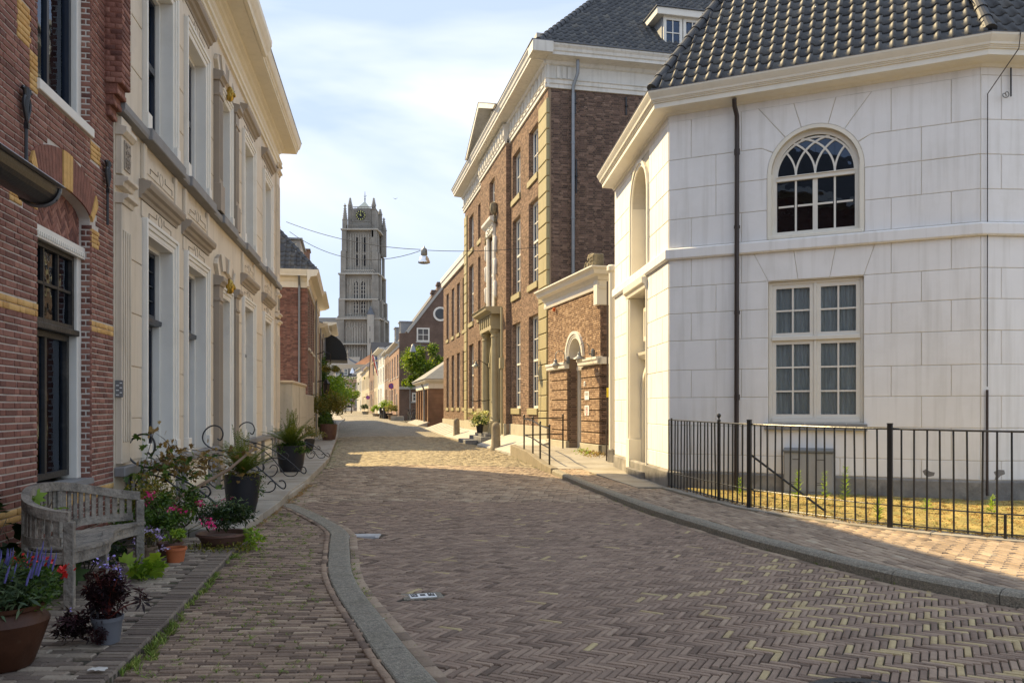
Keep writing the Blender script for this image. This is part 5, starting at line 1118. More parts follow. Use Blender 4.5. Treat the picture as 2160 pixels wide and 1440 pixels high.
# lower modern wing
Wg = thing('brick_wing', 'lower brown brick wing with tall narrow windows and white roof edge', 'building', FW.p(wY(51), 0, 0))
wu = [(wY(46.7), wY(47.8)), (wY(48.9), wY(50.0)), (wY(51.2), wY(52.3)), (wY(53.6), wY(54.7))]; wh = [(a, b, *z) for a, b in wu for z in ((1.65, 5.0), (6.2, 9.3))]
q0, q1 = k1 + .01, wY(56.2); mb = MB(); wallskin(mb, FW, q0, q1, 0, 10.0, wh, -.114, .28)
mb.quad(FW.p(q1, -.114, 0), FW.p(q1, -10, 0), FW.p(q1, -10, 10), FW.p(q1, -.114, 10)); wv = mb.build('wall', bm_, Wg)
bricklay(FW, q0, q1, .9, 10.0, hl(wh), 'orphan_brick', wv, .21, .066, .012, d=-.1)
for (a, b, z0, z1) in wh:
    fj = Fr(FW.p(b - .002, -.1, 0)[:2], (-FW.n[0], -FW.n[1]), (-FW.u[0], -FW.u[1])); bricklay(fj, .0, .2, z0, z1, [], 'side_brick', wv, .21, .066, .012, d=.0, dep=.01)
    window(Wg, FW, a, b, z0, z1, -.24, 'white', 2, 2, .08, .03, trans=[(z0 + (z1 - z0) * .55, .07, 2, 2)], glass='clear_glass', curtain='blind', cd=.02, sub=False); MB().box(FW, a - .05, b + .05, -.15, -.04, z0 - .2, z0).build('window_sill', 'quoin_paint', Wg)
MB().box(FW, q0, q1, -9, -1.2, .1, 9.9).build('interior', 'dark_room', Wg)
MB().mold(FW, q0, q1 + .15, [(-.1, 10.0), (.02, 10.0), (.05, 10.3), (.1, 10.32), (.1, 10.6), (-.1, 10.62)]).build('roof_edge', 'row_white', Wg); MB().box(FW, q0, q1, -10, -.1, 10.3, 10.5).build('roof', 'dark_roof', Wg)
MB().box(FW, q0, q1, -.1, -.02, .2, .9).build('plinth', 'grey_plinth', Wg)
# ================================================================ WHITE CHAPEL (right)
c1 = (2.95, 15.2); c2 = (7.56, 13.0)
FC1 = Fr(c1, (-.0674, .9977), (-.9977, -.0674)); FC2 = Fr(c1, (.903, -.429), (-.429, -.903)); L2 = math.hypot(c2[0] - c1[0], c2[1] - c1[1]); FC2 = Fr(c1, (c2[0] - c1[0], c2[1] - c1[1]))
FC3 = Fr(c2, (.9977, .0674), (.0674, -.9977)); L1 = 5.2; L3 = 8.0
def mold_path(mb, cs, ns, prof, cap=True):
    """profile swept round mitred corners; ns = outward normal of each side"""
    k = len(prof); V = []
    for i, c in enumerate(cs):
        if i == 0: m_ = ns[0]
        elif i == len(cs) - 1: m_ = ns[-1]
        else:
            a, b = ns[i - 1], ns[i]; q = 1 + a[0] * b[0] + a[1] * b[1]; m_ = ((a[0] + b[0]) / q, (a[1] + b[1]) / q)
        V += [(c[0] + m_[0] * d, c[1] + m_[1] * d, z) for d, z in prof]
    F = [(i * k + j, i * k + (j + 1) % k, (i + 1) * k + (j + 1) % k, (i + 1) * k + j) for i in range(len(cs) - 1) for j in range(k)]
    if cap: F += [tuple(range(k)), tuple((len(cs) - 1) * k + j for j in range(k))[::-1]]
    return mb.add(V, F)
ccs = [FC1.p(L1, 0, 0)[:2], c1, c2, FC3.p(L3, 0, 0)[:2]]; cns = [FC1.n, FC2.n, FC3.n]
C_ = thing('chapel', 'white rendered chapel with scored blocks, arched window and grey pantile roof', 'chapel', (5, 15.5, 0))
n1a, n1b = FC1.U(1364), FC1.U(1329); u1a, u1b = FC1.U(1366), FC1.U(1334)
wl = (1.807, 3.38, 1.36, 3.86); wu = (1.86, 3.32, 4.66, 6.50)
mb = MB(); wallskin(mb, FC1, 0, L1, 0, 7.15, [(n1a, n1b, .05, 4.12), (u1a, u1b, 4.62, 6.85, 'a')], -.012, .38)
wallskin(mb, FC2, 0, L2, 0, 7.15, [wl, (*wu, 'a')], -.012, .2); wallskin(mb, FC3, 0, L3, 0, 7.15, [], -.012, .2)
mb.quad(FC1.p(L1, -.012, 0), FC1.p(L1, -6, 0), FC1.p(L1, -6, 7.15), FC1.p(L1, -.012, 7.15)); mb.quad(FC3.p(L3, 0, 0), FC3.p(L3, -9, 0), FC3.p(L3, -9, 7.15), FC3.p(L3, 0, 7.15))
wallC = mb.build('wall', 'church_joint', C_)
bi = MB(); bi.add([(3.6, 16.0, .1), (7.7, 14.0, .1), (14, 14.6, .1), (14, 20, .1), (3.2, 20, .1)] + [(3.6, 16.0, 7), (7.7, 14.0, 7), (14, 14.6, 7), (14, 20, 7), (3.2, 20, 7)], [(0, 1, 2, 3, 4), (5, 6, 7, 8, 9)] + [(i, (i + 1) % 5, 5 + (i + 1) % 5, 5 + i) for i in range(5)]); bi.build('interior', 'dark_room', C_)
jt = .005
def blk(f, poly, d=.0, par=None):
    n = len(poly); cx = sum(p[0] for p in poly) / n; cz = sum(p[1] for p in poly) / n
    MB().prism(f, poly, -.03, d + random.uniform(-.001, .0015)).build('ashlar_block', 'church_paint', wallC, bevel=.006)
def rows_(f, zs_, start, ja, jb, ua, ub):
    for i, (z0, z1) in enumerate(zip(zs_, zs_[1:])):
        js = [ua] + [j for j in ((ja, jb)[(i + start) % 2]) if ua + .05 < j < ub - .05] + [ub]
        for a, b in zip(js, js[1:]): blk(f, [(a + jt, z0 + jt), (b - jt, z0 + jt), (b - jt, z1 - jt), (a + jt, z1 - jt)])
zl = [.44, .75, 1.28, 1.80, 2.31, 2.86, 3.37, 3.87]; zu = [4.61, 5.14, 5.70]
JA, JB = (.43, 1.34), (.884,); KA, KB = (3.80, 4.69), (4.255,)
ju = lambda u: (u + jt, u - jt)
rows_(FC2, zl, 0, JB, JA, jt, wl[0] + jt); rows_(FC2, zl, 0, KB, KA, wl[1] - jt, L2 - jt)
rows_(FC2, [.44, .75, 1.34], 0, (2.3, 3.0), (2.6,), wl[0] + jt, wl[1] - jt)
# voussoir row over the lower window
zt0, zt1 = 3.87, 4.38
tops = [FC2.U(1590), FC2.U(1674), FC2.U(1762), FC2.U(1845)]; bots = [wl[0], FC2.U(1683), FC2.U(1750), wl[1]]
for a, b in zip((jt, *JA), JA): blk(FC2, [(a + jt, zt0 + jt), (b - jt, zt0 + jt), (b - jt, zt1), (a + jt, zt1)])
blk(FC2, [(JA[-1] + jt, zt0 + jt), (bots[0] - jt, zt0 + jt), (tops[0] - jt, zt1), (JA[-1] + jt, zt1)])
for k in range(3): blk(FC2, [(bots[k] + jt, zt0 + jt), (bots[k + 1] - jt, zt0 + jt), (tops[k + 1] - jt, zt1), (tops[k] + jt, zt1)])
blk(FC2, [(bots[3] + jt, zt0 + jt), (KA[0] - jt, zt0 + jt), (KA[0] - jt, zt1), (tops[3] + jt, zt1)])
blk(FC2, [(KA[0] + jt, zt0 + jt), (KA[1] - jt, zt0 + jt), (KA[1] - jt, zt1), (KA[0] + jt, zt1)]); blk(FC2, [(KA[1] + jt, zt0 + jt), (L2 - jt, zt0 + jt), (L2 - jt, zt1), (KA[1] + jt, zt1)])
# upper rows
AC, AZ, AR = 2.59, 5.77, .80
rows_(FC2, zu, 1, JB, JA, jt, AC - AR); rows_(FC2, zu, 1, KB, KA, AC + AR, L2 - jt)
def arc_(a0, a1, n=6, r=AR): return [(AC + r * math.cos(R(a0 + (a1 - a0) * k / n)), AZ + r * math.sin(R(a0 + (a1 - a0) * k / n))) for k in range(n + 1)]
z0, z1, zt = 5.70, 6.26, 6.98
for a, b in ((jt, .884),): blk(FC2, [(a, z0 + jt), (b - jt, z0 + jt), (b - jt, z1 - jt), (a, z1 - jt)])
blk(FC2, [(.884 + jt, z0 + jt), (AC - AR, z0 + jt)] + arc_(180, 152) + [(1.70, z1 - jt), (.884 + jt, z1 - jt)])
blk(FC2, [(4.255 - jt, z1 - jt), (3.49, z1 - jt)] + arc_(28, 0) + [(AC + AR, z0 + jt), (4.255 - jt, z0 + jt)])
blk(FC2, [(4.255 + jt, z0 + jt), (L2 - jt, z0 + jt), (L2 - jt, z1 - jt), (4.255 + jt, z1 - jt)])
for a, b in ((jt, .43), (.43, 1.34), (3.80, 4.69), (4.69, L2)): blk(FC2, [(a + jt, z1 + jt), (b - jt, z1 + jt), (b - jt, zt), (a + jt, zt)])
def top_at(an): return (AC + (zt - AZ) / math.tan(R(an)), zt)
fan = [(151, 128), (128, 106), (106, 74), (74, 53), (53, 29)]
for a0, a1 in fan:
    inner = arc_(a0 - .6, a1 + .6)
    if a0 == 151: outer = [(top_at(128)[0] - jt, zt), (1.34 + jt, zt), (1.34 + jt, z1 + jt), (1.69, z1 + jt)]
    elif a1 == 29: outer = [(3.50, z1 + jt), (3.80 - jt, z1 + jt), (3.80 - jt, zt), (top_at(53)[0] + jt, zt)]
    else: outer = [(top_at(a1)[0] - jt, zt), (top_at(a0)[0] + jt, zt)]
    blk(FC2, inner + outer)
MB().box(FC2, jt, L2 - jt, -.02, -.002, zt + .002, 7.14).build('top_band', 'church_paint', wallC); MB().box(FC3, jt, L3, -.02, -.002, zt + .002, 7.14).build('top_band', 'church_paint', wallC); MB().box(FC1, jt, L1, -.02, -.002, zt + .002, 7.14).build('top_band', 'church_paint', wallC)
# face 3 and face 1 blocks
ja3 = tuple(.35 + .9 * k for k in range(9)); jb3 = tuple(.8 + .9 * k for k in range(9))
rows_(FC3, zl + [4.38], 0, ja3, jb3, jt, 5.2); rows_(FC3, [4.61, 5.14, 5.70, 6.26, zt], 0, jb3, ja3, jt, 5.2)
ja1 = (.45, 1.35); jb1 = (.9, 1.6); kb = (L1 - .55,); ka = (L1 - .85, L1 - .3)
rows_(FC1, zl + [4.38], 0, jb1, ja1, jt, n1a - .06); rows_(FC1, zl + [4.38], 0, ka, kb, n1b + .2, L1)
rows_(FC1, [4.61, 5.14, 5.70, 6.26, zt], 0, jb1, ja1, jt, u1a - .14); rows_(FC1, [4.61, 5.14, 5.70, 6.26, zt], 0, ka, kb, u1b + .14, L1)
ac1, ar1 = (u1a + u1b) / 2, (u1b - u1a) / 2; az1 = 6.85 - ar1
pl = [(u1a - .14 + jt, 6.9), (u1a - .14 + jt, zt), (u1b + .14 - jt, zt), (u1b + .14 - jt, 6.9)] 
# niche surround on the sunny face: mouldings, cornice, small panel, arched door
s = MB(); s.box(FC1, n1b, n1b + .19, -.01, .045, .9, 4.38); s.box(FC1, n1b - .06, n1b - .001, -.38, .02, .9, 4.12); s.box(FC1, n1b - .12, n1b + .21, -.38, .055, .05, .9); s.box(FC1, n1a - .06, n1a, -.01, .03, .1, 4.38)
s.mold(FC1, n1a - .08, n1b + .21, [(-.01, 4.12), (.05, 4.12), (.07, 4.2), (.12, 4.24), (.13, 4.36), (-.01, 4.36)]); s.build('door_surround', 'church_trim', C_, bevel=.01)
s = MB(); s.box(FC1, n1a, n1b - .06, -.4, -.34, .25, 4.1); nb = s.build('niche_back', 'church_trim', C_)
nc = (n1a + n1b) / 2; s = MB(); s.box(FC1, n1a + .1, n1b - .16, -.34, -.30, 2.85, 4.0); s.build('panel', 'church_trim', C_, bevel=.01); MB().box(FC1, nc - .25, nc + .25, -.30, -.296, 3.2, 3.75).build('pane', 'far_pane', C_)
s = MB(); s.box(FC1, nc - .34, nc - .25, -.30, -.2, 3.1, 3.85).box(FC1, nc + .25, nc + .34, -.30, -.2, 3.1, 3.85).box(FC1, nc - .25, nc + .25, -.30, -.2, 3.75, 3.85).box(FC1, nc - .25, nc + .25, -.30, -.2, 3.1, 3.2).build('window_frame', 'church_trim', C_, bevel=.01)
s = MB(); s.mold(FC1, n1a + .02, n1b - .08, [(-.34, 2.7), (-.25, 2.72), (-.16, 2.8), (-.14, 2.86), (-.34, 2.88)]).build('door_hood', 'church_trim', C_)
w_ = (n1b - n1a) / 2 - .16; q = MB()
pi, po = arcpts(nc, 1.9, w_, .6, 14), arcpts(nc, 1.9, w_ + .09, .7, 14)
for k in range(14): q.prism(FC1, [pi[k], pi[k + 1], po[k + 1], po[k]], -.34, -.24)
q.box(FC1, nc - w_ - .09, nc - w_, -.34, -.24, .3, 1.9).box(FC1, nc + w_, nc + w_ + .09, -.34, -.24, .3, 1.9).build('door_arch', 'church_trim', C_)
MB().prism(FC1, [(nc - w_, .3), (nc + w_, .3)] + arcpts(nc, 1.9, w_, .6, 14), -.34, -.31).build('door', 'church_trim', C_); MB().box(FC1, n1a + .02, n1b - .08, -.36, .12, .0, .26).build('door_step', 'plinth_stone', C_, bevel=.01)
# tall blind arched niche above
q = MB()
for (r0_, r1_, dd) in ((0, .07, .02), (.07, .14, .05)):
    pi, po = arcpts(ac1, az1, ar1 + r0_, None or ar1 + r0_, 18), arcpts(ac1, az1, ar1 + r1_, ar1 + r1_, 18)
    for k in range(18): q.prism(FC1, [pi[k], pi[k + 1], po[k + 1], po[k]], -.012, dd)
    q.box(FC1, ac1 - ar1 - r1_, ac1 - ar1 - r0_, -.012, dd, 4.61, az1).box(FC1, ac1 + ar1 + r0_, ac1 + ar1 + r1_, -.012, dd, 4.61, az1)
q.build('niche_moulding', 'church_trim', C_); MB().prism(FC1, [(u1a, 4.62), (u1b, 4.62)] + arcpts(ac1, az1, ar1, ar1, 16), -.4, -.3).build('niche_back', 'church_trim', C_)
MB().box(FC1, u1a + .001, u1a + .02, -.38, .01, 4.62, az1).box(FC1, u1b - .02, u1b - .001, -.38, .01, 4.62, az1).build('niche_jamb', 'church_trim', C_)
# plinth, string course, cornice with gutter
mold_path(MB(), ccs, cns, [(-.05, .05), (.035, .05), (.035, .40), (.01, .43), (-.05, .43)]).build('plinth', 'plinth_stone', C_)
mold_path(MB(), ccs, cns, [(-.02, 4.38), (.055, 4.385), (.075, 4.41), (.075, 4.57), (.05, 4.595), (-.02, 4.61)]).build('string_course', 'church_paint', C_, bevel=.005)
cp_ = [(-.03, 7.10), (.035, 7.10), (.06, 7.14), (.10, 7.15), (.32, 7.165), (.32, 7.25), (.345, 7.26), (.345, 7.275), (.365, 7.285), (.365, 7.30), (.385, 7.305), (.395, 7.34), (.43, 7.39), (.455, 7.43), (.46, 7.46), (-.03, 7.46)]
mold_path(MB(), ccs, cns, cp_).build('cornice', 'church_trim', C_); mold_path(MB(), ccs, cns, [(.2, 7.461), (.468, 7.461), (.468, 7.472), (.2, 7.472)]).build('gutter_edge', 'slate_far', C_)
# ---- arched window with interlaced tracery
fw = .085; r_in = (wu[1] - wu[0]) / 2; zs_ = wu[3] - r_in; ctr = (wu[0] + wu[1]) / 2; d = -.10; q = MB()
def ringp(mb, c, z, ra, rb, a0, a1, d0, d1, n=24):
    pa, pb = arcpts(c, z, ra, ra, n, a0, a1), arcpts(c, z, rb, rb, n, a0, a1)
    for k in range(n): mb.prism(FC2, [pa[k], pa[k + 1], pb[k + 1], pb[k]], d0, d1)
ringp(q, ctr, zs_, r_in - fw, r_in - .002, 0, 180, d - .08, d)
q.box(FC2, wu[0] + .002, wu[0] + fw, d - .08, d, wu[2], zs_).box(FC2, wu[1] - fw, wu[1] - .002, d - .08, d, wu[2], zs_).box(FC2, wu[0] + fw, wu[1] - fw, d - .08, d, wu[2], wu[2] + fw)
ri = r_in - fw; bw_ = .032; zT = 5.68; q.box(FC2, ctr - ri, ctr + ri, d - .08, d + .02, zT - .035, zT + .035)
q.box(FC2, ctr - ri, ctr + ri, d - .07, d + .04, zT + .036, zT + .05)
for k, x in enumerate((ctr - ri / 2, ctr, ctr + ri / 2)): w2 = .04 if k == 1 else bw_ / 2; q.box(FC2, x - w2, x + w2, d - .06, d - .012, wu[2] + fw, zT - .036)
zm = (wu[2] + fw + zT - .035) / 2
for k in range(4): a = ctr - ri + k * ri / 2 + .03; q.box(FC2, a, a + ri / 2 - .06, d - .055, d - .02, zm - bw_ / 2, zm + bw_ / 2)
zb = zT + .05
for m_ in (ctr - ri, ctr - ri / 2, ctr, ctr + ri / 2, ctr + ri):
    for sg in (1, -1):
        cx_ = m_ + sg * ri; pts = []
        for k in range(25):
            an = R(180 - 3.75 * k) if sg > 0 else R(3.75 * k); x, z = cx_ + ri * math.cos(an), zb + ri * math.sin(an)
            if math.hypot(x - ctr, max(0, z - zs_)) > ri + .01 or x < ctr - ri or x > ctr + ri: break
            pts.append((x, z))
        for (xa, za), (xb, zb_) in zip(pts, pts[1:]):
            tx, tz = xb - xa, zb_ - za; l_ = math.hypot(tx, tz); nx_, nz_ = -tz / l_ * bw_ / 2, tx / l_ * bw_ / 2
            q.prism(FC2, [(xa - nx_, za - nz_), (xb - nx_, zb_ - nz_), (xb + nx_, zb_ + nz_), (xa + nx_, za + nz_)], d - .055, d - .014 - (.001 if sg > 0 else 0))
aw_ = q.build('window', 'white', C_)
for k in range(4):
    for (a, b) in ((wu[2] + fw, zm), (zm, zT)): x = ctr - ri + k * ri / 2; MB().box(FC2, x + .002, x + ri / 2 - .002, d - .045, d - .04, a, b).build('pane', 'glass', aw_)
for k in range(4):
    x0, x1 = ctr - ri + k * ri / 2, ctr - ri + (k + 1) * ri / 2
    tops_ = [(x, zs_ + math.sqrt(max(0, ri ** 2 - (x - ctr) ** 2))) for x in np.linspace(x1 - .002, x0 + .002, 7)]
    MB().prism(FC2, [(x0 + .002, zT), (x1 - .002, zT)] + [(float(a), float(b)) for a, b in tops_], d - .045, d - .04).build('pane', 'glass', aw_)
ringp_ = MB(); ringp(ringp_, ctr, zs_, r_in, AR - .008, 0, 180, -.01, .006); ringp_.box(FC2, AC - AR + .008, wu[0], -.01, .006, 4.62, zs_).box(FC2, wu[1], AC + AR - .008, -.01, .006, 4.62, zs_); ringp_.build('arch_moulding', 'church_trim', C_)
l = MB(); MB().box(FC2, wu[0] - .04, wu[1] + .04, -.1, .03, 4.605, 4.665).build('window_sill', 'church_trim', C_, bevel=.008)
lining = MB()
for (a, b) in ((wu[0] + .0015, 1), (wu[1] - .0015, -1)): lining.box(FC2, a, a + b * .01, -.2, -.001, wu[2], zs_)
lining.build('reveal_lining', 'church_trim', C_)
# ---- lower window of four casements
d = -.075; a, b, z0, z1 = wl; q = MB(); o = .06
q.box(FC2, a + .002, a + o, d - .1, d, z0, z1).box(FC2, b - o, b - .002, d - .1, d, z0, z1).box(FC2, a + o, b - o, d - .1, d, z1 - o, z1 - .002).box(FC2, a + o, b - o, d - .1, d + .03, z0, z0 + .07)
um = (a + b) / 2; zt_ = 2.84; q.box(FC2, a + o, b - o, d - .1, d + .03, zt_ - .035, zt_ + .035).box(FC2, um - .025, um + .025, d - .1, d + .002, zt_ + .036, z1 - o).box(FC2, um - .025, um + .025, d - .1, d + .002, z0 + .07, zt_ - .036)
q.build('window_frame', 'white', C_, bevel=.006)
for (ua_, ub_) in ((a + o, um - .025), (um + .025, b - o)):
    window(C_, FC2, ua_ + .002, ub_ - .002, zt_ + .037, z1 - o - .002, d - .015, 'white', 2, 2, .065, .03, glass='clear_glass', curtain='grey_curtain', cd=.03, fd=.05, name='casement')
    window(C_, FC2, ua_ + .002, ub_ - .002, z0 + .072, zt_ - .037, d - .015, 'white', 2, 3, .065, .03, glass='clear_glass', curtain='grey_curtain', cd=.03, fd=.05, name='casement')
for k in range(5): 
    uu = a - .06 + k * (b - a + .12) / 5; MB().box(FC2, uu + .003, uu + (b - a + .12) / 5 - .003, -.02, .075, 1.215, 1.335).build('sill_tile', 'bluestone', C_, bevel=.008)
# ---- roof
pc = R(54); cphi = math.cos(pc); sphi = math.sin(pc)
def miter(a, b): q_ = 1 + a[0] * b[0] + a[1] * b[1]; return Vector(((a[0] + b[0]) / q_, (a[1] + b[1]) / q_, 0))
m12, m23 = miter(FC1.n, FC2.n), miter(FC2.n, FC3.n); EO = .36; ze = 7.47
E1, E2 = Vector((*c1, ze)) + m12 * EO, Vector((*c2, ze)) + m23 * EO
up1, up2, up3 = [Vector((-f.n[0] * cphi, -f.n[1] * cphi, sphi)) for f in (FC1, FC2, FC3)]
h12 = (-m12 * cphi + Vector((0, 0, sphi))); h23 = (-m23 * cphi + Vector((0, 0, sphi))); K = 5.2
T1, T2 = E1 + h12 * K, E2 + h23 * K; E0 = Vector(FC1.p(L1 + .3, EO, ze)); E3 = Vector(FC3.p(L3, EO, ze))
q = MB(); q.quad(E1, E2, T2, T1); q.quad(E0, E1, T1, E0 + up1 * K); q.quad(E2, E3, E3 + up3 * K, T2); q.quad(T1, T2, E3 + up3 * K, E0 + up1 * K); roofC = q.build('roof', 'dark_roof', C_, recalc=False)
ue2 = Vector((*FC2.u, 0)); nn2 = ue2.cross(up2); nn2 = nn2 if nn2.z > 0 else -nn2
t12 = (-m12).dot(ue2); t23 = (-m23).dot(ue2); len2 = (E2 - E1).length
tiled(roofC, E1 + nn2 * .035 - up2 * .06, ue2, up2, nn2, .215, .262, 30, 18, lambda u, v: t12 * v * cphi - .05 < u < len2 + t23 * v * cphi + .05, nmax=300)
ue3 = Vector((*FC3.u, 0)); nn3 = ue3.cross(up3); nn3 = nn3 if nn3.z > 0 else -nn3
tiled(roofC, E2 + nn3 * .035 - up3 * .06, ue3, up3, nn3, .215, .262, 22, 18, lambda u, v: u > (-m23).dot(ue3) * v * cphi - .05)
ridge(roofC, E1 + Vector((0, 0, .06)), T1 + Vector((0, 0, .06)), .095, .30); ridge(roofC, E2 + Vector((0, 0, .06)), T2 + Vector((0, 0, .06)), .095, .30)
# pipes and conductor
up_ = 1.26
tag(MB().tube([FC2.p(up_, .25, 7.14), FC2.p(up_, .22, 7.02), FC2.p(up_ + .02, .10, 6.88), FC2.p(up_ + .02, .085, 6.6)], .042, 10).tube([FC2.p(up_ + .02, .085, 6.7), FC2.p(up_ + .01, .085, .14)], .043, 10)
    .tube([FC2.p(up_ + .02, .085, 6.18), FC2.p(up_ + .02, .085, 6.28)], .053, 10).tube([FC2.p(up_ + .02, .085, 4.85), FC2.p(up_ + .02, .085, 4.9)], .056, 10).tube([FC2.p(up_ + .02, .085, 3.3), FC2.p(up_ + .02, .085, 3.36)], .053, 10).tube([FC2.p(up_ + .02, .085, 1.75), FC2.p(up_ + .02, .085, 1.85)], .053, 10).build('downpipe', 'pipe_brown', None, smooth=True), 'dark brown downpipe on the white chapel wall left of its windows', 'downpipe')
lc = FC3.U(2079); tag(MB().tube([FC3.p(lc + .25, .47, 7.45), FC3.p(lc + .22, .47, 7.2), FC3.p(lc, .05, 6.65), FC3.p(lc, .04, 1.95)], .0085, 6).tube([FC3.p(lc, .04, 1.9), FC3.p(lc, .04, .2)], .02, 8).build('lightning_conductor', 'pipe_brown', None), 'thin dark lightning conductor cable running down the right part of the chapel', 'cable')
ib = thing('iron_bracket', 'rusty iron pin with a small coiled iron scroll under the gutter at the right edge', 'bracket', FC3.p(lc + .4, 0, 6.5))
u_ = FC3.U(2128); MB().tube([FC3.p(u_, .05, 6.62), FC3.p(u_, .05, 7.08)], .014, 6).build('pin', 'iron', ib); MB().tube([FC3.p(u_ - .12 + .04 * math.cos(t), .05 + .01 * t, 6.62 + .04 * math.sin(t)) for t in np.linspace(0, 9, 26)], .008, 5).build('coil', 'lamp_grey', ib)
# grey meter cabinet
cb_ = thing('meter_cabinet', 'low grey double door meter cabinet against the chapel wall behind the fence', 'cabinet', FC2.p(2.4, .2, .1))
a, b = FC2.U(1653, .22), FC2.U(1758, .22); m_ = (a + b) / 2
MB().box(FC2, a, b, .0, .20, .11, .84).build('cabinet_body', 'cabinet', cb_, bevel=.006); MB().mold(FC2, a - .015, b + .015, [(0, .84), (.235, .84), (.235, .87), (0, .91)]).build('cabinet_roof', 'lamp_grey', cb_)
for (x0, x1) in ((a + .012, m_ - .005), (m_ + .005, b - .012)):
    dr = MB().box(FC2, x0, x1, .20, .212, .16, .83).build('cabinet_door', 'cabinet', cb_, bevel=.004); c = (x0 + x1) / 2
    q = MB()
    for z in (.28, .31): q.box(FC2, c - .08, c + .08, .2125, .2145, z, z + .008)
    q.box(FC2, c - .06, c + .05, .2125, .2145, .71, .722).build('vent_slot', 'text_dark', dr)
# ================================================================ BRICK GATEHOUSE
FG = Fr((2.52, 23.0), (-.27, 1), (-.9654, -.2607)); GL = 4.9
G_ = thing('gatehouse', 'small brown brick gatehouse with white arched doorway and heavy white cornice', 'gatehouse', FG.p(2.4, 0, .2))
ga, gb = FG.U(1229), FG.U(1199); gc = (ga + gb) / 2; gr = (gb - ga) / 2; gz0, gz1 = .15, 2.88; zsp = 3.14
hG = [(ga, gb, gz0, gz1), (ga, gb, gz1, zsp + gr + .02, 'a')]
mb = MB(); wallskin(mb, FG, 0, GL, -.1, 5.2, [(ga, gb, gz0, zsp + gr, 'a')], -.012, .45); frr = Fr(FG.p(0, 0, 0)[:2], (-FG.n[0], -FG.n[1]), (-FG.u[0], -FG.u[1]))
mb.quad(frr.p(0, -.012, 0), frr.p(4, -.012, 0), frr.p(4, -.012, 5.2), frr.p(0, -.012, 5.2)); mb.quad(FG.p(GL, 0, 0), FG.p(GL, -3, 0), FG.p(GL, -3, 5.2), FG.p(GL, 0, 5.2)); mb.quad(FG.p(GL, -3, 0), FG.p(0, -3, 0), FG.p(0, -3, 5.2), FG.p(GL, -3, 5.2))
wG = mb.build('wall', bm_, G_)
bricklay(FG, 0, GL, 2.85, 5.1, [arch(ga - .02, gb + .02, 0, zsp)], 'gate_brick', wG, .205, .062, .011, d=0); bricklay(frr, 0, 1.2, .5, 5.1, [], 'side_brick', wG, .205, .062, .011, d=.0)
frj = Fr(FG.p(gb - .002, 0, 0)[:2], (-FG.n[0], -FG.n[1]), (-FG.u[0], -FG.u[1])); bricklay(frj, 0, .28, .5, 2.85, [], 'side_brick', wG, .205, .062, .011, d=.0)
zg = [.56, .89, 1.21, 1.53, 1.86, 2.18, 2.50, 2.84]
for z0, z1 in zip(zg, zg[1:]):
    for (a, b) in ((-.05, ga - .0), (gb + .0, GL - .35)):
        MB().box(FG, a + .008, b - .008, -.02, .045, z0 + .028, z1 - .005).build('band_core', bm_, wG)
        bricklay(FG, a, b, z0 + .024, z1 - .02, [], 'gate_brick', wG, .205, .058, .010, d=.05, sname='band_bricks')
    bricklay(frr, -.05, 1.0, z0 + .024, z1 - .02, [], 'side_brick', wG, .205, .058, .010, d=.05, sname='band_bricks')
MB().box(FG, -.09, ga + .02, -.02, .09, -.1, .56).build('plinth', 'grey_plinth', G_, bevel=.01); MB().box(FG, gb - .02, GL, -.02, .09, .1, .56).build('plinth', 'grey_plinth', G_, bevel=.01); MB().box(frr, -.09, 1.0, -.02, .09, -.1, .555).build('plinth', 'grey_plinth', G_, bevel=.01)
for (a, b) in ((-.14, ga + .05), (gb - .05, GL - .25)): MB().mold(FG, a, b, [(-.01, 2.86), (.12, 2.86), (.15, 2.89), (.16, 2.98), (.19, 3.0), (.19, 3.07), (-.01, 3.09)]).build('impost_band', 'white', G_, bevel=.005)
MB().box(frr, -.14, .6, -.01, .14, 2.865, 3.06).build('impost_band', 'white', G_, bevel=.01)
q = MB()
for (ra, rb, dd, de) in ((gr - .06, gr, .03, -.42), (gr, gr + .07, .05, -.4), (gr + .07, gr + .16, .08, -.01)):
    pa, pb = arcpts(gc, zsp + .04, ra, ra * 1.0, 20), arcpts(gc, zsp + .04, rb, rb * 1.0, 20)
    for k in range(20): q.prism(FG, [pa[k], pa[k + 1], pb[k + 1], pb[k]], de, dd)
q.build('door_arch', 'white', G_)
q = MB(); q.box(FG, gb - .19, gb - .002, -.42, -.3, .2, 2.9).box(FG, ga + .002, ga + .05, -.42, -.3, .2, 2.9).box(FG, ga + .05, gb - .19, -.42, -.22, 2.78, 2.92); fr_ = q.build('door_frame', 'white', G_, bevel=.008)
q = MB()
for k in range(7): q.box(FG, ga + .2 + k * .13, ga + .28 + k * .13, -.22, -.19, 2.80, 2.90)
q.build('dentil', 'church_trim', fr_)
MB().box(FG, ga + .05, gb - .19, -.42, -.37, .2, 2.78).build('door', 'door_paint', G_, bevel=.004)
for z0, z1 in ((.35, .95), (1.25, 2.0), (2.15, 2.65)): MB().box(FG, ga + .2, gb - .35, -.37, -.345, z0, z1).build('door_panel', 'door_paint', G_, bevel=.012)
MB().box(FG, gc - .18, gc + .2, -.37, -.335, 1.06, 1.16).build('letter_box', 'church_trim', G_, bevel=.004); MB().box(FG, gc - .1, gc + .1, -.345, -.34, 1.7, 1.95).build('door_notice', 'paper', G_)
mb = MB(); mb.prism(FG, [(ga + .06, 2.93), (gb - .06, 2.93)] + arcpts(gc, zsp, gr - .06, gr - .06, 12), -.42, -.40); mb.build('fanlight_pane', 'glass', G_)
MB().box(FG, .1, GL - .1, -2.9, -.6, .2, 5.1).build('interior', 'dark_room', G_)
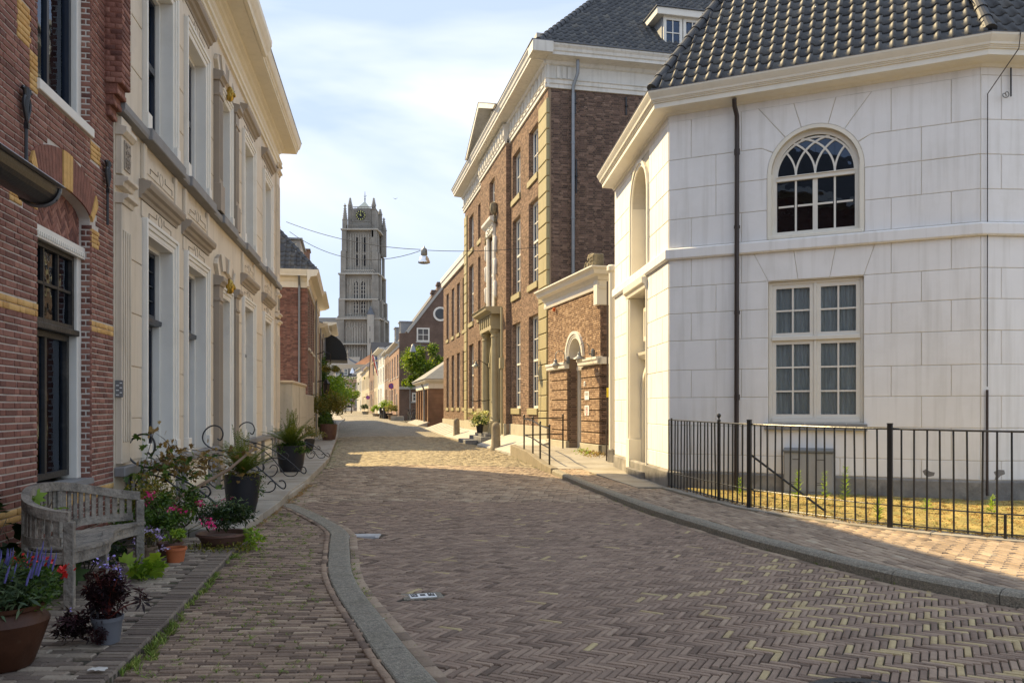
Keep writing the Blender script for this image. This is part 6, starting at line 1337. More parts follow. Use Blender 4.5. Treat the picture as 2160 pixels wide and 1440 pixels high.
gp = [(-.02, 5.02), (.05, 5.02), (.07, 5.1), (.05, 5.12), (.05, 5.24), (.10, 5.27), (.14, 5.36), (.30, 5.40), (.34, 5.5), (.42, 5.56), (.42, 5.6), (-.02, 5.62)]
mold_path(MB(), [FG.p(GL + .3, 0, 0)[:2], FG.o, frr.p(1.0, 0, 0)[:2]], [FG.n, frr.n], gp).build('cornice', 'white', G_); MB().box(FG, 0, GL + .3, -3, -.02, 5.2, 5.6).build('roof', 'lead', G_)
MB().box(FG, -.02, .3, -.5, .1, 4.55, 5.3).build('corner_pilaster', 'white', G_, bevel=.02)
# lion sculpture on the parapet
ln = thing('lion_sculpture', 'weathered stone lion holding a carved shield block on top of the gatehouse cornice', 'sculpture', FG.p(.6, -.1, 5.62))
q = MB(); q.box(FG, -.05, .62, -.2, .22, 5.63, 5.68).box(FG, .0, .34, -.12, .2, 5.68, 6.02).build('shield_block', 'old_stone', ln, bevel=.03)
q = MB()
for k in range(3):
    for j in range(3): q.box(FG, .03 + k * .1, .10 + k * .1, .2, .225, 5.71 + j * .1, 5.78 + j * .1)
q.build('carving', 'old_stone', ln, bevel=.008)
q = MB(); q.tube([FG.p(.4, .02, 5.78), FG.p(.6, .0, 5.82), FG.p(.82, 0, 5.8), FG.p(.98, 0, 5.72)], [.10, .13, .12, .07], 10); q.lathe(FG.p(.5, .05, 5.83), [(.03, 0), (.12, .05), (.15, .14), (.12, .24), (.04, .28)], 10)
q.lathe(FG.p(.45, .17, 5.86), [(.02, 0), (.06, .03), (.06, .08), (.02, .11)], 8)
for (u, dd) in ((.5, .16), (.62, -.1), (.85, .12), (.9, -.1)): q.tube([FG.p(u, dd, 5.8), FG.p(u - .06, dd + .05, 5.66)], [.05, .045], 7)
q.tube([FG.p(.98, 0, 5.72), FG.p(1.12, .04, 5.75), FG.p(1.1, .05, 5.9), FG.p(1.0, .03, 5.93)], [.03, .025, .02, .03], 6); q.build('lion', 'old_stone', ln, smooth=True)
# lamps on the gatehouse
for k, (px, py) in enumerate([(1172, 771), (1222, 757)]):
    u = FG.U(px, .45); z = FG.Z(px, py, .45); t = thing('gooseneck_lamp', ['grey gooseneck lamp left of the white door arch', 'grey gooseneck lamp right of the white door arch, above the notices'][k], 'lamp', FG.p(u, .3, z), group='gooseneck lamps')
    u0 = u - .0; shade(t, FG.p(u, .45, z), 1.15)
    MB().tube([FG.p(u, .45, z + .2)] + [FG.p(u0, .30 + .15 * math.cos(R(a)), z + .34 + .13 * math.sin(R(a))) for a in range(0, 181, 20)] + [FG.p(u0, .15, z + .1)], .012, 6).tube([FG.p(u, .15, z + .15), FG.p(u, .02, z + .15)], .02, 6).lathe(FG.p(u, .03, z + .06), [(.05, 0), (.06, .05), (.06, .2), (.04, .24)], 8).build('lamp_arm', 'lamp_grey', t, smooth=True)
# notices
def plate(px0, px1, py0, py1, label, red=False, f=FG, d=.065):
    a, b = f.U(px1, d), f.U(px0, d); z0, z1 = f.Z((px0 + px1) / 2, py1, d), f.Z((px0 + px1) / 2, py0, d)
    p = tag(MB().box(f, a, b, d - .012, d, z0, z1).build('notice_plate', 'sign_white', None, bevel=.003), label, 'sign'); c = (a + b) / 2; w = abs(b - a)
    q = MB()
    for k in range(3): q.box(f, c - w * .32, c + w * .32, d + .0005, d + .003, z1 - .05 - k * .035, z1 - .035 - k * .035)
    q.build('printed_text', 'text_dark', p)
    if red:
        q = MB(); zc = z0 + (z1 - z0) * .36; r_ = w * .26
        pa, pb = arcpts(c, zc, r_, r_, 20, 0, 360), arcpts(c, zc, r_ * .72, r_ * .72, 20, 0, 360)
        for k in range(20): q.prism(f, [pa[k], pa[k + 1], pb[k + 1], pb[k]], d + .0005, d + .003)
        q.box(f, c - r_ * .15, c + r_ * .15, d + .0005, d + .003, zc - r_ * .5, zc + r_ * .5); q.build('red_symbol', 'sign_red', p)
plate(1233, 1242, 825, 843, 'pale square notice on the right pier of the gatehouse, upper of the two'); plate(1233, 1242, 855, 876, 'white notice with small red ring symbol beside the gatehouse door', True)
plate(1231, 1234, 804, 814, 'tiny white bell plate high beside the gatehouse door')
tag(MB().lathe(FG.p(FG.U(1173), .07, FG.Z(1173, 653)), [(.02, -.06), (.05, -.05), (.05, .04), (.02, .06)], 10).build('alarm_light', 'orange', None, smooth=True), 'small orange alarm light under the white gatehouse cornice', 'alarm light')
# white pipe and thin pipe between gatehouse and chapel
x_, y_ = (1291 - 1080) / 1700 * 21.4, 21.4
wp = thing('drain_pier', 'tall white painted pipe on a stone foot between gatehouse and chapel', 'pipe', (x_, y_, .1)); MB().tube([(x_, y_, .5), (x_, y_, 5.3)], .085, 12).lathe((x_, y_, 5.2), [(.09, 0), (.14, .05), (.14, .16), (.1, .2)], 12).build('pipe', 'church_trim', wp, smooth=True); MB().lathe((x_, y_, .1), [(.12, 0), (.12, .4), (.09, .43)], 4).build('foot', 'plinth_stone', wp)
tag(MB().tube([(x_ - .12, y_ + .2, .15), (x_ - .13, y_ + .2, 1.0), (x_ - .1, y_ + .2, 1.3), (x_ - .1, y_ + .2, 5.0)], .02, 6).build('cable', 'pipe_brown', None), 'thin brown cable beside the white pipe', 'cable')
MB_ = tag(MB().box(WX, x_ - .13, x_ - .07, -(y_ + .12), -(y_ + .1), 1.9, 2.15).build('yellow_tag', 'yellow_tag', None), 'small yellow tag on the cable beside the white pipe', 'tag')
# ================================================================ IRON FENCE
fn = thing('iron_fence', 'waist high black iron bar fence curving in front of the white chapel', 'fence', (4.0, 11.0, .12))
def topz(y): return float(np.interp(y, [8.8, 15.2], [1.335, 1.39]))
segs = along_poly(FENs, .02); acc = []; 
tot = len(segs) * .02; bar_pos = []; 
step = .148; i = 0
seg2 = along_poly(FENs, step)
def railm(z0f, r, w):
    mb = MB(); mb.tube([(x, y, z0f(y)) for x, y, a in along_poly(FENs, .12)], r, 6); return mb
railm(lambda y: topz(y), .014, 0).build('top_rail', 'fence_iron', fn); railm(lambda y: .395, .009, 0).build('lower_rail', 'fence_iron', fn); railm(lambda y: .165, .009, 0).build('bottom_rail', 'fence_iron', fn)
bm0 = MB().tube([(0, 0, 0), (0, 0, .4), (0, 0, .8), (0, 0, 1.2)], .0125, 6).build('bar', 'fence_iron', None); me = bm0.data; offf = Vector(fn.location); bpy.data.objects.remove(bm0)
me2 = MB().tube([(0, 0, 0), (.006, 0, .4), (-.004, .004, .8), (0, 0, 1.2)], .0085, 6)
for k, (x, y, a) in enumerate(seg2):
    if x > 11: break
    o = bpy.data.objects.new('bar', me); COL.objects.link(o); o.parent = fn; h = topz(y) - .14
    o.location = Vector((x, y, .14)) - offf; o.scale = (1, 1, h / 1.2); o.rotation_euler = (random.gauss(0, .006), random.gauss(0, .006), 0)
for (x, y, kind) in [(2.97, 15.0, 's'), (3.33, 12.97, 'ball'), (3.545, 12.04, 'sq'), (4.70, 10.02, 'sq'), (5.60, 9.15, 'low'), (8.2, 7.7, 'sq')]:
    q = MB(); w = .014 if kind == 's' else .03
    fq = Fr((x, y), (.8, -.6)); zt = topz(y) + (.06 if kind == 'sq' else .02)
    if kind == 'low': q.box(fq, -.015, .015, -.015, .015, .1, .4)
    elif kind == 'ball': q.box(fq, -.022, .022, -.022, .022, .1, zt + .03).lathe((x, y, zt + .03), [(.018, 0), (.01, .02), (.03, .045), (.035, .065), (.026, .09), (.005, .1)], 10)
    else: q.box(fq, -w, w, -w, w, .1, zt).box(fq, -w * 1.15, w * 1.15, -w * 1.15, w * 1.15, zt, zt + .012)
    q.build('post', 'fence_iron', fn, bevel=.004)
MB().tube([(3.56, 12.08, .92), (4.5, 11.55, .12)], .016, 8).lathe((3.56, 12.08, .90), [(.01, 0), (.03, .02), (.03, .05), (.01, .07)], 8).build('brace', 'fence_iron', fn, smooth=True)
# ================================================================ RAMP RAILING
rr = thing('ramp_railing', 'black tubular iron railing on the edge of the gatehouse ramp', 'railing', (.7, 23, .3))
pp = [((.26, 24.6), .35, 1.33), ((.64, 23.05), .33, 1.28), ((.86, 22.2), .27, 1.18), ((1.07, 20.7), .15, 1.16)]
pp = [((RE(y) + .12, y), rz(y), rz(y) + h) for y, h in ((24.6, 1.0), (23.05, 1.0), (21.9, .97), (20.6, .99))]; bk = ((1.58, 25.0), .36, 1.36)
for (p, z0, z1) in pp + [bk]: MB().tube([(*p, z0), (*p, z1)], .024, 8).lathe((*p, z1), [(.015, 0), (.03, .02), (.032, .035), (.02, .06), (.004, .068)], 10).build('post', 'iron', rr, smooth=True)
for fr2 in (.95, .45):
    MB().tube([(*p, z0 + (z1 - z0) * fr2) for p, z0, z1 in pp], .019, 8).build('rail', 'iron', rr, smooth=True)
    MB().tube([(*pp[0][0], pp[0][1] + (pp[0][2] - pp[0][1]) * fr2), (*bk[0], bk[1] + (bk[2] - bk[1]) * fr2)], .019, 8).build('rail', 'iron', rr, smooth=True)
# ================================================================ BOLLARDS
for k, (x, y) in enumerate([(-.62, 31.0), (-3.0, 43.6)]):
    zb = g(y); tag(MB().lathe((x, y, zb - .05), [(.26, 0), (.24, .12), (.18, .22), (.165, .9), (.16, 1.0), (.12, 1.08), (.05, 1.12), (.01, 1.125)], 12).build('stone_bollard', 'stone_post', None, smooth=True), ['weathered stone bollard in front of the sloping slabs nearest the ramp', 'weathered stone bollard beyond the portal steps'][k], 'bollard', 'stone bollards')

for (pxs, lab) in ((((1946, 993), (1953, 989), (1962, 994), (1972, 996), (1970, 1003), (1958, 1005), (1950, 1001)), 0), (((2096, 995), (2106, 990), (2118, 991), (2120, 999), (2110, 1003), (2104, 1010), (2098, 1012), (2100, 1003)), 1)):
    f_ = FC2 if lab == 0 else FC3; MB().prism(f_, [(f_.U(px), f_.Z(px, py)) for px, py in pxs], -.004, .0032).build('peeled_patch', 'plinth_stone', wallC)
# ================================================================ CHURCH TOWER
TY = 238.0; PX = .14; X = lambda px: (px - 1080) * PX; ZT = lambda py: 1.6 + (861 - py) * PX
FT = Fr((0, TY), (1, 0), (0, -1))
T_ = thing('church_tower', 'tall grey Gothic church tower with clock and pinnacles at the end of the street', 'tower', (X(764), TY, 1))
def tbox(name, px0, px1, py0, py1, d0, d1, m='tower_stone', par=None, **k): return MB().box(FT, X(px0), X(px1), d0, d1, ZT(py1), ZT(py0)).build(name, m, par or T_, **k)
tdep = 11.5
def lancet(name, par, pxc, pw, py0, py1, d, m='tower_dark', mull=1, cross=()):
    """pointed panel set on the wall face"""
    c, w, z1, z0 = X(pxc), pw * PX / 2, ZT(py0), ZT(py1); zs = z1 - 1.5 * w
    po = [(c - w, z0), (c + w, z0), (c + w, zs)] + [(c - w + 2 * w * math.cos(R(a)), zs + 2 * w * math.sin(R(a)) * .9) for a in (15, 30, 45, 60)] + [(c + w - 2 * w * math.cos(R(a)), zs + 2 * w * math.sin(R(a)) * .9) for a in (45, 30, 15)] + [(c - w, zs)]
    o = MB().prism(FT, po, d - .3, d).build(name, m, par)  # default dark colour stands in for the shade inside an opening
    e = .12 if pw > 4 else .07; q = MB(); n = len(po)
    for i in range(n):
        a, b = po[i], po[(i + 1) % n]; sc = lambda p: (c + (p[0] - c) * (1 + e / w), p[1] + (e if p[1] > z0 + .01 else -e))
        q.prism(FT, [a, b, sc(b), sc(a)], d - .1, d + .22)
    if mull: q.box(FT, c - .07, c + .07, d, d + .14, z0, zs + w * .9)
    for zc in cross: q.box(FT, c - w, c + w, d, d + .13, ZT(zc) - .07, ZT(zc) + .07)
    q.build('tracery', 'tower_light', o); return o
# stages
tb = []
for (a, b, y0, y1, f_) in ((716, 800, 673, 866, 0), (721, 794, 578, 673, -.5), (726, 791, 483, 578, -.9)):
    tb.append(tbox('stage', a, b, y0, y1, -tdep + f_ * .2, f_))
# buttresses (front left, front right, sides)
for (y0, y1, bw_, l, r, pr_) in ((780, 866, 16, 711, 803, 1.6), (720, 780, 15, 712, 802, 1.35), (668, 720, 14, 713, 801, 1.1), (630, 668, 13, 715, 799, .8), (578, 630, 12, 717, 797, .6), (530, 578, 11, 719, 796, .3), (483, 530, 10, 721, 794, .1)):
    for px in (l, r - bw_): MB().box(FT, X(px), X(px + bw_), -1.5, pr_, ZT(y1), ZT(y0)).prism(FT, [(X(px), ZT(y0)), (X(px + bw_), ZT(y0)), (X(px + bw_ / 2), ZT(y0 - 5))], -.6, pr_ - .1).build('buttress', 'tower_stone', T_)
    for dd in (-3, -tdep + .4): MB().box(FT, X(r) - .3, X(r) + pr_ * .9, dd - 1.1, dd + 1.0, ZT(y1), ZT(y0)).build('buttress', 'tower_stone', T_)
    MB().box(FT, X(l) - pr_ * .6, X(l) + .3, -tdep - .7, -tdep + 1.4, ZT(y1), ZT(y0)).build('buttress', 'tower_stone', T_)
# vertical ribs and string courses
q = MB()
for (a, b, y0, y1, d) in ((731, 783, 680, 850, .05), (733, 783, 588, 668, -.45), (733, 782, 492, 572, -.85)):
    n = 9
    for k in range(n + 1):
        px = a + (b - a) * k / n; q.box(FT, X(px) - .09, X(px) + .09, d - .1, d + .16, ZT(y1), ZT(y0))
q.build('wall_ribs', 'tower_light', T_, kind='stuff')
for (a, b, y, d) in ((710, 805, 673, 1.3), (714, 800, 578, .8), (719, 797, 484, .45), (712, 804, 726, 1.5), (716, 799, 632, .95)): MB().box(FT, X(a), X(b), d - 2.6, d, ZT(y) - .18, ZT(y) + .22).box(FT, X(b) - 1.8, X(b) + .3, -tdep, d - 2.6, ZT(y) - .18, ZT(y) + .22).build('string_course', 'tower_light', T_)
# openings
for pxc in (752.5, 767):
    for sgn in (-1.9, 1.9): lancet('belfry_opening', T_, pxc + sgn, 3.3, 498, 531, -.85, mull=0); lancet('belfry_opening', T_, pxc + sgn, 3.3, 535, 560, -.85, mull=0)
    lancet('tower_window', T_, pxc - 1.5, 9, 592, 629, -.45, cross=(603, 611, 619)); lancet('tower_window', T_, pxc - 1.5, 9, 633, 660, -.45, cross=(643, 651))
for pxc in (737, 780): lancet('blind_arch', T_, pxc, 7, 500, 568, -.87, 'tower_stone', 1); lancet('blind_arch', T_, pxc, 7, 598, 662, -.47, 'tower_stone', 1)
for pxc in (734, 749.5, 765): lancet('blind_arch', T_, pxc, 11, 687, 726, .03, 'tower_stone', 1); lancet('blind_arch', T_, pxc, 9, 734, 768, .03, 'tower_stone', 1)
# balustrades with openwork
def balus(px0, px1, py0, py1, d, n, m='tower_light', side=0):
    q = MB(); x0, x1, z1, z0 = X(px0), X(px1), ZT(py0), ZT(py1); q.box(FT, x0, x1, d - .2, d, z1 - .18, z1).box(FT, x0, x1, d - .2, d, z0, z0 + .15); w = (x1 - x0) / n
    for k in range(n):
        a = x0 + k * w
        for (p0, p1) in (((a, z0 + .1), (a + w / 2, z1 - .1)), ((a + w / 2, z1 - .1), (a + w, z0 + .1))): q.prism(FT, [(p0[0] - .07, p0[1]), (p0[0] + .07, p0[1]), (p1[0] + .07, p1[1]), (p1[0] - .07, p1[1])], d - .16, d - .02)
    if side:
        q.box(FT, x1 - .2, x1, d - side, d, z1 - .18, z1)
        for k in range(int(side)): q.box(FT, x1 - .16, x1 - .04, d - k - .3, d - k - .1, z0, z1)
    q.build('balustrade', m, T_)
balus(726, 791, 569.5, 576, .5, 15, side=10); balus(726, 776, 668, 674.5, 1.0, 14)
for (p0, p1, y0, y1, d) in ((731, 786, 474.5, 482, .1), (736, 789, 433.5, 438.5, -1.2)):
    q = MB(); x0, x1 = X(p0), X(p1); z1, z0 = ZT(y0), ZT(y1); q.box(FT, x0, x1, d - .2, d, z1 - .15, z1).box(FT, x0, x1, d - .2, d, z0 - .1, z0 + .1)
    q.box(FT, x1 - .2, x1, d - 7, d, z1 - .15, z1)
    for k in range(18): a = x0 + (x1 - x0) * k / 17; q.box(FT, a - .07, a + .07, d - .16, d - .04, z0, z1)
    for k in range(10): q.box(FT, x1 - .16, x1 - .04, d - .6 - k * .7, d - .46 - k * .7, z0, z1)
    q.build('balustrade', 'tower_stone', T_)
# top block with clock
x0, x1 = X(733), X(786); q = MB(); oc = [(x0, -2.6), (x0, -8.6), (x0 + 1.4, -10), (x1 - 1.0, -10), (x1 + .4, -8.6), (x1 + .4, -2.6), (x1 - 1.0, -1.2), (x0 + 1.2, -1.2)]
z0, z1 = ZT(484), ZT(438.5); q.add([FT.p(u, d, z0) for u, d in oc] + [FT.p(u, d, z1) for u, d in oc], [tuple(range(8)), tuple(range(8, 16))] + [(i, (i + 1) % 8, 8 + (i + 1) % 8, 8 + i) for i in range(8)]); q.build('clock_stage', 'tower_stone', T_)
q = MB()
for k in range(13): a = x0 + 1.2 + (x1 - x0 - 2.2) * k / 12; q.box(FT, a - .08, a + .08, -1.25, -1.08, ZT(464), ZT(441))
q.box(FT, x0 + 1.1, x1 - .9, -1.25, -1.05, ZT(464.5) - .15, ZT(464.5) + .1); q.build('stage_ribs', 'tower_stone', T_, kind='stuff')
cx, cz = X(759.6), ZT(452.5); rr_ = 1.45
ck = MB().prism(FT, arcpts(cx, cz, rr_, rr_, 32, 0, 360)[:-1], -1.1, -.95).build('clock_face', 'tower_dark', T_)
q = MB()
for h in range(12):
    a = R(90 - 30 * h); c_, s_ = math.cos(a), math.sin(a); w = .09 if h % 3 else .13
    q.prism(FT, [(cx + c_ * 1.0 - s_ * w, cz + s_ * 1.0 + c_ * w), (cx + c_ * 1.0 + s_ * w, cz + s_ * 1.0 - c_ * w), (cx + c_ * 1.4 + s_ * w, cz + s_ * 1.4 - c_ * w), (cx + c_ * 1.4 - s_ * w, cz + s_ * 1.4 + c_ * w)], -.95, -.9)
q.build('numerals', 'petal_yellow', ck)
for (deg, l, w) in ((90, 1.25, .09), (150, 1.0, .1)):
    a = R(deg); c_, s_ = math.cos(a), math.sin(a); MB().prism(FT, [(cx - c_ * .25 - s_ * w, cz - s_ * .25 + c_ * w), (cx - c_ * .25 + s_ * w, cz - s_ * .25 - c_ * w), (cx + c_ * l, cz + s_ * l)], -.9, -.86 + deg * .0001).build('clock_hand', 'petal_yellow', ck)
def pinn(px, y0, y1, y2, d, w):
    """shaft y2..y1, crocketed spire up to y0"""
    x = X(px); q = MB(); k = len(q.v); q.box(FT, x - w, x + w, d - w, d + w, ZT(y2), ZT(y1)); zb, zt = ZT(y1), ZT(y0)
    q.lathe(FT.p(x, d, zb), [(w * 1.35, -.1), (w * 1.35, .1), (w * 1.05, .15), (w * .35, (zt - zb) * .8), (w * .75, (zt - zb) * .84), (w * .25, (zt - zb) * .9), (.05, zt - zb)], 8)
    for j in range(5):
        zz = (zt - zb) * (.1 + .14 * j); r_ = w * (1.05 - .7 * (zz / (zt - zb)) / .8)
        for a in range(0, 360, 90): q.lathe(FT.p(x + math.cos(R(a)) * (r_ + .08), d + math.sin(R(a)) * (r_ + .08), zb + zz), [(.01, -.1), (.13, 0), (.02, .12)], 5)
    q.build('pinnacle', 'tower_stone', T_)
for a in ((735.8, 412.5, 430, 484, -2.0, .55), (786, 412.8, 430, 484, -2.0, .55), (726.8, 427.5, 463, 486, -.6, .66), (799.5, 443, 472, 530, -9.0, .7), (745, 424.5, 434, 440, -9.6, .4), (791.5, 425, 438, 484, -8.8, .55), (785.5, 468, 482, 500, -.2, .3)): pinn(*a)
q = MB(); xa, xb = X(744), X(781); ap = FT.p((xa + xb) / 2, -5.6, ZT(425) + 1.5); bs = [FT.p(xa, -2.6, ZT(438.6)), FT.p(xb, -2.6, ZT(438.6)), FT.p(xb, -8.6, ZT(438.6)), FT.p(xa, -8.6, ZT(438.6))]; q.add(bs + [ap], [(0, 1, 4), (1, 2, 4), (2, 3, 4), (3, 0, 4), (0, 1, 2, 3)]); q.build('pyramid_roof', 'copper_roof', T_)
q = MB(); q.tube([(ap[0], ap[1], ap[2] - .2), (ap[0], ap[1], ZT(404) + 1.5)], [.16, .05], 6).lathe((ap[0], ap[1], ap[2] + .6), [(.05, 0), (.2, .15), (.05, .3)], 8).box(FT, ap[0] - .3, ap[0] + .3, -5.63, -5.57, ZT(410), ZT(409.4)); q.prism(FT, [(ap[0] - .5, ZT(403)), (ap[0] + .1, ZT(404)), (ap[0] + .5, ZT(401.5)), (ap[0] + .45, ZT(403)), (ap[0] + .05, ZT(405)), (ap[0] - .2, ZT(404.5))], -5.63, -5.56); q.build('weathercock', 'iron', T_)
# stair turret with lead cone
x = X(783.6); MB().lathe(FT.p(x, 1.6, 0), [(1.05, 0), (1.05, ZT(665))], 8).build('stair_turret', 'tower_light', T_); MB().lathe(FT.p(x, 1.6, ZT(665)), [(1.15, 0), (1.1, .1), (.03, 2.6)], 8).build('turret_roof', 'slate_far', T_)
MB().box(FT, x - .08, x + .08, 2.5, 2.68, ZT(725), ZT(715)).box(FT, x - .08, x + .08, 2.5, 2.68, ZT(700), ZT(690)).build('slit_window', 'tower_dark', T_)
# nave roof behind and low sacristy roofs
nv = thing('church_nave', 'dark slate nave roof of the church left of the tower', 'church', (X(695), TY + 6, 1))
MB().box(FT, X(640), X(716), -12, -3, 1, ZT(720)).build('nave_wall', 'tower_stone', nv); q = MB(); q.add([FT.p(X(640), -1, ZT(720)), FT.p(X(717), -1, ZT(720)), FT.p(X(717), -7, ZT(664)), FT.p(X(640), -7, ZT(664)), FT.p(X(717), -13, ZT(720)), FT.p(X(640), -13, ZT(720))], [(0, 1, 2, 3), (3, 2, 4, 5), (1, 4, 2), (0, 3, 5), (0, 5, 4, 1)]); q.build('nave_roof', 'slate_far', nv)
lo = thing('sacristy', 'low church annex with dark slate roof under the tower', 'annex', (X(740), TY - 8, 1)); MB().box(FT, X(700), X(768), 3, 12, 1, ZT(783)).build('annex_wall', 'tower_stone', lo); MB().mold(FT, X(698), X(770), [(12.3, ZT(784)), (7.5, ZT(756)), (2.5, ZT(784))]).build('annex_roof', 'slate_far', lo); MB().lathe(FT.p(X(745.5), 8, ZT(757)), [(.25, 0), (.2, 1), (.35, 1.2), (.05, 2.4)], 6).build('finial', 'tower_stone', lo)
# ================================================================ FAR STREET ROW (right)
def FFr(p0, p1): return Fr(p0, (p1[0] - p0[0], p1[1] - p0[1]), (-(p1[1] - p0[1]) / math.hypot(p1[0] - p0[0], p1[1] - p0[1]), (p1[0] - p0[0]) / math.hypot(p1[0] - p0[0], p1[1] - p0[1])))
pt_ = lambda px, y: ((px - 1080) / F_PX * y, y)
row = [pt_(842, 82), pt_(820.5, 97), pt_(811, 107), pt_(797, 120), pt_(789, 132), pt_(779, 143), pt_(771, 157), pt_(763, 172), pt_(752.5, 186)]
ln_ = lambda a, b: math.hypot(b[0] - a[0], b[1] - a[1])
brickmat('gable_brick', (.115, .062, .045), (.155, .085, .06), (.19, .15, .12), ang=math.atan2(.3, 1)); brickmat('row_brick', (.30, .16, .10), (.24, .12, .08), (.32, .27, .22), ang=R(104)); brickmat('row_brown', (.20, .12, .08), (.15, .085, .06), (.26, .2, .16), ang=R(104)); brickmat('pale_brick', (.42, .26, .18), (.34, .2, .14), (.42, .36, .30))
H1 = FFr(row[0], row[1]); l1 = ln_(row[0], row[1])
gh = house('brown brick gable house with white windows and two pale dormers on the right', H1, 0, l1, 11, g(84), 8.3, 16.0, 'row_brick', 'dark_roof', 'row_grey', ((1.8, 3.7, 4, .45), (4.9, 7.2, 4, .45)), doors=((.2, 1.1, 2.7),), gable=False, cornice=.5, dormers=((3.0, 8.6, 1.9, 2.0), (9.5, 8.6, 1.9, 2.0)))
# its big end gable toward us with openings
H1g = Fr(row[0], (-H1.n[0], -H1.n[1]), (-H1.u[0], -H1.u[1])); q = MB()
q.prism(H1g, [(0, .2), (12.5, .2), (12.5, 9.2), (7.0, 17.2), (1.0, 9.35), (0, 9.2)], -.3, .06); gw_ = q.build('gable_wall', 'gable_brick', gh)
MB().prism(H1g, [(.9, 9.25), (7.0, 17.25), (7.0, 17.5), (.7, 9.45)], -.3, .14).build('gable_coping', 'row_grey', gh)
def gwin(px0, px1, py0, py1, cols=2, rows=2, arch_=False):
    a, b = H1g.U(px0, .1), H1g.U(px1, .1); z0, z1 = H1g.Z(px0, py1, .1), H1g.Z(px0, py0, .1)
    window(gh, H1g, a, b, z0, z1, .13, 'white', cols, rows, .14, .06, glass='far_pane', curtain=None, sub=False, fd=.08); MB().box(H1g, a - .1, b + .1, .06, .16, z0 - .12, z0).build('window_sill', 'row_grey', gh)
gwin(879, 906, 691, 720); gwin(869, 884, 747, 775, 1, 2); gwin(869, 884, 828, 847, 2, 2)
MB().prism(H1g, arcpts(H1g.U(929, .1), H1g.Z(929, 662, .1), .75, .75, 20, 0, 360)[:-1], .06, .12).build('round_frame', 'white', gh); MB().prism(H1g, arcpts(H1g.U(929, .1), H1g.Z(929, 662, .1), .55, .55, 20, 0, 360)[:-1], .12, .13).build('pane', 'far_pane', gh)
MB().box(H1g, -.02, 12.5, .06, .2, 3.55, 3.8).build('stone_band', 'row_grey', gh)
for px0, px1, y0, y1 in ((910, 922, 609, 660), (922, 931, 592, 640)):
    a, b = H1g.U(px0, -.8), H1g.U(px1, -.8); MB().box(H1g, a, b, -1.5, -.7, H1g.Z(px0, y1), H1g.Z(px0, y0)).box(H1g, a - .08, b + .08, -1.6, -.6, H1g.Z(px0, y0) - .35, H1g.Z(px0, y0) - .2).build('chimney', 'chim_brick', gh)
specs = [
 ('narrow brown brick house between the gable house and the white house', 'row_brown', 'dark_roof', 8.6, 12.0, ((2, 4, 3, .4), (5.2, 7.2, 3, .4)), 'row_grey', False, 0),
 ('tall white painted house with moulded crown on the right row', 'row_white', 'dark_roof', 9.6, 12.5, ((2, 4.4, 3, .45), (5.2, 7.2, 3, .45), (7.7, 9.0, 3, .4)), 'row_white', False, 0),
 ('cream house with tall windows behind the flag', 'row_cream', 'dark_roof', 8.7, 12.4, ((1.9, 4.3, 3, .45), (5.0, 7.6, 3, .45)), 'row_cream', False, 0),
 ('brown house with pointed street gable and slender chimney stack', 'row_brown', 'dark_roof', 7.2, 12.8, ((1.9, 4.0, 3, .45), (4.6, 6.3, 3, .45)), 'row_cream', 'street', 0),
 ('cream fronted house with dark roof beyond the pointed gable', 'row_cream', 'dark_roof', 9.0, 12.5, ((1.9, 4.4, 4, .45), (5.4, 7.6, 4, .45)), 'row_cream', False, 0),
 ('pale ochre house with low door beside the grey wall', 'row_cream', 'red_roof', 8.8, 12.0, ((1.9, 4.0, 3, .4), (5.4, 7.4, 3, .4)), 'row_grey', False, 0),
 ('grey blue rendered house end at the bend of the street', 'row_grey', 'dark_roof', 10.2, 13.5, ((5.4, 7.6, 3, .4),), 'row_grey', False, 0)]
for k, (lab, wm, rm, ze_, rg, fl, tr, gb_, _) in enumerate(specs):
    a, b = row[k + 1], row[k + 2]; f_ = FFr(a, b); yb = (a[1] + b[1]) / 2
    house(lab, f_, .02, ln_(a, b) - .02, 9 + k % 3, g(yb), ze_, rg, wm, rm, tr, fl, doors=((.2, 1.0, 2.6),), gable=gb_, cornice=.45 if k != 1 else .8)
# house closing the view, facing us, with three dormers
F9 = Fr(pt_(700, 190), (1, -.12)); cl = house('pale brick town house with three white dormers closing the street', F9, 0, 6.6, 10, .95, ZT(0) * 0 + 1.6 + (861 - 795) / F_PX * 190, 12.2, 'pale_brick', 'dark_roof', 'white', ((2.0, 3.9, 5, .42), (5.2, 7.6, 5, .42)), doors=(), cornice=.5, dormers=((1.2, 9.3, .95, 1.5), (3.3, 9.4, .95, 1.5), (5.3, 9.5, .95, 1.5)))
rr9 = house('house under the large orange tiled roof before the tower', Fr(pt_(736, 204), (1, -.1)), 0, 13, 13, 1, 11.6, 17.4, 'pale_brick', 'red_roof', 'white', ((6.5, 8.6, 4, .4),), gable='hip', cornice=.4)
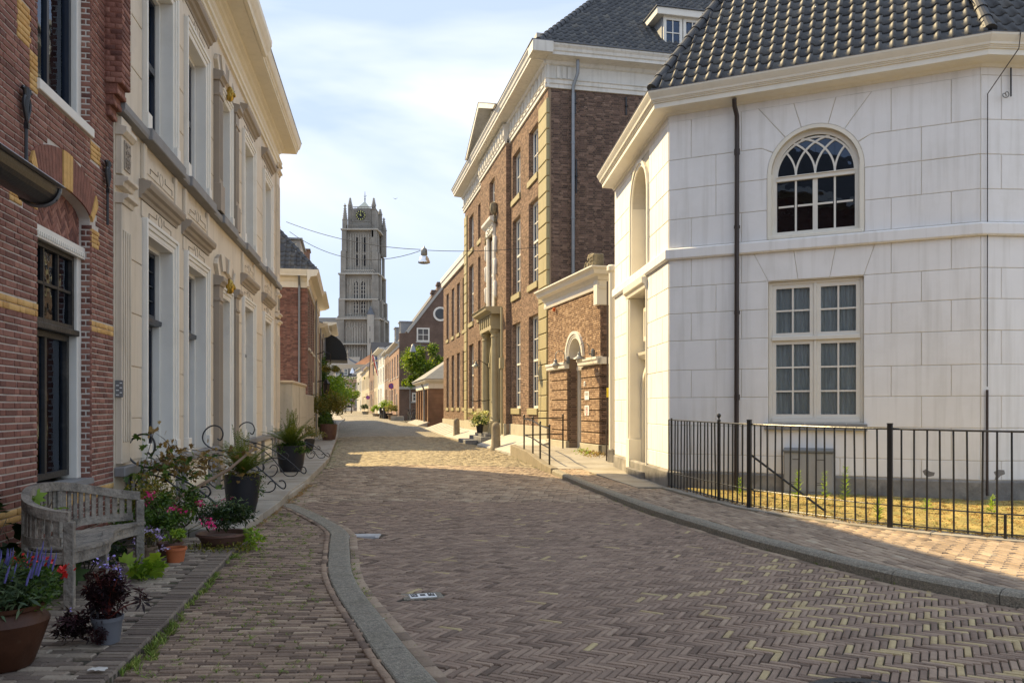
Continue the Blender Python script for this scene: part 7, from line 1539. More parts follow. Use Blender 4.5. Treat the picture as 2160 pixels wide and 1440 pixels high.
# ================================================================ BRICK OUTBUILDING with pyramid roof
FH = Fr((-6.24, 61), (-2.2, 10), (-10 / 10.239, -2.2 / 10.239)); zh = .29
hu = thing('outbuilding', 'small brick outbuilding with white frieze and grey hipped roof in front of the tree', 'outbuilding', FH.p(5, -2, zh)); FHs = Fr((-6.24, 61), (-FH.n[0], -FH.n[1]), (-FH.u[0], -FH.u[1])); HL = 9.5
mb = MB(); nic = [(.5 + k * 1.75, 1.75 + k * 1.75, .9, 3.0) for k in range(5)]; wallskin(mb, FH, 0, HL, 0, 3.3, nic, 0, .25); 
for (a, b, z0, z1) in nic: mb.quad(FH.p(a, -.25, z0), FH.p(b, -.25, z0), FH.p(b, -.25, z1), FH.p(a, -.25, z1))
mb.quad(FHs.p(0, 0, 0), FHs.p(3.6, 0, 0), FHs.p(3.6, 0, 3.3), FHs.p(0, 0, 3.3)); brickmat('hut_brick', (.26, .13, .07), (.20, .095, .055), (.22, .17, .12), ang=FH.ang(), var=.25); mb.build('wall', 'hut_brick', hu)
MB().box(FHs, 1.6, 2.4, -.1, .03, .2, 3.3).build('pilaster', 'hut_brick', hu)
for k in range(6): MB().box(FH, k * 1.75 + .05, k * 1.75 + .45, 0, .12, .0, 3.0).box(FH, k * 1.75, k * 1.75 + .5, 0, .16, .0, .5).build('buttress', 'hut_brick', hu)
mold_path(MB(), [FH.p(HL, 0, 0)[:2], FH.o, FHs.p(4, 0, 0)[:2]], [FH.n, FHs.n], [(-.1, 3.1), (.08, 3.1), (.1, 3.2), (.08, 3.5), (.2, 3.6), (.4, 3.68), (.42, 3.8), (-.1, 3.85)]).build('cornice', 'church_trim', hu)
mb = MB(); E = [FH.p(-.5, .5, 3.82), FH.p(HL + .3, .5, 3.82), FH.p(HL, -4.6, 3.82), FH.p(-.5, -4.6, 3.82), FH.p(2.4, -2.2, 5.7), FH.p(HL - 2.4, -2.2, 5.7)]; mb.add(E, [(0, 1, 5, 4), (1, 2, 5), (2, 3, 4, 5), (3, 0, 4), (0, 1, 2, 3)]); mat('slate_pale', (.20, .195, .18), .6, .2, 4, bump=.3, bscale=12); mb.build('roof', 'slate_pale', hu); MB().lathe(FH.p(2.4, -2.2, 5.65), [(.08, 0), (.05, .2), (.1, .3), (.02, .6)], 8).build('finial', 'lead', hu)
tag(MB().tube([FH.p(2.0, .18, .3), FH.p(2.0, .18, 3.0), FH.p(2.0, .4, 3.5)], .07, 8).build('downpipe', 'lead', None), 'grey downpipe on the small brick outbuilding', 'downpipe')
h3_ = thing('sloping_slabs', 'low stone slabs at the foot of the small outbuilding', 'slabs', FH.p(4, .8, .3)); slope(0, HL, .9, .3, FH, h3_)
# ================================================================ LAMPS, SIGNS, WIRES, FLAG
sl_ = thing('street_lamp', 'round aluminium street lamp hanging on span wires over the street', 'street lamp', (-3.49, 32, 7.0)); lx, ly, lz = -3.49, 32, 7.55
q = MB(); q.lathe((lx, ly, lz + .06), [(.10, .04), (.13, .08), (.125, .26), (.10, .32), (.04, .36), (.01, .44)], 14); q.build('lamp_housing', 'lamp_grey', sl_, smooth=True)
MB().lathe((lx, ly, lz - .12), [(.24, -.06), (.245, -.04), (.22, .03), (.185, .12), (.14, .20), (.10, .22)], 18).build('reflector', 'chrome', sl_, smooth=True); MB().lathe((lx, ly, lz - .22), [(.04, .0), (.17, .015), (.24, .04)], 16).build('lamp_ring', 'lamp_grey', sl_)
def wire(pts, lab, r=.012, sag=0):
    a, b = Vector(pts[0]), Vector(pts[-1]); P_ = [a.lerp(b, t) + Vector((0, 0, -sag * 4 * t * (1 - t))) for t in np.linspace(0, 1, 16)]; tag(MB().tube(P_, r, 5).build('span_wire', 'wire', None), lab, 'wire')
wl_ = (pt_(604, 37.0)[0], 37.0, 1.6 + (861 - 468) / F_PX * 37); wire([wl_, (lx - .15, ly, lz + .35)], 'upper span wire from the left roofs to the hanging street lamp', .013, .25)
wl2 = (pt_(611, 37.0)[0], 37.0, 1.6 + (861 - 489) / F_PX * 37); wire([wl2, (lx - .15, ly, lz + .3)], 'slack lower cable looping below the span wire to the street lamp', .013, .75); wire([(lx + .15, ly, lz + .32), FW.p(wY(29.6), .02, FW.Z(1133, 524))], 'span wire from the street lamp to the tall brick building', .012, .08)
s2 = thing('street_lamp', 'small street lamp on a wall arm above the green tree', 'street lamp', (*pt_(871, 74), 6.5)); x, y = pt_(871, 74); z = 1.6 + (861 - 742) / F_PX * 74; MB().lathe((x, y, z), [(.30, 0), (.28, .1), (.2, .35), (.14, .6), (.05, .7)], 12).build('lamp_shade', 'zinc', s2, smooth=True); MB().tube([(x, y, z + .7), (x + .9, y + 3, z + .75), (x + 1.2, y + 7.5, z + .75)], .04, 6).build('lamp_arm', 'lamp_grey', s2)
s3 = thing('street_lamp', 'far small street lamp on a wire before the end house', 'street lamp', (*pt_(743, 165), 8)); x, y = pt_(743, 165); z = 1.6 + (861 - 786) / F_PX * 165; MB().lathe((x, y, z), [(.5, -.1), (.4, .2), (.2, .7), (.05, 1)], 10).build('lamp_shade', 'chrome', s3)
def roundsign(px, py, Y, r, lab):
    x, y = pt_(px, Y); z = 1.6 + (861 - py) / F_PX * Y; f_ = Fr((x, y), (1, -.1)); t = thing('traffic_sign', lab, 'sign', (x, y, g(Y)), group='no stopping signs')
    MB().tube([(x, y + .05, g(Y)), (x, y + .05, z + r * .5)], .035, 6).build('pole', 'lamp_grey', t); MB().prism(f_, arcpts(0, z, r, r, 28, 0, 360)[:-1], -.02, .0).build('sign_ring', 'sign_red', t); MB().prism(f_, arcpts(0, z, r * .78, r * .78, 28, 0, 360)[:-1], .0, .012).build('sign_face', 'sign_blue', t)
    q = MB(); w = r * .08
    for a in (45, 135): c_, s_ = math.cos(R(a)), math.sin(R(a)); q.prism(f_, [(-c_ * r * .8 - s_ * w, z - s_ * r * .8 + c_ * w), (-c_ * r * .8 + s_ * w, z - s_ * r * .8 - c_ * w), (c_ * r * .8 + s_ * w, z + s_ * r * .8 - c_ * w), (c_ * r * .8 - s_ * w, z + s_ * r * .8 + c_ * w)], .012, .018 + a * .00001)
    q.build('sign_cross', 'sign_red', t)
roundsign(825.5, 814, 90, .33, 'round blue and red no stopping sign in front of the brown gable house'); roundsign(776, 838, 128, .32, 'farther round no stopping sign before the cream houses')
tag(MB().box(H1g, .5, 1.5, .08, .11, 3.9, 4.15).build('street_name_plate', 'sign_blue', None), 'small blue street name plate on the corner of the gable house', 'sign')
fg = thing('flag', 'red white and blue flag hanging limp from a slanted pole on the cream house', 'flag', (*pt_(795, 121), 5.5)); x, y = pt_(797, 121); zf0 = 1.6 + (861 - 768) / F_PX * 121; zf1 = 1.6 + (861 - 748) / F_PX * 121; xa, _ = pt_(785, 121); MB().tube([(x, y, zf0 - 1.2), (xa, y - .8, zf1)], .05, 6).build('flag_pole', 'white', fg)
for k, (mm, dx) in enumerate((('sign_red', 0), ('sign_white', .22), ('flag_blue', .44))):
    q = MB(); V = []
    for j in range(7): t = j / 6; V += [(xa + .1 + dx * (1 - .3 * t) + t * .75, y - .8 + .1 * math.sin(j * 1.4 + k), zf1 - .1 - 3.0 * t - k * .12), (xa + .1 + (dx + .22) * (1 - .3 * t) + t * .75, y - .8 + .1 * math.sin(j * 1.4 + k + 1), zf1 - .1 - 3.0 * t - k * .12 - .12)]
    q.add(V, [(2 * j, 2 * j + 1, 2 * j + 3, 2 * j + 2) for j in range(6)]); q.build('flag_stripe', mm, fg, recalc=False)
bd = tag(MB().add([(0, 0, 0), (.12, .0, .03), (.25, .03, .16), (.02, .1, .01), (-.12, 0, .03), (-.25, .03, .16), (0, -.2, 0), (0, .2, .03)], [(0, 1, 2), (0, 2, 3), (0, 4, 5), (0, 5, 3), (6, 1, 7), (6, 4, 7), (6, 1, 4), (7, 1, 4)]).build('bird', 'iron', None), 'tiny dark bird flying right of the church tower', 'bird'); bd.location = (pt_(834, 90)[0], 90, 1.6 + (861 - 420) / F_PX * 90)
# ================================================================ PLANTS: leaf kits
LEAF_V = np.array([(0, 0, 0), (.45, .26, .05), (1, 0, -.04), (.45, -.26, .05)]); LEAF_Q = np.array([(0, 1, 2, 3)])
LONG_V = np.array([(0, 0, 0), (.5, .12, .04), (1, 0, -.08), (.5, -.12, .04)])
def palm(n=5, spread=150, w=.2):
    V = []; Q = []
    for k in range(n):
        a = R(-spread / 2 + spread * k / (n - 1)); l = 1 - .3 * abs(k - (n - 1) / 2) / ((n - 1) / 2); c, s = math.cos(a), math.sin(a); b = len(V)
        for (x, y, z) in ((0, 0, 0), (.55 * l, w, .05), (l, 0, -.08), (.55 * l, -w, .05)): V.append((x * c - y * s, x * s + y * c, z))
        Q.append((b, b + 1, b + 2, b + 3))
    return np.array(V), np.array(Q)
PALM = palm(); PALM7 = palm(7, 260, .10)
def rax(n, size, up=.35, spread=1.0):
    """random leaf frames, normals biased upwards"""
    N = RNG.normal(size=(n, 3)) * spread; N[:, 2] = np.abs(N[:, 2]) + up; N /= np.linalg.norm(N, axis=1)[:, None]
    D = RNG.normal(size=(n, 3)); D -= N * (D * N).sum(1)[:, None]; D /= np.linalg.norm(D, axis=1)[:, None]; B = np.cross(N, D)
    s = size * RNG.uniform(.6, 1.25, n)[:, None]
    return np.stack([D * s, B * s, N * s], 1)
def cloud(name, par, m, c, rad, n, size, tpl='leaf', shell=.55, low=-1, lump=0, up=.35, tone=None, kind='stuff'):
    c = np.array(c); d = RNG.normal(size=(n, 3)); d /= np.linalg.norm(d, axis=1)[:, None]; r = RNG.uniform(shell, 1, n) ** .6
    p = d * r[:, None]
    if lump:
        k = RNG.normal(size=(lump, 3)); k /= np.linalg.norm(k, axis=1)[:, None]; k[:, 2] = np.abs(k[:, 2]) * .9 - .15; k *= RNG.uniform(.45, .95, lump)[:, None]
        idx = RNG.integers(0, lump, n); p = k[idx] + p * RNG.uniform(.22, .45, lump)[idx][:, None]
    p = p[p[:, 2] > low]; n = len(p); P = c + p * np.array(rad)
    TV, TQ = {'leaf': (LEAF_V, LEAF_Q), 'long': (LONG_V, LEAF_Q), 'palm': PALM, 'palm7': PALM7}[tpl]
    t = RNG.uniform(0, 1, n) if tone is None else np.clip(RNG.normal(tone, .2, n), 0, 1)
    return inst(name, TV, TQ, P, rax(n, size, up), m, par, t, kind)
def stems(par, c, pts, r=.004, m='stem', name='stems'):
    q = MB()
    for e in pts: q.tube([c, (c[0] + (e[0] - c[0]) * .5, c[1] + (e[1] - c[1]) * .5, c[2] + (e[2] - c[2]) * .62), e], [r * 1.3, r, r * .7], 4)
    o = q.build(name, m, par); o['kind'] = 'stuff'; return o
def flower(par, p, s, m, name='flower_head', n=16, flat=.6):
    """a truss of petals"""
    P = np.array(p) + RNG.normal(size=(n, 3)) * s * .45 * np.array([1, 1, flat]); return inst(name, LEAF_V * np.array([1, 1.5, 1]), LEAF_Q, P, rax(n, s * .55, .3), m, par, RNG.uniform(0, 1, n), None)
def fronds(par, m, c, n, L_, rise, wd=.09, droop=.6, name='frond', a0=0, a1=360, maxn=60):
    """fern fronds, each its own part"""
    for k in range(n):
        az = R(a0 + (a1 - a0) * (k + random.random() * .8) / n); l = L_ * random.uniform(.7, 1.1); ri = rise * random.uniform(.6, 1.15); pts = []; dr = droop * random.uniform(.6, 1.2)
        for j in range(13): t = j / 12; h = ri * t * (1.6 - dr * t) ; pts.append(Vector((c[0] + math.cos(az) * l * t ** 1.2, c[1] + math.sin(az) * l * t ** 1.2, c[2] + h)))
        V = []; Q = []; sd = Vector((-math.sin(az), math.cos(az), 0))
        for j in range(12):
            a, b = pts[j], pts[j + 1]; up_v = (b - a).cross(sd).normalized() * .004; i = len(V); V += [a - sd * .003, a + sd * .003, b + sd * .003, b - sd * .003]; Q.append((i, i + 1, i + 2, i + 3))
            if j < 1: continue
            w = wd * math.sin(math.pi * min(1, (j + .8) / 12.5)) ** .8
            for h2 in (0, .5):
                o = a.lerp(b, h2); dd = (b - a) * .9
                for s_ in (-1, 1):
                    tip = o + sd * s_ * w + dd * .8 + Vector((0, 0, -w * .25 + random.uniform(-.006, .006))); i = len(V); mid = o.lerp(tip, .5); q_ = dd * .22
                    V += [o, mid - q_, tip, mid + q_]; Q.append((i, i + 1, i + 2, i + 3))
        npmesh(name, V, Q, m, par, tone=np.full(len(V), random.random() * .8 + .1))
def pot(t, c, r, h, m, n=24, rim=.012, taper=.75, name='pot', squat=None):
    x, y, z = c; prof = squat or [(r * taper, 0), (r * (taper + (1 - taper) * .5), h * .45), (r * .985, h * .84), (r + rim, h * .85), (r + rim, h), (r - rim * .3, h), (r - rim, h * .9), (r * .9, h * .86)]
    MB().lathe((x, y, z), prof, n).build(name, m, t, smooth=True); MB().lathe((x, y, z + h * .80), [(r * .9, 0), (r * .5, .012), (.01, .014)], 14).build('potting_soil', 'soil', t)
# ---------------------------------------------------------------- bench
def bench(loc, rz):
    t = thing('garden_bench', 'weathered grey wooden garden bench with curved slatted back in front of the brick house', 'bench', loc, rz); o = Vector(loc); c_, s_ = math.cos(rz), math.sin(rz)
    # local: x towards the street, y along the length; parts are built in local coordinates
    def lb(mb, name, bev=.004, **k): ob = mb.build(name, 'bench_wood', None, bevel=bev, **k); ob.parent = t; return ob
    WL = Fr((0, 0), (0, 1), (1, 0)); H = .74; L_ = .74
    # plan of the back curve (x,y): from left arm post round the back to right arm post
    ctrl = [(.0, -L_), (-.13, -L_ * 1.03), (-.33, -L_ * .93), (-.46, -L_ * .62), (-.52, -.22), (-.50, .1), (-.42, .38), (-.25, .62), (-.02, L_)]
    cur = smooth(ctrl, 3); 
    cum = [0]
    for a, b in zip(cur, cur[1:]): cum.append(cum[-1] + math.hypot(b[0] - a[0], b[1] - a[1]))
    def at(s): s *= cum[-1]; return float(np.interp(s, cum, [p[0] for p in cur])), float(np.interp(s, cum, [p[1] for p in cur]))
    def topz(s): return .73 + .16 * math.sin(math.pi * min(1, max(0, s))) ** 1.3
    def sweep(f0, f1, zlo, zhi, w, n, name, off=0):
        V = []; 
        for k in range(n + 1):
            s = f0 + (f1 - f0) * k / n; x, y = at(s); x2, y2 = at(min(1, s + .01)); x1, y1 = at(max(0, s - .01)); l = math.hypot(x2 - x1, y2 - y1); nx, ny = -(y2 - y1) / l, (x2 - x1) / l
            a, b = zlo(s), zhi(s)
            for dd, zz in ((-w / 2, a), (w / 2, a), (w / 2, b), (-w / 2, b)): V.append((x + nx * dd, y + ny * dd, zz))
        F = [(0, 1, 2, 3), tuple(n * 4 + j for j in range(4))[::-1]] + [(k * 4 + j, k * 4 + (j + 1) % 4, k * 4 + 4 + (j + 1) % 4, k * 4 + 4 + j) for k in range(n) for j in range(4)]
        return lb(MB().add(V, F), name, 0)
    for (f0, f1) in ((-.0, .30), (.302, .60), (.602, 1.0)): sweep(f0, f1, lambda s: topz(s) - .075, topz, .062, 12, 'top_rail')
    sweep(.03, .97, lambda s: .47, lambda s: .535, .035, 30, 'back_rail')
    n = 30
    for k in range(n):
        s = .045 + .91 * k / (n - 1)
        if any(abs(s - q) < .02 for q in (.30, .60)): continue
        x, y = at(s); x2, y2 = at(min(1, s + .01)); l = math.hypot(x2 - x, y2 - y); ang_ = math.atan2(y2 - y, x2 - x); f = Fr((x, y), (math.cos(ang_), math.sin(ang_)))
        lb(MB().box(f, -.021, .021, -.007, .007, .53, topz(s) - .07), 'back_slat', .002)
    for (s, w, z1) in ((0, .07, None), (1, .07, None), (.30, .06, None), (.60, .06, None)):
        x, y = at(s); x2, y2 = at(min(1, s + .01)); x1, y1 = at(max(0, s - .01)); a = math.atan2(y2 - y1, x2 - x1); f = Fr((x, y), (math.cos(a), math.sin(a)))
        lb(MB().box(f, -w / 2, w / 2, -w / 2, w / 2, 0, topz(s) - .076), 'leg')
    # seat: slats along the length clipped to a serpentine front and the curved back
    def front(y): return .0 + (.09 * math.sin(math.pi * (y + L_) / L_) if y < 0 else -.09 * math.sin(math.pi * y / L_)) + .02
    def back(y):
        xs_ = [p[0] for p in cur if abs(p[1] - y) < .05]; return (min(xs_) if xs_ else -.2) + .05
    yy = np.linspace(-L_ + .04, L_ - .04, 60)
    for k in range(12):
        x = -.48 + k * .043
        ok = [y for y in yy if back(y) < x < front(y) - .07]
        if len(ok) > 2:
            V = [y for y in ok]; runs = []; st_ = ok[0]; pv = ok[0]
            for y in ok[1:]:
                if y - pv > .06: runs.append((st_, pv)); st_ = y
                pv = y
            runs.append((st_, pv))
            for a, b in runs:
                if b - a > .08: lb(MB().box(WL, a, b, x, x + .038, .425, .443), 'seat_slat', .003)
    ny = 40; V = []
    for k in range(ny + 1):
        y = -L_ + 2 * L_ * k / ny; xf = front(y)
        for dx, z in ((-.075, .425), (.012, .425), (.012, .452), (-.075, .452)): V.append((xf + dx, y, z))
    lb(MB().add(V, [(0, 1, 2, 3), tuple(ny * 4 + j for j in range(4))[::-1]] + [(k * 4 + j, k * 4 + (j + 1) % 4, k * 4 + 4 + (j + 1) % 4, k * 4 + 4 + j) for k in range(ny) for j in range(4)]), 'seat_edge', 0)
    V = []
    for k in range(ny + 1):
        y = -L_ + 2 * L_ * k / ny; xf = front(y) - .02
        for dx, z in ((-.03, .335), (.01, .335), (.01, .424), (-.03, .424)): V.append((xf + dx, y, z))
    lb(MB().add(V, [(0, 1, 2, 3), tuple(ny * 4 + j for j in range(4))[::-1]] + [(k * 4 + j, k * 4 + (j + 1) % 4, k * 4 + 4 + (j + 1) % 4, k * 4 + 4 + j) for k in range(ny) for j in range(4)]), 'apron', 0)
    sweep(.02, .30, lambda s: .34, lambda s: .424, .03, 10, 'side_apron'); sweep(.6, .98, lambda s: .34, lambda s: .424, .03, 10, 'side_apron')
    lb(MB().box(WL, -.03, .03, front(.02) - .09, front(.02) - .03, 0, .334), 'leg')
    return t
bench((-3.405, 6.82, .09), R(5))
# ---------------------------------------------------------------- pots near the bench
gz_ = .088
p = thing('flower_pot', 'big brown glazed pot with blue flower spikes at the bottom left corner', 'potted plant', (-2.97, 4.72, gz_)); x, y = -2.97, 4.72
MB().lathe((x, y, gz_), [(.13, 0), (.15, .02), (.20, .16), (.235, .27), (.215, .31), (.19, .335), (.205, .345), (.21, .37), (.185, .365), (.17, .33)], 32).build('pot', 'glazed_brown', p, smooth=True); MB().lathe((x, y, gz_ + .32), [(.17, 0), (.01, .01)], 12).build('potting_soil', 'soil', p)
cloud('foliage', p, 'leaf_grey', (x, y + .02, gz_ + .45), (.26, .26, .18), 1500, .07, 'long', .2, low=-.6); cloud('foliage', p, 'leaf_green', (x + .16, y + .05, gz_ + .45), (.13, .13, .16), 350, .045, 'leaf', .2)
for k in range(38):
    a = random.uniform(0, 6.28); r = random.uniform(.03, .26); bx, by = x + r * math.cos(a), y + r * math.sin(a); z0 = gz_ + .52 + random.uniform(-.02, .06); tip = (bx + .04, by, z0 + random.uniform(.10, .15))
    q = MB(); q.tube([(bx, by, z0 - .12), (bx + .01, by, z0)], .003, 4)
    sp = MB().tube([(bx + .01, by, z0), (bx + .02, by, z0 + .04), (bx + .035, by, z0 + .085), tip], [.006, .007, .0045, .001], 6).build('flower_spike', 'petal_blue', p)
p = thing('flower_pot', 'small grey plastic pot with purple leaved geranium and lilac flowers', 'potted plant', (-2.62, 5.22, gz_)); x, y = -2.62, 5.22; pot(p, (x, y, gz_), .092, .17, 'grey_plastic', rim=.007, taper=.8)
cloud('foliage', p, 'leaf_purple', (x - .02, y, gz_ + .32), (.13, .12, .17), 130, .075, 'palm7', .1); cloud('foliage', p, 'leaf_purple', (x - .18, y - .05, gz_ + .12), (.14, .1, .10), 90, .06, 'palm7', .1)
cloud('foliage', p, 'leaf_purple', (x + .01, y - .12, gz_ + .07), (.05, .03, .05), 16, .05, 'palm7', .1); cloud('foliage', p, 'leaf_purple', (x + .24, y - .03, gz_ + .30), (.035, .03, .04), 7, .07, 'palm7', .1)
stems(p, (x, y, gz_ + .15), [(x + random.uniform(-.12, .12), y + random.uniform(-.1, .1), gz_ + random.uniform(.3, .5)) for _ in range(16)] + [(x + .22, y - .03, gz_ + .28)], .0035, 'red_stem')
for (dx, dz) in ((-.06, .52), (-.01, .50), (.03, .48), (.05, .49), (.09, .47), (.03, .545), (.08, .42), (-.25, .2), (-.22, .1), (-.28, .05)): flower(p, (x + dx, y, gz_ + dz), .032, 'petal_lilac', n=9)
def geranium(loc, r, h, m, lab, fm, fl, lab_leaf='leaf_dark', frad=.22, fh=.3, n=420, potname='pot', nm='flower_pot', fs=.075, ls=.05):
    p = thing(nm, lab, 'potted plant', loc); pot(p, loc, r, h, m); x, y, z = loc
    cloud('foliage', p, lab_leaf, (x, y, z + h + fh * .55), (frad, frad, fh * .6), n, ls, 'leaf', .15, low=-.7, lump=9)
    stems(p, (x, y, z + h * .8), [(x + dx * .9, y + dy, z + dz) for dx, dy, dz in fl], .0035)
    for dx, dy, dz in fl: flower(p, (x + dx, y + dy, z + dz), fs, fm, n=22)
    return p
geranium((-3.36, 5.55, gz_), .10, .17, 'terracotta', 'terracotta pot with red geraniums behind the blue flower spikes', 'petal_red', [(-.02, -.05, .48), (.10, -.05, .44), (.16, 0, .45), (-.22, -.1, .38), (.28, .0, .40), (-.26, 0, .35), (.05, 0, .46)], 'leaf_dark', .24, .26, 520)
geranium((-3.33, 7.98, gz_ - .03), .095, .17, 'terracotta', 'small terracotta pot with fresh green plant beside the bench end', 'petal_yellow', [], 'leaf_lime', .12, .18, 420, ls=.035)
geranium((-3.55, 7.85, gz_ - .03), .075, .20, 'wood_pot', 'slim brown wooden pot with violet and white petunias by the bench leg', 'petal_violet', [(.12, -.08, .36), (.17, -.1, .31), (.06, -.1, .38), (.22, -.1, .2), (-.06, -.1, .26), (-.05, -.1, .18)], 'leaf_olive', .14, .16, 300, fs=.05, ls=.03)
geranium((-3.52, 8.3, gz_ - .02), .12, .16, 'bowl_brown', 'brown pot with bright pink geraniums behind the small terracotta pot', 'petal_pink', [(-.24, 0, .60), (-.20, 0, .65), (-.28, 0, .57), (.08, 0, .48), (.14, 0, .47), (.02, 0, .5), (.30, 0, .55), (.38, 0, .36), (.42, 0, .33)], 'leaf_green', .27, .34, 800, fs=.06)
p = thing('flower_pot', 'low wide brown bowl of dark leafy plants at the corner of the stoep', 'potted plant', (-3.2, 8.92, gz_ - .02)); x, y, z = -3.2, 8.92, gz_ - .02
MB().lathe((x, y, z), [(.17, 0), (.2, .02), (.26, .13), (.285, .14), (.285, .165), (.25, .16), (.22, .12)], 28).build('bowl', 'bowl_brown', p, smooth=True)
cloud('foliage', p, 'leaf_dark', (x, y, z + .3), (.34, .3, .22), 1300, .075, 'long', .15, low=-.6, lump=12); cloud('foliage', p, 'leaf_grey', (x + .02, y, z + .46), (.27, .22, .10), 260, .05, 'long', .1)
cloud('foliage', p, 'leaf_lime', (x + .33, y - .02, z + .08), (.12, .12, .15), 130, .07, 'leaf', .1)
for k in range(7): flower(p, (x + random.uniform(-.3, .3), y + random.uniform(-.25, .1), z + random.uniform(.3, .55)), .025, 'petal_pink', n=6)
MB().box(Fr((x, y - .2), (1, .2)), -.05, .03, 0, .003, z + .28, z + .33).build('plant_label', 'sign_white', p)
# shrubs and climbers in the bed
def shrub(name, loc, rad, n, size, m, lab, cat='plant', tpl='leaf', lump=10, twig=True, group=None, low=-.9):
    t = thing(name, lab, cat, loc, group=group); x, y, z = loc; cloud('foliage', t, m, (x, y, z + rad[2]), rad, n, size, tpl, .15, low=low, lump=lump)
    if twig: stems(t, (x, y, z), [(x + random.uniform(-.7, .7) * rad[0], y + random.uniform(-.7, .7) * rad[1], z + rad[2] * random.uniform(.8, 1.7)) for _ in range(10)], .005, 'bark', 'twigs')
    return t
shrub('rose_bush', (-4.0, 8.9, .08), (.36, .42, .44), 1500, .05, 'leaf_olive', 'loose olive green bush growing between bench and iron scroll railing')
shrub('rose_bush', (-3.85, 9.35, .08), (.30, .25, .36), 900, .05, 'leaf_green', 'green bush with fine leaves behind the pink geraniums')
shrub('fig_seedling', (-3.72, 6.3, .08), (.26, .35, .22), 90, .16, 'leaf_green', 'broad lobed green leaves growing under the garden bench', tpl='palm', lump=0)
shrub('climbing_plant', (-3.98, 5.95, .08), (.14, .5, .45), 120, .14, 'leaf_dark', 'dark lobed vine leaves on the brick wall left of the bench', tpl='palm', lump=0)
shrub('leafy_seedling', (-3.28, 7.2, .08), (.18, .2, .10), 30, .12, 'leaf_lime', 'low bright green lobed seedling leaves beside the right bench leg', tpl='palm', lump=0, twig=False)
shrub('leafy_bush', (-3.75, 8.35, .08), (.32, .4, .36), 1300, .055, 'leaf_green', 'mixed green bush right behind the bench arm and petunias')
shrub('vine_leaves_plant', (-3.86, 6.6, .62), (.08, .35, .16), 7, .10, 'leaf_lime', 'light lobed vine leaves reaching through the back of the bench', tpl='palm', lump=0)
shrub('ground_shrub', (-3.8, 7.2, .08), (.26, .55, .18), 500, .07, 'leaf_dark', 'dark low foliage filling the bed behind the bench', lump=14)
vn = thing('hop_vine', 'half withered hop vine with brown leaves trailing over the iron railing and a leaning stick', 'vine', (-4.1, 9.6, .1))
q = MB(); paths = []
A0 = Vector((-4.45, 9.45, .1))
for k in range(7):
    e = Vector((-3.75 + random.uniform(-.2, .35), 9.9 + random.uniform(-.3, 1.2), random.uniform(.6, 1.15))); pts = [A0 + Vector((random.uniform(-.1, .1), 0, 0)), A0.lerp(e, .3) + Vector((0, 0, .75 + random.uniform(-.2, .2))), A0.lerp(e, .65) + Vector((0, 0, .35)), e]
    pts = [Vector(v) for v in pts]; sm = []
    for a, b in zip(pts, pts[1:]): sm += [a.lerp(b, t) + Vector((random.uniform(-.02, .02), 0, random.uniform(-.02, .02))) for t in (0, .33, .66)]
    sm.append(pts[-1]); q.tube(sm, .004, 4); paths += sm
q.build('vine_stem', 'bark', vn); pp_ = np.array([tuple(v) for v in paths]); idx = RNG.integers(0, len(pp_), 460); P = pp_[idx] + RNG.normal(size=(460, 3)) * .06
inst('vine_leaves', *PALM, P[:300], rax(300, .06, .0), 'leaf_dry', vn, RNG.uniform(0, 1, 300)); inst('vine_leaves', *PALM, P[300:] - np.array([.12, .1, .1]), rax(160, .075, .3), 'leaf_green', vn, RNG.uniform(0, 1, 160))
tag(MB().tube([(-3.98, 9.3, .5), (-3.62, 10.3, .82), (-3.5, 10.9, 1.05)], [.022, .02, .016], 7).build('leaning_stick', 'wood_pot', None), 'weathered wooden stick leaning diagonally over the bushes to the black planter', 'stick')
# ---------------------------------------------------------------- black planters with ferns on the stoep
def planter(loc, w, h, lab, m='black_planter', taper=.72):
    t = thing('black_planter', lab, 'planter', loc); x, y, z = loc
    MB().lathe(loc, [(w * .5 * taper * 1.0, 0), (w * .5 * (taper + .14), h * .3), (w * .5 * .96, h * .72), (w * .5, h), (w * .46, h), (w * .43, h * .9)], 28).build('pot', m, t, smooth=True); MB().lathe((x, y, z + h * .88), [(w * .44, 0), (.01, .02)], 14).build('potting_soil', 'soil', t); return t
zp = .147; t = planter((-3.80, 11.35, zp), .50, .52, 'tall black planter with fern on the stoep nearest the camera'); x, y = -3.80, 11.35
fronds(t, 'leaf_fern', (x, y, zp + .5), 26, .46, .46, .10, .75); fronds(t, 'leaf_fern', (x, y, zp + .5), 8, .14, .5, .07, .5); cloud('ivy', t, 'leaf_olive', (x, y, zp + .52), (.32, .30, .12), 500, .035, 'leaf', .3, lump=8); cloud('ivy', t, 'leaf_green', (x + .28, y - .05, zp + .38), (.07, .1, .2), 160, .035, 'leaf', .1)
t = planter((-5.1, 18.6, zp), .66, .60, 'black planter with fern and ivy halfway along the stoep'); x, y = -5.1, 18.6
fronds(t, 'leaf_fern', (x, y, zp + .55), 30, .62, .6, .13, .8); fronds(t, 'leaf_fern', (x, y, zp + .55), 10, .18, .75, .09, .5); cloud('ivy', t, 'leaf_green', (x, y, zp + .52), (.55, .45, .24), 1500, .05, 'leaf', .3, lump=12)
zc = .1; t = planter((-7.35, 28.5, zc), .75, .42, 'wide black pot with trailing yellow green plant beyond the ferns'); cloud('foliage', t, 'leaf_olive', (-7.35, 28.5, zc + .6), (.75, .55, .32), 1500, .06, 'leaf', .2, lump=12)
t = planter((-8.75, 38.5, zc), .8, .75, 'brown pot with tall reddish green shrub on the left sidewalk', 'bowl_brown'); cloud('foliage', t, 'leaf_olive', (-8.75, 38.5, zc + 1.5), (1.15, 1.0, .95), 3600, .10, 'leaf', .2, lump=22)
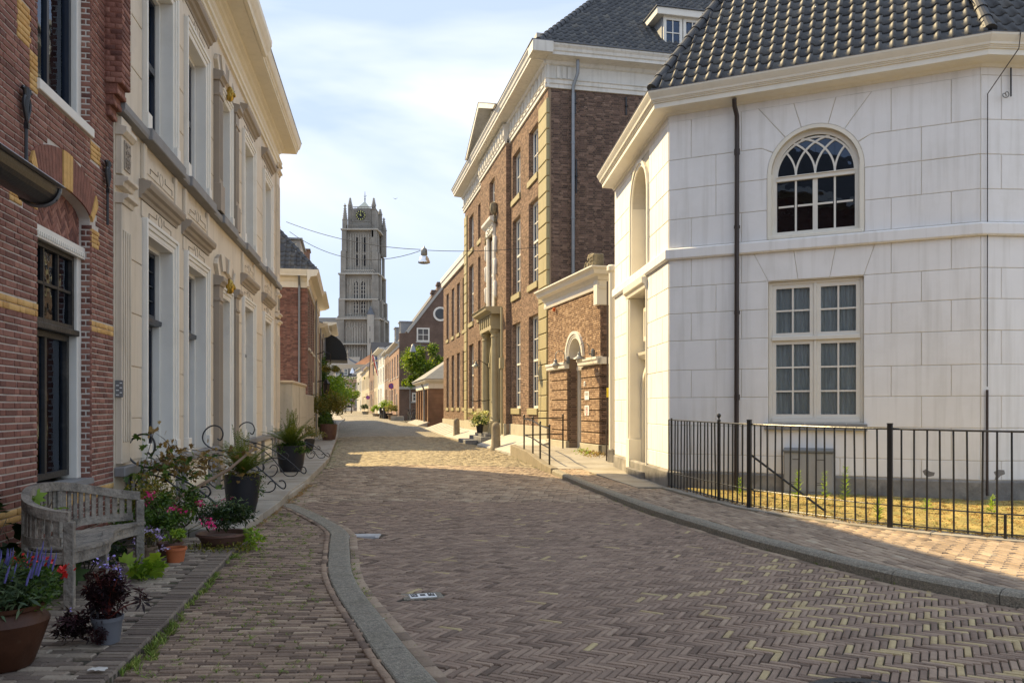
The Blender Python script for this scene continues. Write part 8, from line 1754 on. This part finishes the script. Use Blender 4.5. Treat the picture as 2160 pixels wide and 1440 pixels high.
shrub('potted_shrub', (-9.6, 36.5, .1), (.7, .8, .7), 1500, .08, 'leaf_green', 'green shrub against the lower plaster wall')
shrub('olive_sapling', (-7.05, 23.9, .15), (.28, .3, .8), 420, .06, 'leaf_grey', 'thin grey leaved sapling at the corner of the beige house')
# climbing ivy on the left row, hanging basket, shrubs further on
iv = thing('climbing_ivy', 'tall dark green ivy climbing the left facades below the black awning', 'ivy', FB.p(18, .3, .2)); P = []
n = 9000; u = RNG.uniform(12.0, 19.5, n); z = RNG.uniform(.2, 5.6, n); keep = (z < 2.9 + .75 * (u - 13.5) + RNG.normal(size=n) * .35) & (z < 4.0 + 1.6 * np.sin(u * 1.3)); u, z = u[keep], z[keep]; d = RNG.uniform(.05, .5, len(u)) * (1.2 - z / 8)
P = np.stack([FB.o[0] + FB.u[0] * u + FB.n[0] * d, FB.o[1] + FB.u[1] * u + FB.n[1] * d, z], 1); inst('foliage', LEAF_V, LEAF_Q, P, rax(len(P), .2, .1), 'leaf_green', iv, RNG.uniform(0, .9, len(P)))
n = 2500; u = RNG.uniform(14.0, 21.0, n); z = RNG.uniform(1.8, 3.6, n); d = .5 + np.abs(RNG.normal(size=n)) * .6; P = np.stack([FB.o[0] + FB.u[0] * u + FB.n[0] * d, FB.o[1] + FB.u[1] * u + FB.n[1] * d, z], 1); inst('foliage', LEAF_V, LEAF_Q, P, rax(n, .2, .1), 'leaf_lime', iv, RNG.uniform(0, .9, n))
hb = thing('hanging_basket', 'hanging flower basket with yellow flowers on a curled iron bracket', 'hanging basket', FB.p(9.5, .7, 4.0)); cloud('foliage', hb, 'leaf_olive', FB.p(9.5, .75, 3.75), (.55, .55, .42), 1300, .09, 'leaf', .2, lump=12); MB().tube([FB.p(9.5, 0, 4.6), FB.p(9.5, .4, 4.75), FB.p(9.5, .75, 4.65), FB.p(9.5, .75, 4.1)], .025, 6).build('bracket', 'iron', hb)
for k in range(8): flower(hb, Vector(FB.p(9.5, .75, 3.8)) + Vector((random.uniform(-.4, .4), -.2, random.uniform(-.2, .3))), .08, 'petal_yellow', n=8)
wlp = thing('wall_lantern', 'black wall lantern on the cream facade below the hanging basket', 'lantern', FB.p(11, .4, 2.6)); x, y, z = FB.p(10.2, .5, 2.7); MB().lathe((x, y, z), [(.05, -.35), (.16, -.2), (.2, .25), (.24, .3), (.08, .5), (.02, .6)], 6).build('lantern', 'iron', wlp); MB().tube([FB.p(10.2, 0, 3.1), FB.p(10.2, .5, 3.2)], .03, 6).build('lantern_arm', 'iron', wlp)
for k, (px, Y, r_, m_, lab) in enumerate([(703, 54, .6, 'leaf_dark', 'dark shrub at the kerb under the ivy'), (699, 47, .7, 'leaf_green', 'green potted shrub at the kerb before the ivy')]): shrub('potted_shrub', (pt_(px, Y)[0] - .5, Y, g(Y) + .1), (r_, r_, r_ * .8), 900, .12, m_, lab)
# ---------------------------------------------------------------- trees
def tree(name, loc, h, rad, n, size, lab, trunk=.12, m='tree_leaf', lump=18, group=None):
    t = thing(name, lab, 'tree', loc, group=group); x, y, z = loc; q = MB(); q.tube([(x, y, z), (x + .05, y, z + h * .5), (x, y + .05, z + h)], [trunk, trunk * .8, trunk * .5], 8)
    for k in range(9): a = k * 2.4; q.tube([(x, y, z + h * random.uniform(.7, 1)), (x + rad[0] * .45 * math.cos(a), y + rad[1] * .45 * math.sin(a), z + h + rad[2] * random.uniform(.2, 1.0)), (x + rad[0] * .8 * math.cos(a), y + rad[1] * .8 * math.sin(a), z + h + rad[2] * random.uniform(.5, 1.5))], [trunk * .5, trunk * .3, trunk * .08], 5)
    q.build('trunk', 'bark', t); cloud('crown', t, m, (x, y, z + h + rad[2] * .75), rad, n, size, 'leaf', .1, lump=lump, low=-1.2); return t
tx = pt_(897, 78); tree('maple_tree', (tx[0], tx[1], .4), 2.9, (2.35, 2.1, 2.9), 5200, .27, 'bright green maple tree rising behind the small brick outbuilding', .14, lump=15)
cloud('crown', bpy.data.objects['maple_tree'], 'tree_leaf', (tx[0] - 1.0, tx[1], 3.9), (1.5, 1.3, 1.4), 2200, .24, 'leaf', .1, lump=9)
for k, (px, Y) in enumerate([(741, 132), (722, 118), (712, 104)]): 
    x, y = pt_(px, Y); tree('street_tree', (x, y, g(Y)), 1.9, (1.55, 1.5, 1.3), 2200, .26, ['round clipped street tree before the pale brick end house', 'middle round clipped street tree at the left bend', 'street tree next to the ivy at the left bend'][k], .12, group='clipped street trees')
# pots and shrubs of the far street
for k, (px, Y, r_, h_, m_, mp_, lab) in enumerate([(828, 79, .62, .55, 'leaf_olive', 'wood_pot', 'round brown tub with dense olive bush at the gable house corner'), (815, 84, .85, .6, 'leaf_lime', 'black_planter', 'tall light green plant in a tub before the brown brick house'), (806, 88, .35, .9, 'leaf_green', 'iron', 'dark narrow pots with small plants before the white house'), (793, 98, .6, .4, 'leaf_lime', 'stone_post', 'low green planter on the far right sidewalk'), (771, 118, .7, .5, 'leaf_dark', 'stone_post', 'dark green bush in a stone pot before the ochre house'), (838, 76, .01, .45, 'leaf_green', 'stoep_slab', 'grey rectangular stone trough by the gable wall')]):
    x, y = pt_(px, Y); t = thing('street_planter', lab, 'planter', (x, y, g(Y))); rr_ = max(r_ * .75, .3)
    if 'trough' in lab: MB().box(Fr((x, y), (1, .1)), -.6, .6, -.3, .3, g(Y), g(Y) + h_).build('trough', mp_, t, bevel=.03); continue
    pot(t, (x, y, g(Y)), rr_, h_, mp_, 16, .04); cloud('foliage', t, m_, (x, y, g(Y) + h_ + r_ * .8), (r_, r_, r_), 900, .14, 'leaf', .2, lump=10)
for k in range(2):
    x, y = pt_((811, 803)[k], (83, 85)[k]); tag(MB().lathe((x, y, g(83)), [(.14, 0), (.14, 1.2), (.18, 1.25), (.1, 1.3)], 8).build('street_post', 'iron', None), ['black post beside the tall light green plant', 'black post left of the tubs before the white house'][k], 'post', 'black street posts')
def bicycle(loc, rz, lab):
    t = thing('bicycle', lab, 'bicycle', loc, rz, group='bicycles by the gable wall')
    def lb(mb, n): o = mb.build(n, 'bike', None); o.parent = t
    for x in (-.52, .52): lb(MB().tube([(x + .33 * math.cos(a), 0, .35 + .33 * math.sin(a)) for a in np.linspace(0, 6.283, 20)], .02, 5, False), 'wheel')
    lb(MB().tube([(-.52, 0, .35), (-.15, 0, .9), (.38, 0, .85), (.52, 0, .35)], .022, 5).tube([(-.15, 0, .9), (0, 0, .3), (.38, 0, .85)], .022, 5).tube([(-.52, 0, .35), (0, 0, .3)], .018, 5), 'frame')
    lb(MB().tube([(.38, 0, .85), (.34, 0, 1.1), (.30, -.26, 1.12)], .016, 5).tube([(.34, 0, 1.1), (.30, .26, 1.12)], .016, 5), 'handlebar'); lb(MB().box(WX, -.28, -.04, -.07, .07, .98, 1.05), 'saddle'); return t
bicycle((*pt_(866, 70), .4), R(60), 'black bicycle parked at the far end of the outbuilding, nearer the road'); bicycle((*pt_(876, 72), .42), R(75), 'black bicycle parked against the outbuilding wall'); bicycle((*pt_(861, 73), .42), R(100), 'black bicycle parked under the gable wall sign post')
tag(MB().tube([(*pt_(865, 78), .4), (*pt_(865, 78), 4.6)], .05, 8).build('sign_post', 'lamp_grey', None), 'thin grey pole standing behind the bicycles', 'pole')
car = thing('parked_car', 'tiny white car parked under the street trees at the far bend', 'car', (*pt_(734, 150), .8)); x, y = pt_(735, 150); f_ = Fr((x, y), (1, .2)); MB().prism(f_, [(-.9, 1.05), (.9, 1.05), (.9, 1.65), (.75, 1.75), (.55, 2.25), (-.55, 2.25), (-.75, 1.75), (-.9, 1.65)], -3.5, 0).build('body', 'row_white', car, bevel=.08); MB().box(f_, -.6, .6, .0, .02, 1.78, 2.15).build('windscreen', 'tower_dark', car)
for s_ in (-.7, .5): MB().box(f_, s_, s_ + .2, -.6, .03, .8, 1.2).build('wheel', 'bike', car)
# hydrangea in urn at the portal
p = thing('flower_pot', 'dark pot with yellow green hydrangea between the portal columns', 'potted plant', FW.p(ca + .55, .75, .5)); x, y, z = FW.p(ca + .42, 1.0, .5); pot(p, (x, y, z), .17, .38, 'black_planter', 16); cloud('foliage', p, 'leaf_green', (x, y, z + .55), (.42, .38, .28), 400, .11, 'leaf', .2)
for k in range(42): a = random.uniform(0, 6.28); r = random.uniform(.15, .52); flower(p, (x + r * math.cos(a), y + r * math.sin(a), z + .66 + random.uniform(-.2, .42) - r * .3), .13, 'petal_yellow', n=16)
# ---------------------------------------------------------------- wrought iron scroll railings on the stoep
def spiral(c, r0, r1, a0, turns, n=22): return [(c[0] + (r0 + (r1 - r0) * t) * math.cos(a0 + turns * 2 * math.pi * t), c[1] + (r0 + (r1 - r0) * t) * math.sin(a0 + turns * 2 * math.pi * t)) for t in np.linspace(0, 1, n)]
def scroll(Y, dwall, dk, z0, ztop, lab):
    """scrollwork fence standing across the stoep from the wall (d=dwall) to the kerb (d=dk)"""
    u = U_(Y); W_ = dk - dwall; t = thing('scroll_railing', lab, 'railing', FL.p(u, dwall, z0), group='scroll railings on the stoep'); H = ztop - z0
    def tb_(pts, r=.0115): return MB().tube([FL.p(u, dwall + a * W_, z0 + b * H) for a, b in pts], r, 6)
    main = [(.0, .62), (-.01, .75), (.04, .92), (.14, .99), (.22, .93), (.22, .83), (.16, .80)]
    big = smooth([(.16, .80), (.2, .76), (.235, .86), (.20, .97), (.10, 1.0), (.0, .92), (-.03, .78), (.06, .66), (.25, .62), (.50, .50), (.75, .28), (.9, .1), (.97, .04), (1.0, .10), (.97, .18), (.91, .17)], 3)
    tb_(big, .013).build('scroll', 'iron', t, smooth=True)
    s2_ = smooth([(.18, .34), (.12, .30), (.06, .36), (.05, .48), (.14, .57), (.3, .54), (.48, .36), (.62, .14), (.68, .02), (.78, -.0), (.86, .04), (.87, .14), (.81, .18), (.77, .12)], 3); tb_(s2_).build('scroll', 'iron', t, smooth=True)
    s3_ = smooth([(.45, .16), (.49, .22), (.56, .2), (.57, .1), (.50, .0), (.40, .02), (.34, .14), (.38, .3), (.55, .36), (.68, .3), (.74, .36), (.70, .44), (.64, .42)], 3); tb_(s3_).build('scroll', 'iron', t, smooth=True)
    s4_ = smooth([(.02, .6), (.0, .4), (.03, .2), (.12, .08), (.24, .06), (.30, .14), (.26, .22), (.2, .18)], 3); tb_(s4_).build('scroll', 'iron', t, smooth=True)
scroll(9.75, .06, 1.35, .147, 1.30, 'black scroll railing overgrown with withered vine nearest the bench')
scroll(13.75, .06, 1.42, .147, 1.32, 'black scroll railing behind the tall black planter before the house door')
scroll(17.0, .06, 1.45, .147, 1.32, 'black scroll railing just past the door of the beige house')
scroll(23.3, .5, 1.5, .147, .95, 'small black scroll railing at the far end of the stoep')
# ---------------------------------------------------------------- weeds, grass and litter
def tufts(name, pts, m, h, n, lab=None, cat=None, spread=.04, flat=.5):
    V = []; Q = []; T = []
    for (x, y, z) in pts:
        for k in range(n):
            a = random.uniform(0, 6.28); r = random.uniform(0, spread); bx, by = x + r * math.cos(a), y + r * math.sin(a); hh = h * random.uniform(.4, 1.2); lx_, ly_ = random.gauss(0, hh * flat), random.gauss(0, hh * flat); w = random.uniform(.0015, .003) + h * .01; wx, wy = math.cos(a + 1.57) * w, math.sin(a + 1.57) * w
            i = len(V); V += [(bx - wx, by - wy, z), (bx + wx, by + wy, z), (bx + lx_ * .5 + wx * .7, by + ly_ * .5 + wy * .7, z + hh * .65), (bx + lx_, by + ly_, z + hh)]; Q.append((i, i + 1, i + 2, i + 3)); T += [random.random()] * 4
    o = npmesh(name, V, Q, m, None, T); o['kind'] = 'stuff'
    if lab: o['label'] = lab; o['category'] = cat
    return o
pts = []
for x, y, a in along_poly([p for p in LTE if 3.0 < p[1] < 9.6], .03):
    d = max(0, 1 - abs(y - 5.0) / 1.5); 
    if random.random() < .25 + .75 * d: pts.append((x + random.uniform(.0, .05 + .07 * d), y, .035))
tufts('grass_strip', pts, 'grass_blade', .045, 26, 'bright green grass growing along the raised brick edge', 'grass', .035)
pts = [(x, y, .04) for x, y in [(random.uniform(lte(y_) + .05, LE(y_) - .4), y_) for y_ in np.random.RandomState(3).uniform(4.2, 12, 420)]]
tufts('pavement_weeds', pts, 'grass_blade', .016, 12, 'small weeds in the joints of the left brick pavement', 'weeds', .03, 1.2)
pts = []
for x, y, a in along_poly([p for p in LK], .05):
    if random.random() < .5 * (1 if 4 < y < 9 else .5): pts.append((x + random.uniform(.0, .06), y, .0))
for x, y, a in along_poly([p for p in REP if 5 < p[1] < 28], .1):
    if random.random() < .16: pts.append((x - random.uniform(.0, .05), y, .01))
for x, y, a in along_poly([p for p in LEP if 13 < p[1] < 50], .1):
    for _ in range(2):
        if random.random() < .6: pts.append((x + random.uniform(.0, .5) ** 1.5, y, road_z(x, y)))
tufts('kerb_weeds', pts, 'grass_blade', .022, 10, 'green weeds growing along the kerbs of the street', 'weeds', .035, 1.0)
pts = []
for x, y, a in along_poly([(-3.35, 9.1), (-3.3, 9.6), (-3.65, 12.4), (-3.85, 14.2), (-4.2, 16.5)], .05):
    if random.random() < .7: pts.append((x + random.uniform(-.02, .1), y, .03))
tufts('stoep_weeds', pts, 'dry_weed', .03, 12, 'dry brown and green weeds along the edge of the stone stoep', 'weeds', .05, .9)
cl_ = cloud('corner_weeds', None, 'leaf_olive', (-3.15, 8.7, .09), (.42, .3, .07), 700, .04, 'leaf', .05, low=-.2); tag(cl_, 'creeping weeds and moss around the foot of the brown bowl', 'weeds')
cl_ = cloud('moss_tuft', None, 'leaf_lime', (-2.98, 4.75, .10), (.07, .05, .03), 130, .02, 'leaf', .05, low=-.2); tag(cl_, 'round moss tuft on the terrace right of the big brown pot', 'moss')
# yard vegetation
rs = np.random.RandomState(5); pts = []
for _ in range(9000):
    x, y = rs.uniform(3.6, 12), rs.uniform(7.6, 14.6)
    if x > XR(y) + .12 and y < 15.0 - .475 * (x - 3.4) and (x < 7.6 or y < 12.8): pts.append((x, y, .11))
tufts('dry_grass', pts[:5200], 'dry_weed', .03, 7, 'short dry yellow grass on the sandy strip behind the iron fence', 'grass', .05, .9); tufts('yard_grass', pts[5200:7200], 'grass_blade', .042, 8, 'sparse green grass on the sandy strip behind the iron fence', 'grass', .06, .8)
pts = [(x + random.uniform(-.03, .12), y, .11) for x, y, a in along_poly(FENs, .05) if y > 8 and random.random() < .8]; tufts('fence_weeds', pts, 'dry_weed', .045, 12, 'dry weeds along the foot of the iron fence', 'weeds', .05, .8)
def horseweed(px, Y, h, lab, m='leaf_lime'):
    x = (px - 1080) / F_PX * Y; t = thing('weed_stalk', lab, 'weed', (x, Y, .11), group='tall weeds behind the iron fence'); MB().tube([(x, Y, .1), (x + .01, Y, .1 + h)], .004, 5).build('stem', 'stem', t)
    n = int(150 * h / .6); z = RNG.uniform(.15, 1, n); P = np.stack([np.full(n, x) + .01 * z, np.full(n, Y), .1 + h * z], 1); a = RNG.uniform(0, 6.28, n); l = .115 * (1.15 - z * .6) * RNG.uniform(.7, 1.2, n)
    D = np.stack([np.cos(a), np.sin(a), RNG.uniform(.1, .8, n)], 1) * l[:, None]; B = np.stack([-np.sin(a), np.cos(a), np.zeros(n)], 1) * (l * .8)[:, None]; N = np.cross(D, B); inst('leaves', LONG_V, LEAF_Q, P, np.stack([D, B, N], 1), m, t, RNG.uniform(.3, 1, n), None)
for a in [(1682, 12.6, .52, 'bushy lime green weed left in front of the meter cabinet'), (1738, 12.4, .52, 'second lime green weed before the meter cabinet doors'), (1783, 12.2, .62, 'tallest lime green weed right of the meter cabinet'), (1560, 13.6, .32, 'small green weed left of the thick fence post'), (1955, 11.4, .20, 'low lime weed between fence posts under the blank wall'), (2092, 11.0, .30, 'spreading lime weed near the lightning conductor'), (1853, 10.4, .33, 'green weed just inside the fence beside the square post')]: horseweed(*a)
cl_ = cloud('gate_weeds', None, 'leaf_dry', (2.35, 23.4, .25), (.5, 1.3, .16), 1500, .07, 'leaf', .05, low=-.3); tag(cl_, 'dry orange weeds heaped at the foot of the gatehouse pier', 'weeds')
cl_ = cloud('gate_weeds', None, 'leaf_lime', (2.1, 23.6, .3), (.4, 1.2, .14), 260, .07, 'leaf', .05, low=-.3); tag(cl_, 'a few green weeds among the dry ones at the gatehouse door', 'weeds')
# ---------------------------------------------------------------- covers, drains, litter
mb = MB(); f_ = Fr((-.765, 6.9), (.97, .26)); rz_ = road_z(-.765, 6.9)
def flatbox(mb, f, u0, u1, v0, v1, z0, z1): return mb.box(f, u0, u1, v0, v1, z0, z1)
vc = thing('valve_cover', 'small white rectangular valve cover with dark relief set in the herringbone road', 'cover', (-.765, 6.9, rz_)); flatbox(MB(), f_, -.115, .115, -.065, .065, rz_ - .05, rz_ + .004).build('cover_plate', 'sign_white', vc, bevel=.006)
q = MB(); flatbox(q, f_, -.10, -.045, -.05, .05, rz_ + .0042, rz_ + .007); flatbox(q, f_, .045, .10, -.05, .05, rz_ + .0042, rz_ + .007); flatbox(q, f_, -.022, .022, -.028, .028, rz_ + .0042, rz_ + .007); q.build('relief', 'drain_dark', vc)
q = MB()
for k in range(12): a, b = (-.095, .05)[k % 2] + random.uniform(0, .035), random.uniform(-.045, .035); flatbox(q, f_, a, a + .012, b, b + .008, rz_ + .0072, rz_ + .0085)
q.build('raised_marks', 'sign_white', vc); flatbox(MB(), f_, -.17, .17, -.12, .10, rz_ - .06, rz_ - .004).build('mortar_bed', 'kerb_stone', vc)
dc = thing('gully_cover', 'pale rectangular gully cover beside the left kerb', 'drain', (-1.86, 10.12, 0)); f_ = Fr((-1.86, 10.12), (1, .05)); rz_ = road_z(-1.86, 10.12); flatbox(MB(), f_, -.2, .2, -.15, .15, rz_ - .06, rz_ + .003).build('gully_frame', 'drain', dc, bevel=.006); flatbox(MB(), f_, -.15, .15, -.11, .11, rz_ + .0032, rz_ + .009).build('gully_lid', 'drain', dc, bevel=.004); flatbox(MB(), f_, -.155, .155, .116, .13, rz_ + .0032, rz_ + .006).build('gully_slot', 'drain_dark', dc)
mh = thing('manhole_cover', 'round dark cast iron manhole cover cut by the bottom edge of the picture', 'manhole cover', (1.97, 4.42, 0)); rz_ = road_z(1.97, 4.42); MB().lathe((1.97, 4.42, rz_ - .05), [(.37, 0), (.37, .052), (.345, .056), (.335, .05), (.3, .05)], 48).build('cover_ring', 'cast_iron', mh, smooth=True); MB().lathe((1.97, 4.42, rz_ - .05), [(.33, 0), (.33, .048)], 48).build('cover_disc', 'cast_iron', mh)
q = MB()
for i in range(-8, 9):
    for j in range(-8, 9):
        x, y = i * .036, j * .036
        if math.hypot(x, y) < .3: q.box(Fr((1.97 + x, 4.42 + y), (.8, .6)), -.012, .012, -.012, .012, rz_ - .003, rz_ + .004)
o = q.build('cover_studs', 'cast_iron', mh); o['kind'] = 'stuff'
def crumple(px, py, s, m, lab, z=.1):
    Y = (EYE - z) * F_PX / (py - HOR); x = (px - 1080) / F_PX * Y; n = 6; V = []; Q = []
    for i in range(n + 1):
        for j in range(n + 1): V.append((x + (i / n - .5) * s * 2 * random.uniform(.85, 1.1), Y + (j / n - .5) * s * 1.2 * random.uniform(.8, 1.1), z + random.uniform(.003, s * .22)))
    Q = [(i * (n + 1) + j, i * (n + 1) + j + 1, (i + 1) * (n + 1) + j + 1, (i + 1) * (n + 1) + j) for i in range(n) for j in range(n)]; return tag(npmesh('litter', V, Q, m), lab, 'litter', None)
crumple(207, 1412, .05, 'paper', 'crumpled pale paper scrap on the brick terrace edge'); crumple(587, 1365, .022, 'leaf_dry', 'small pinkish crumpled petal on the left pavement', .045)
crumple(806, 1304, .018, 'paper', 'tiny white scrap in the gutter beside the kerb', .02); crumple(545, 1290, .012, 'orange', 'tiny orange leaf scrap on the pavement', .045)
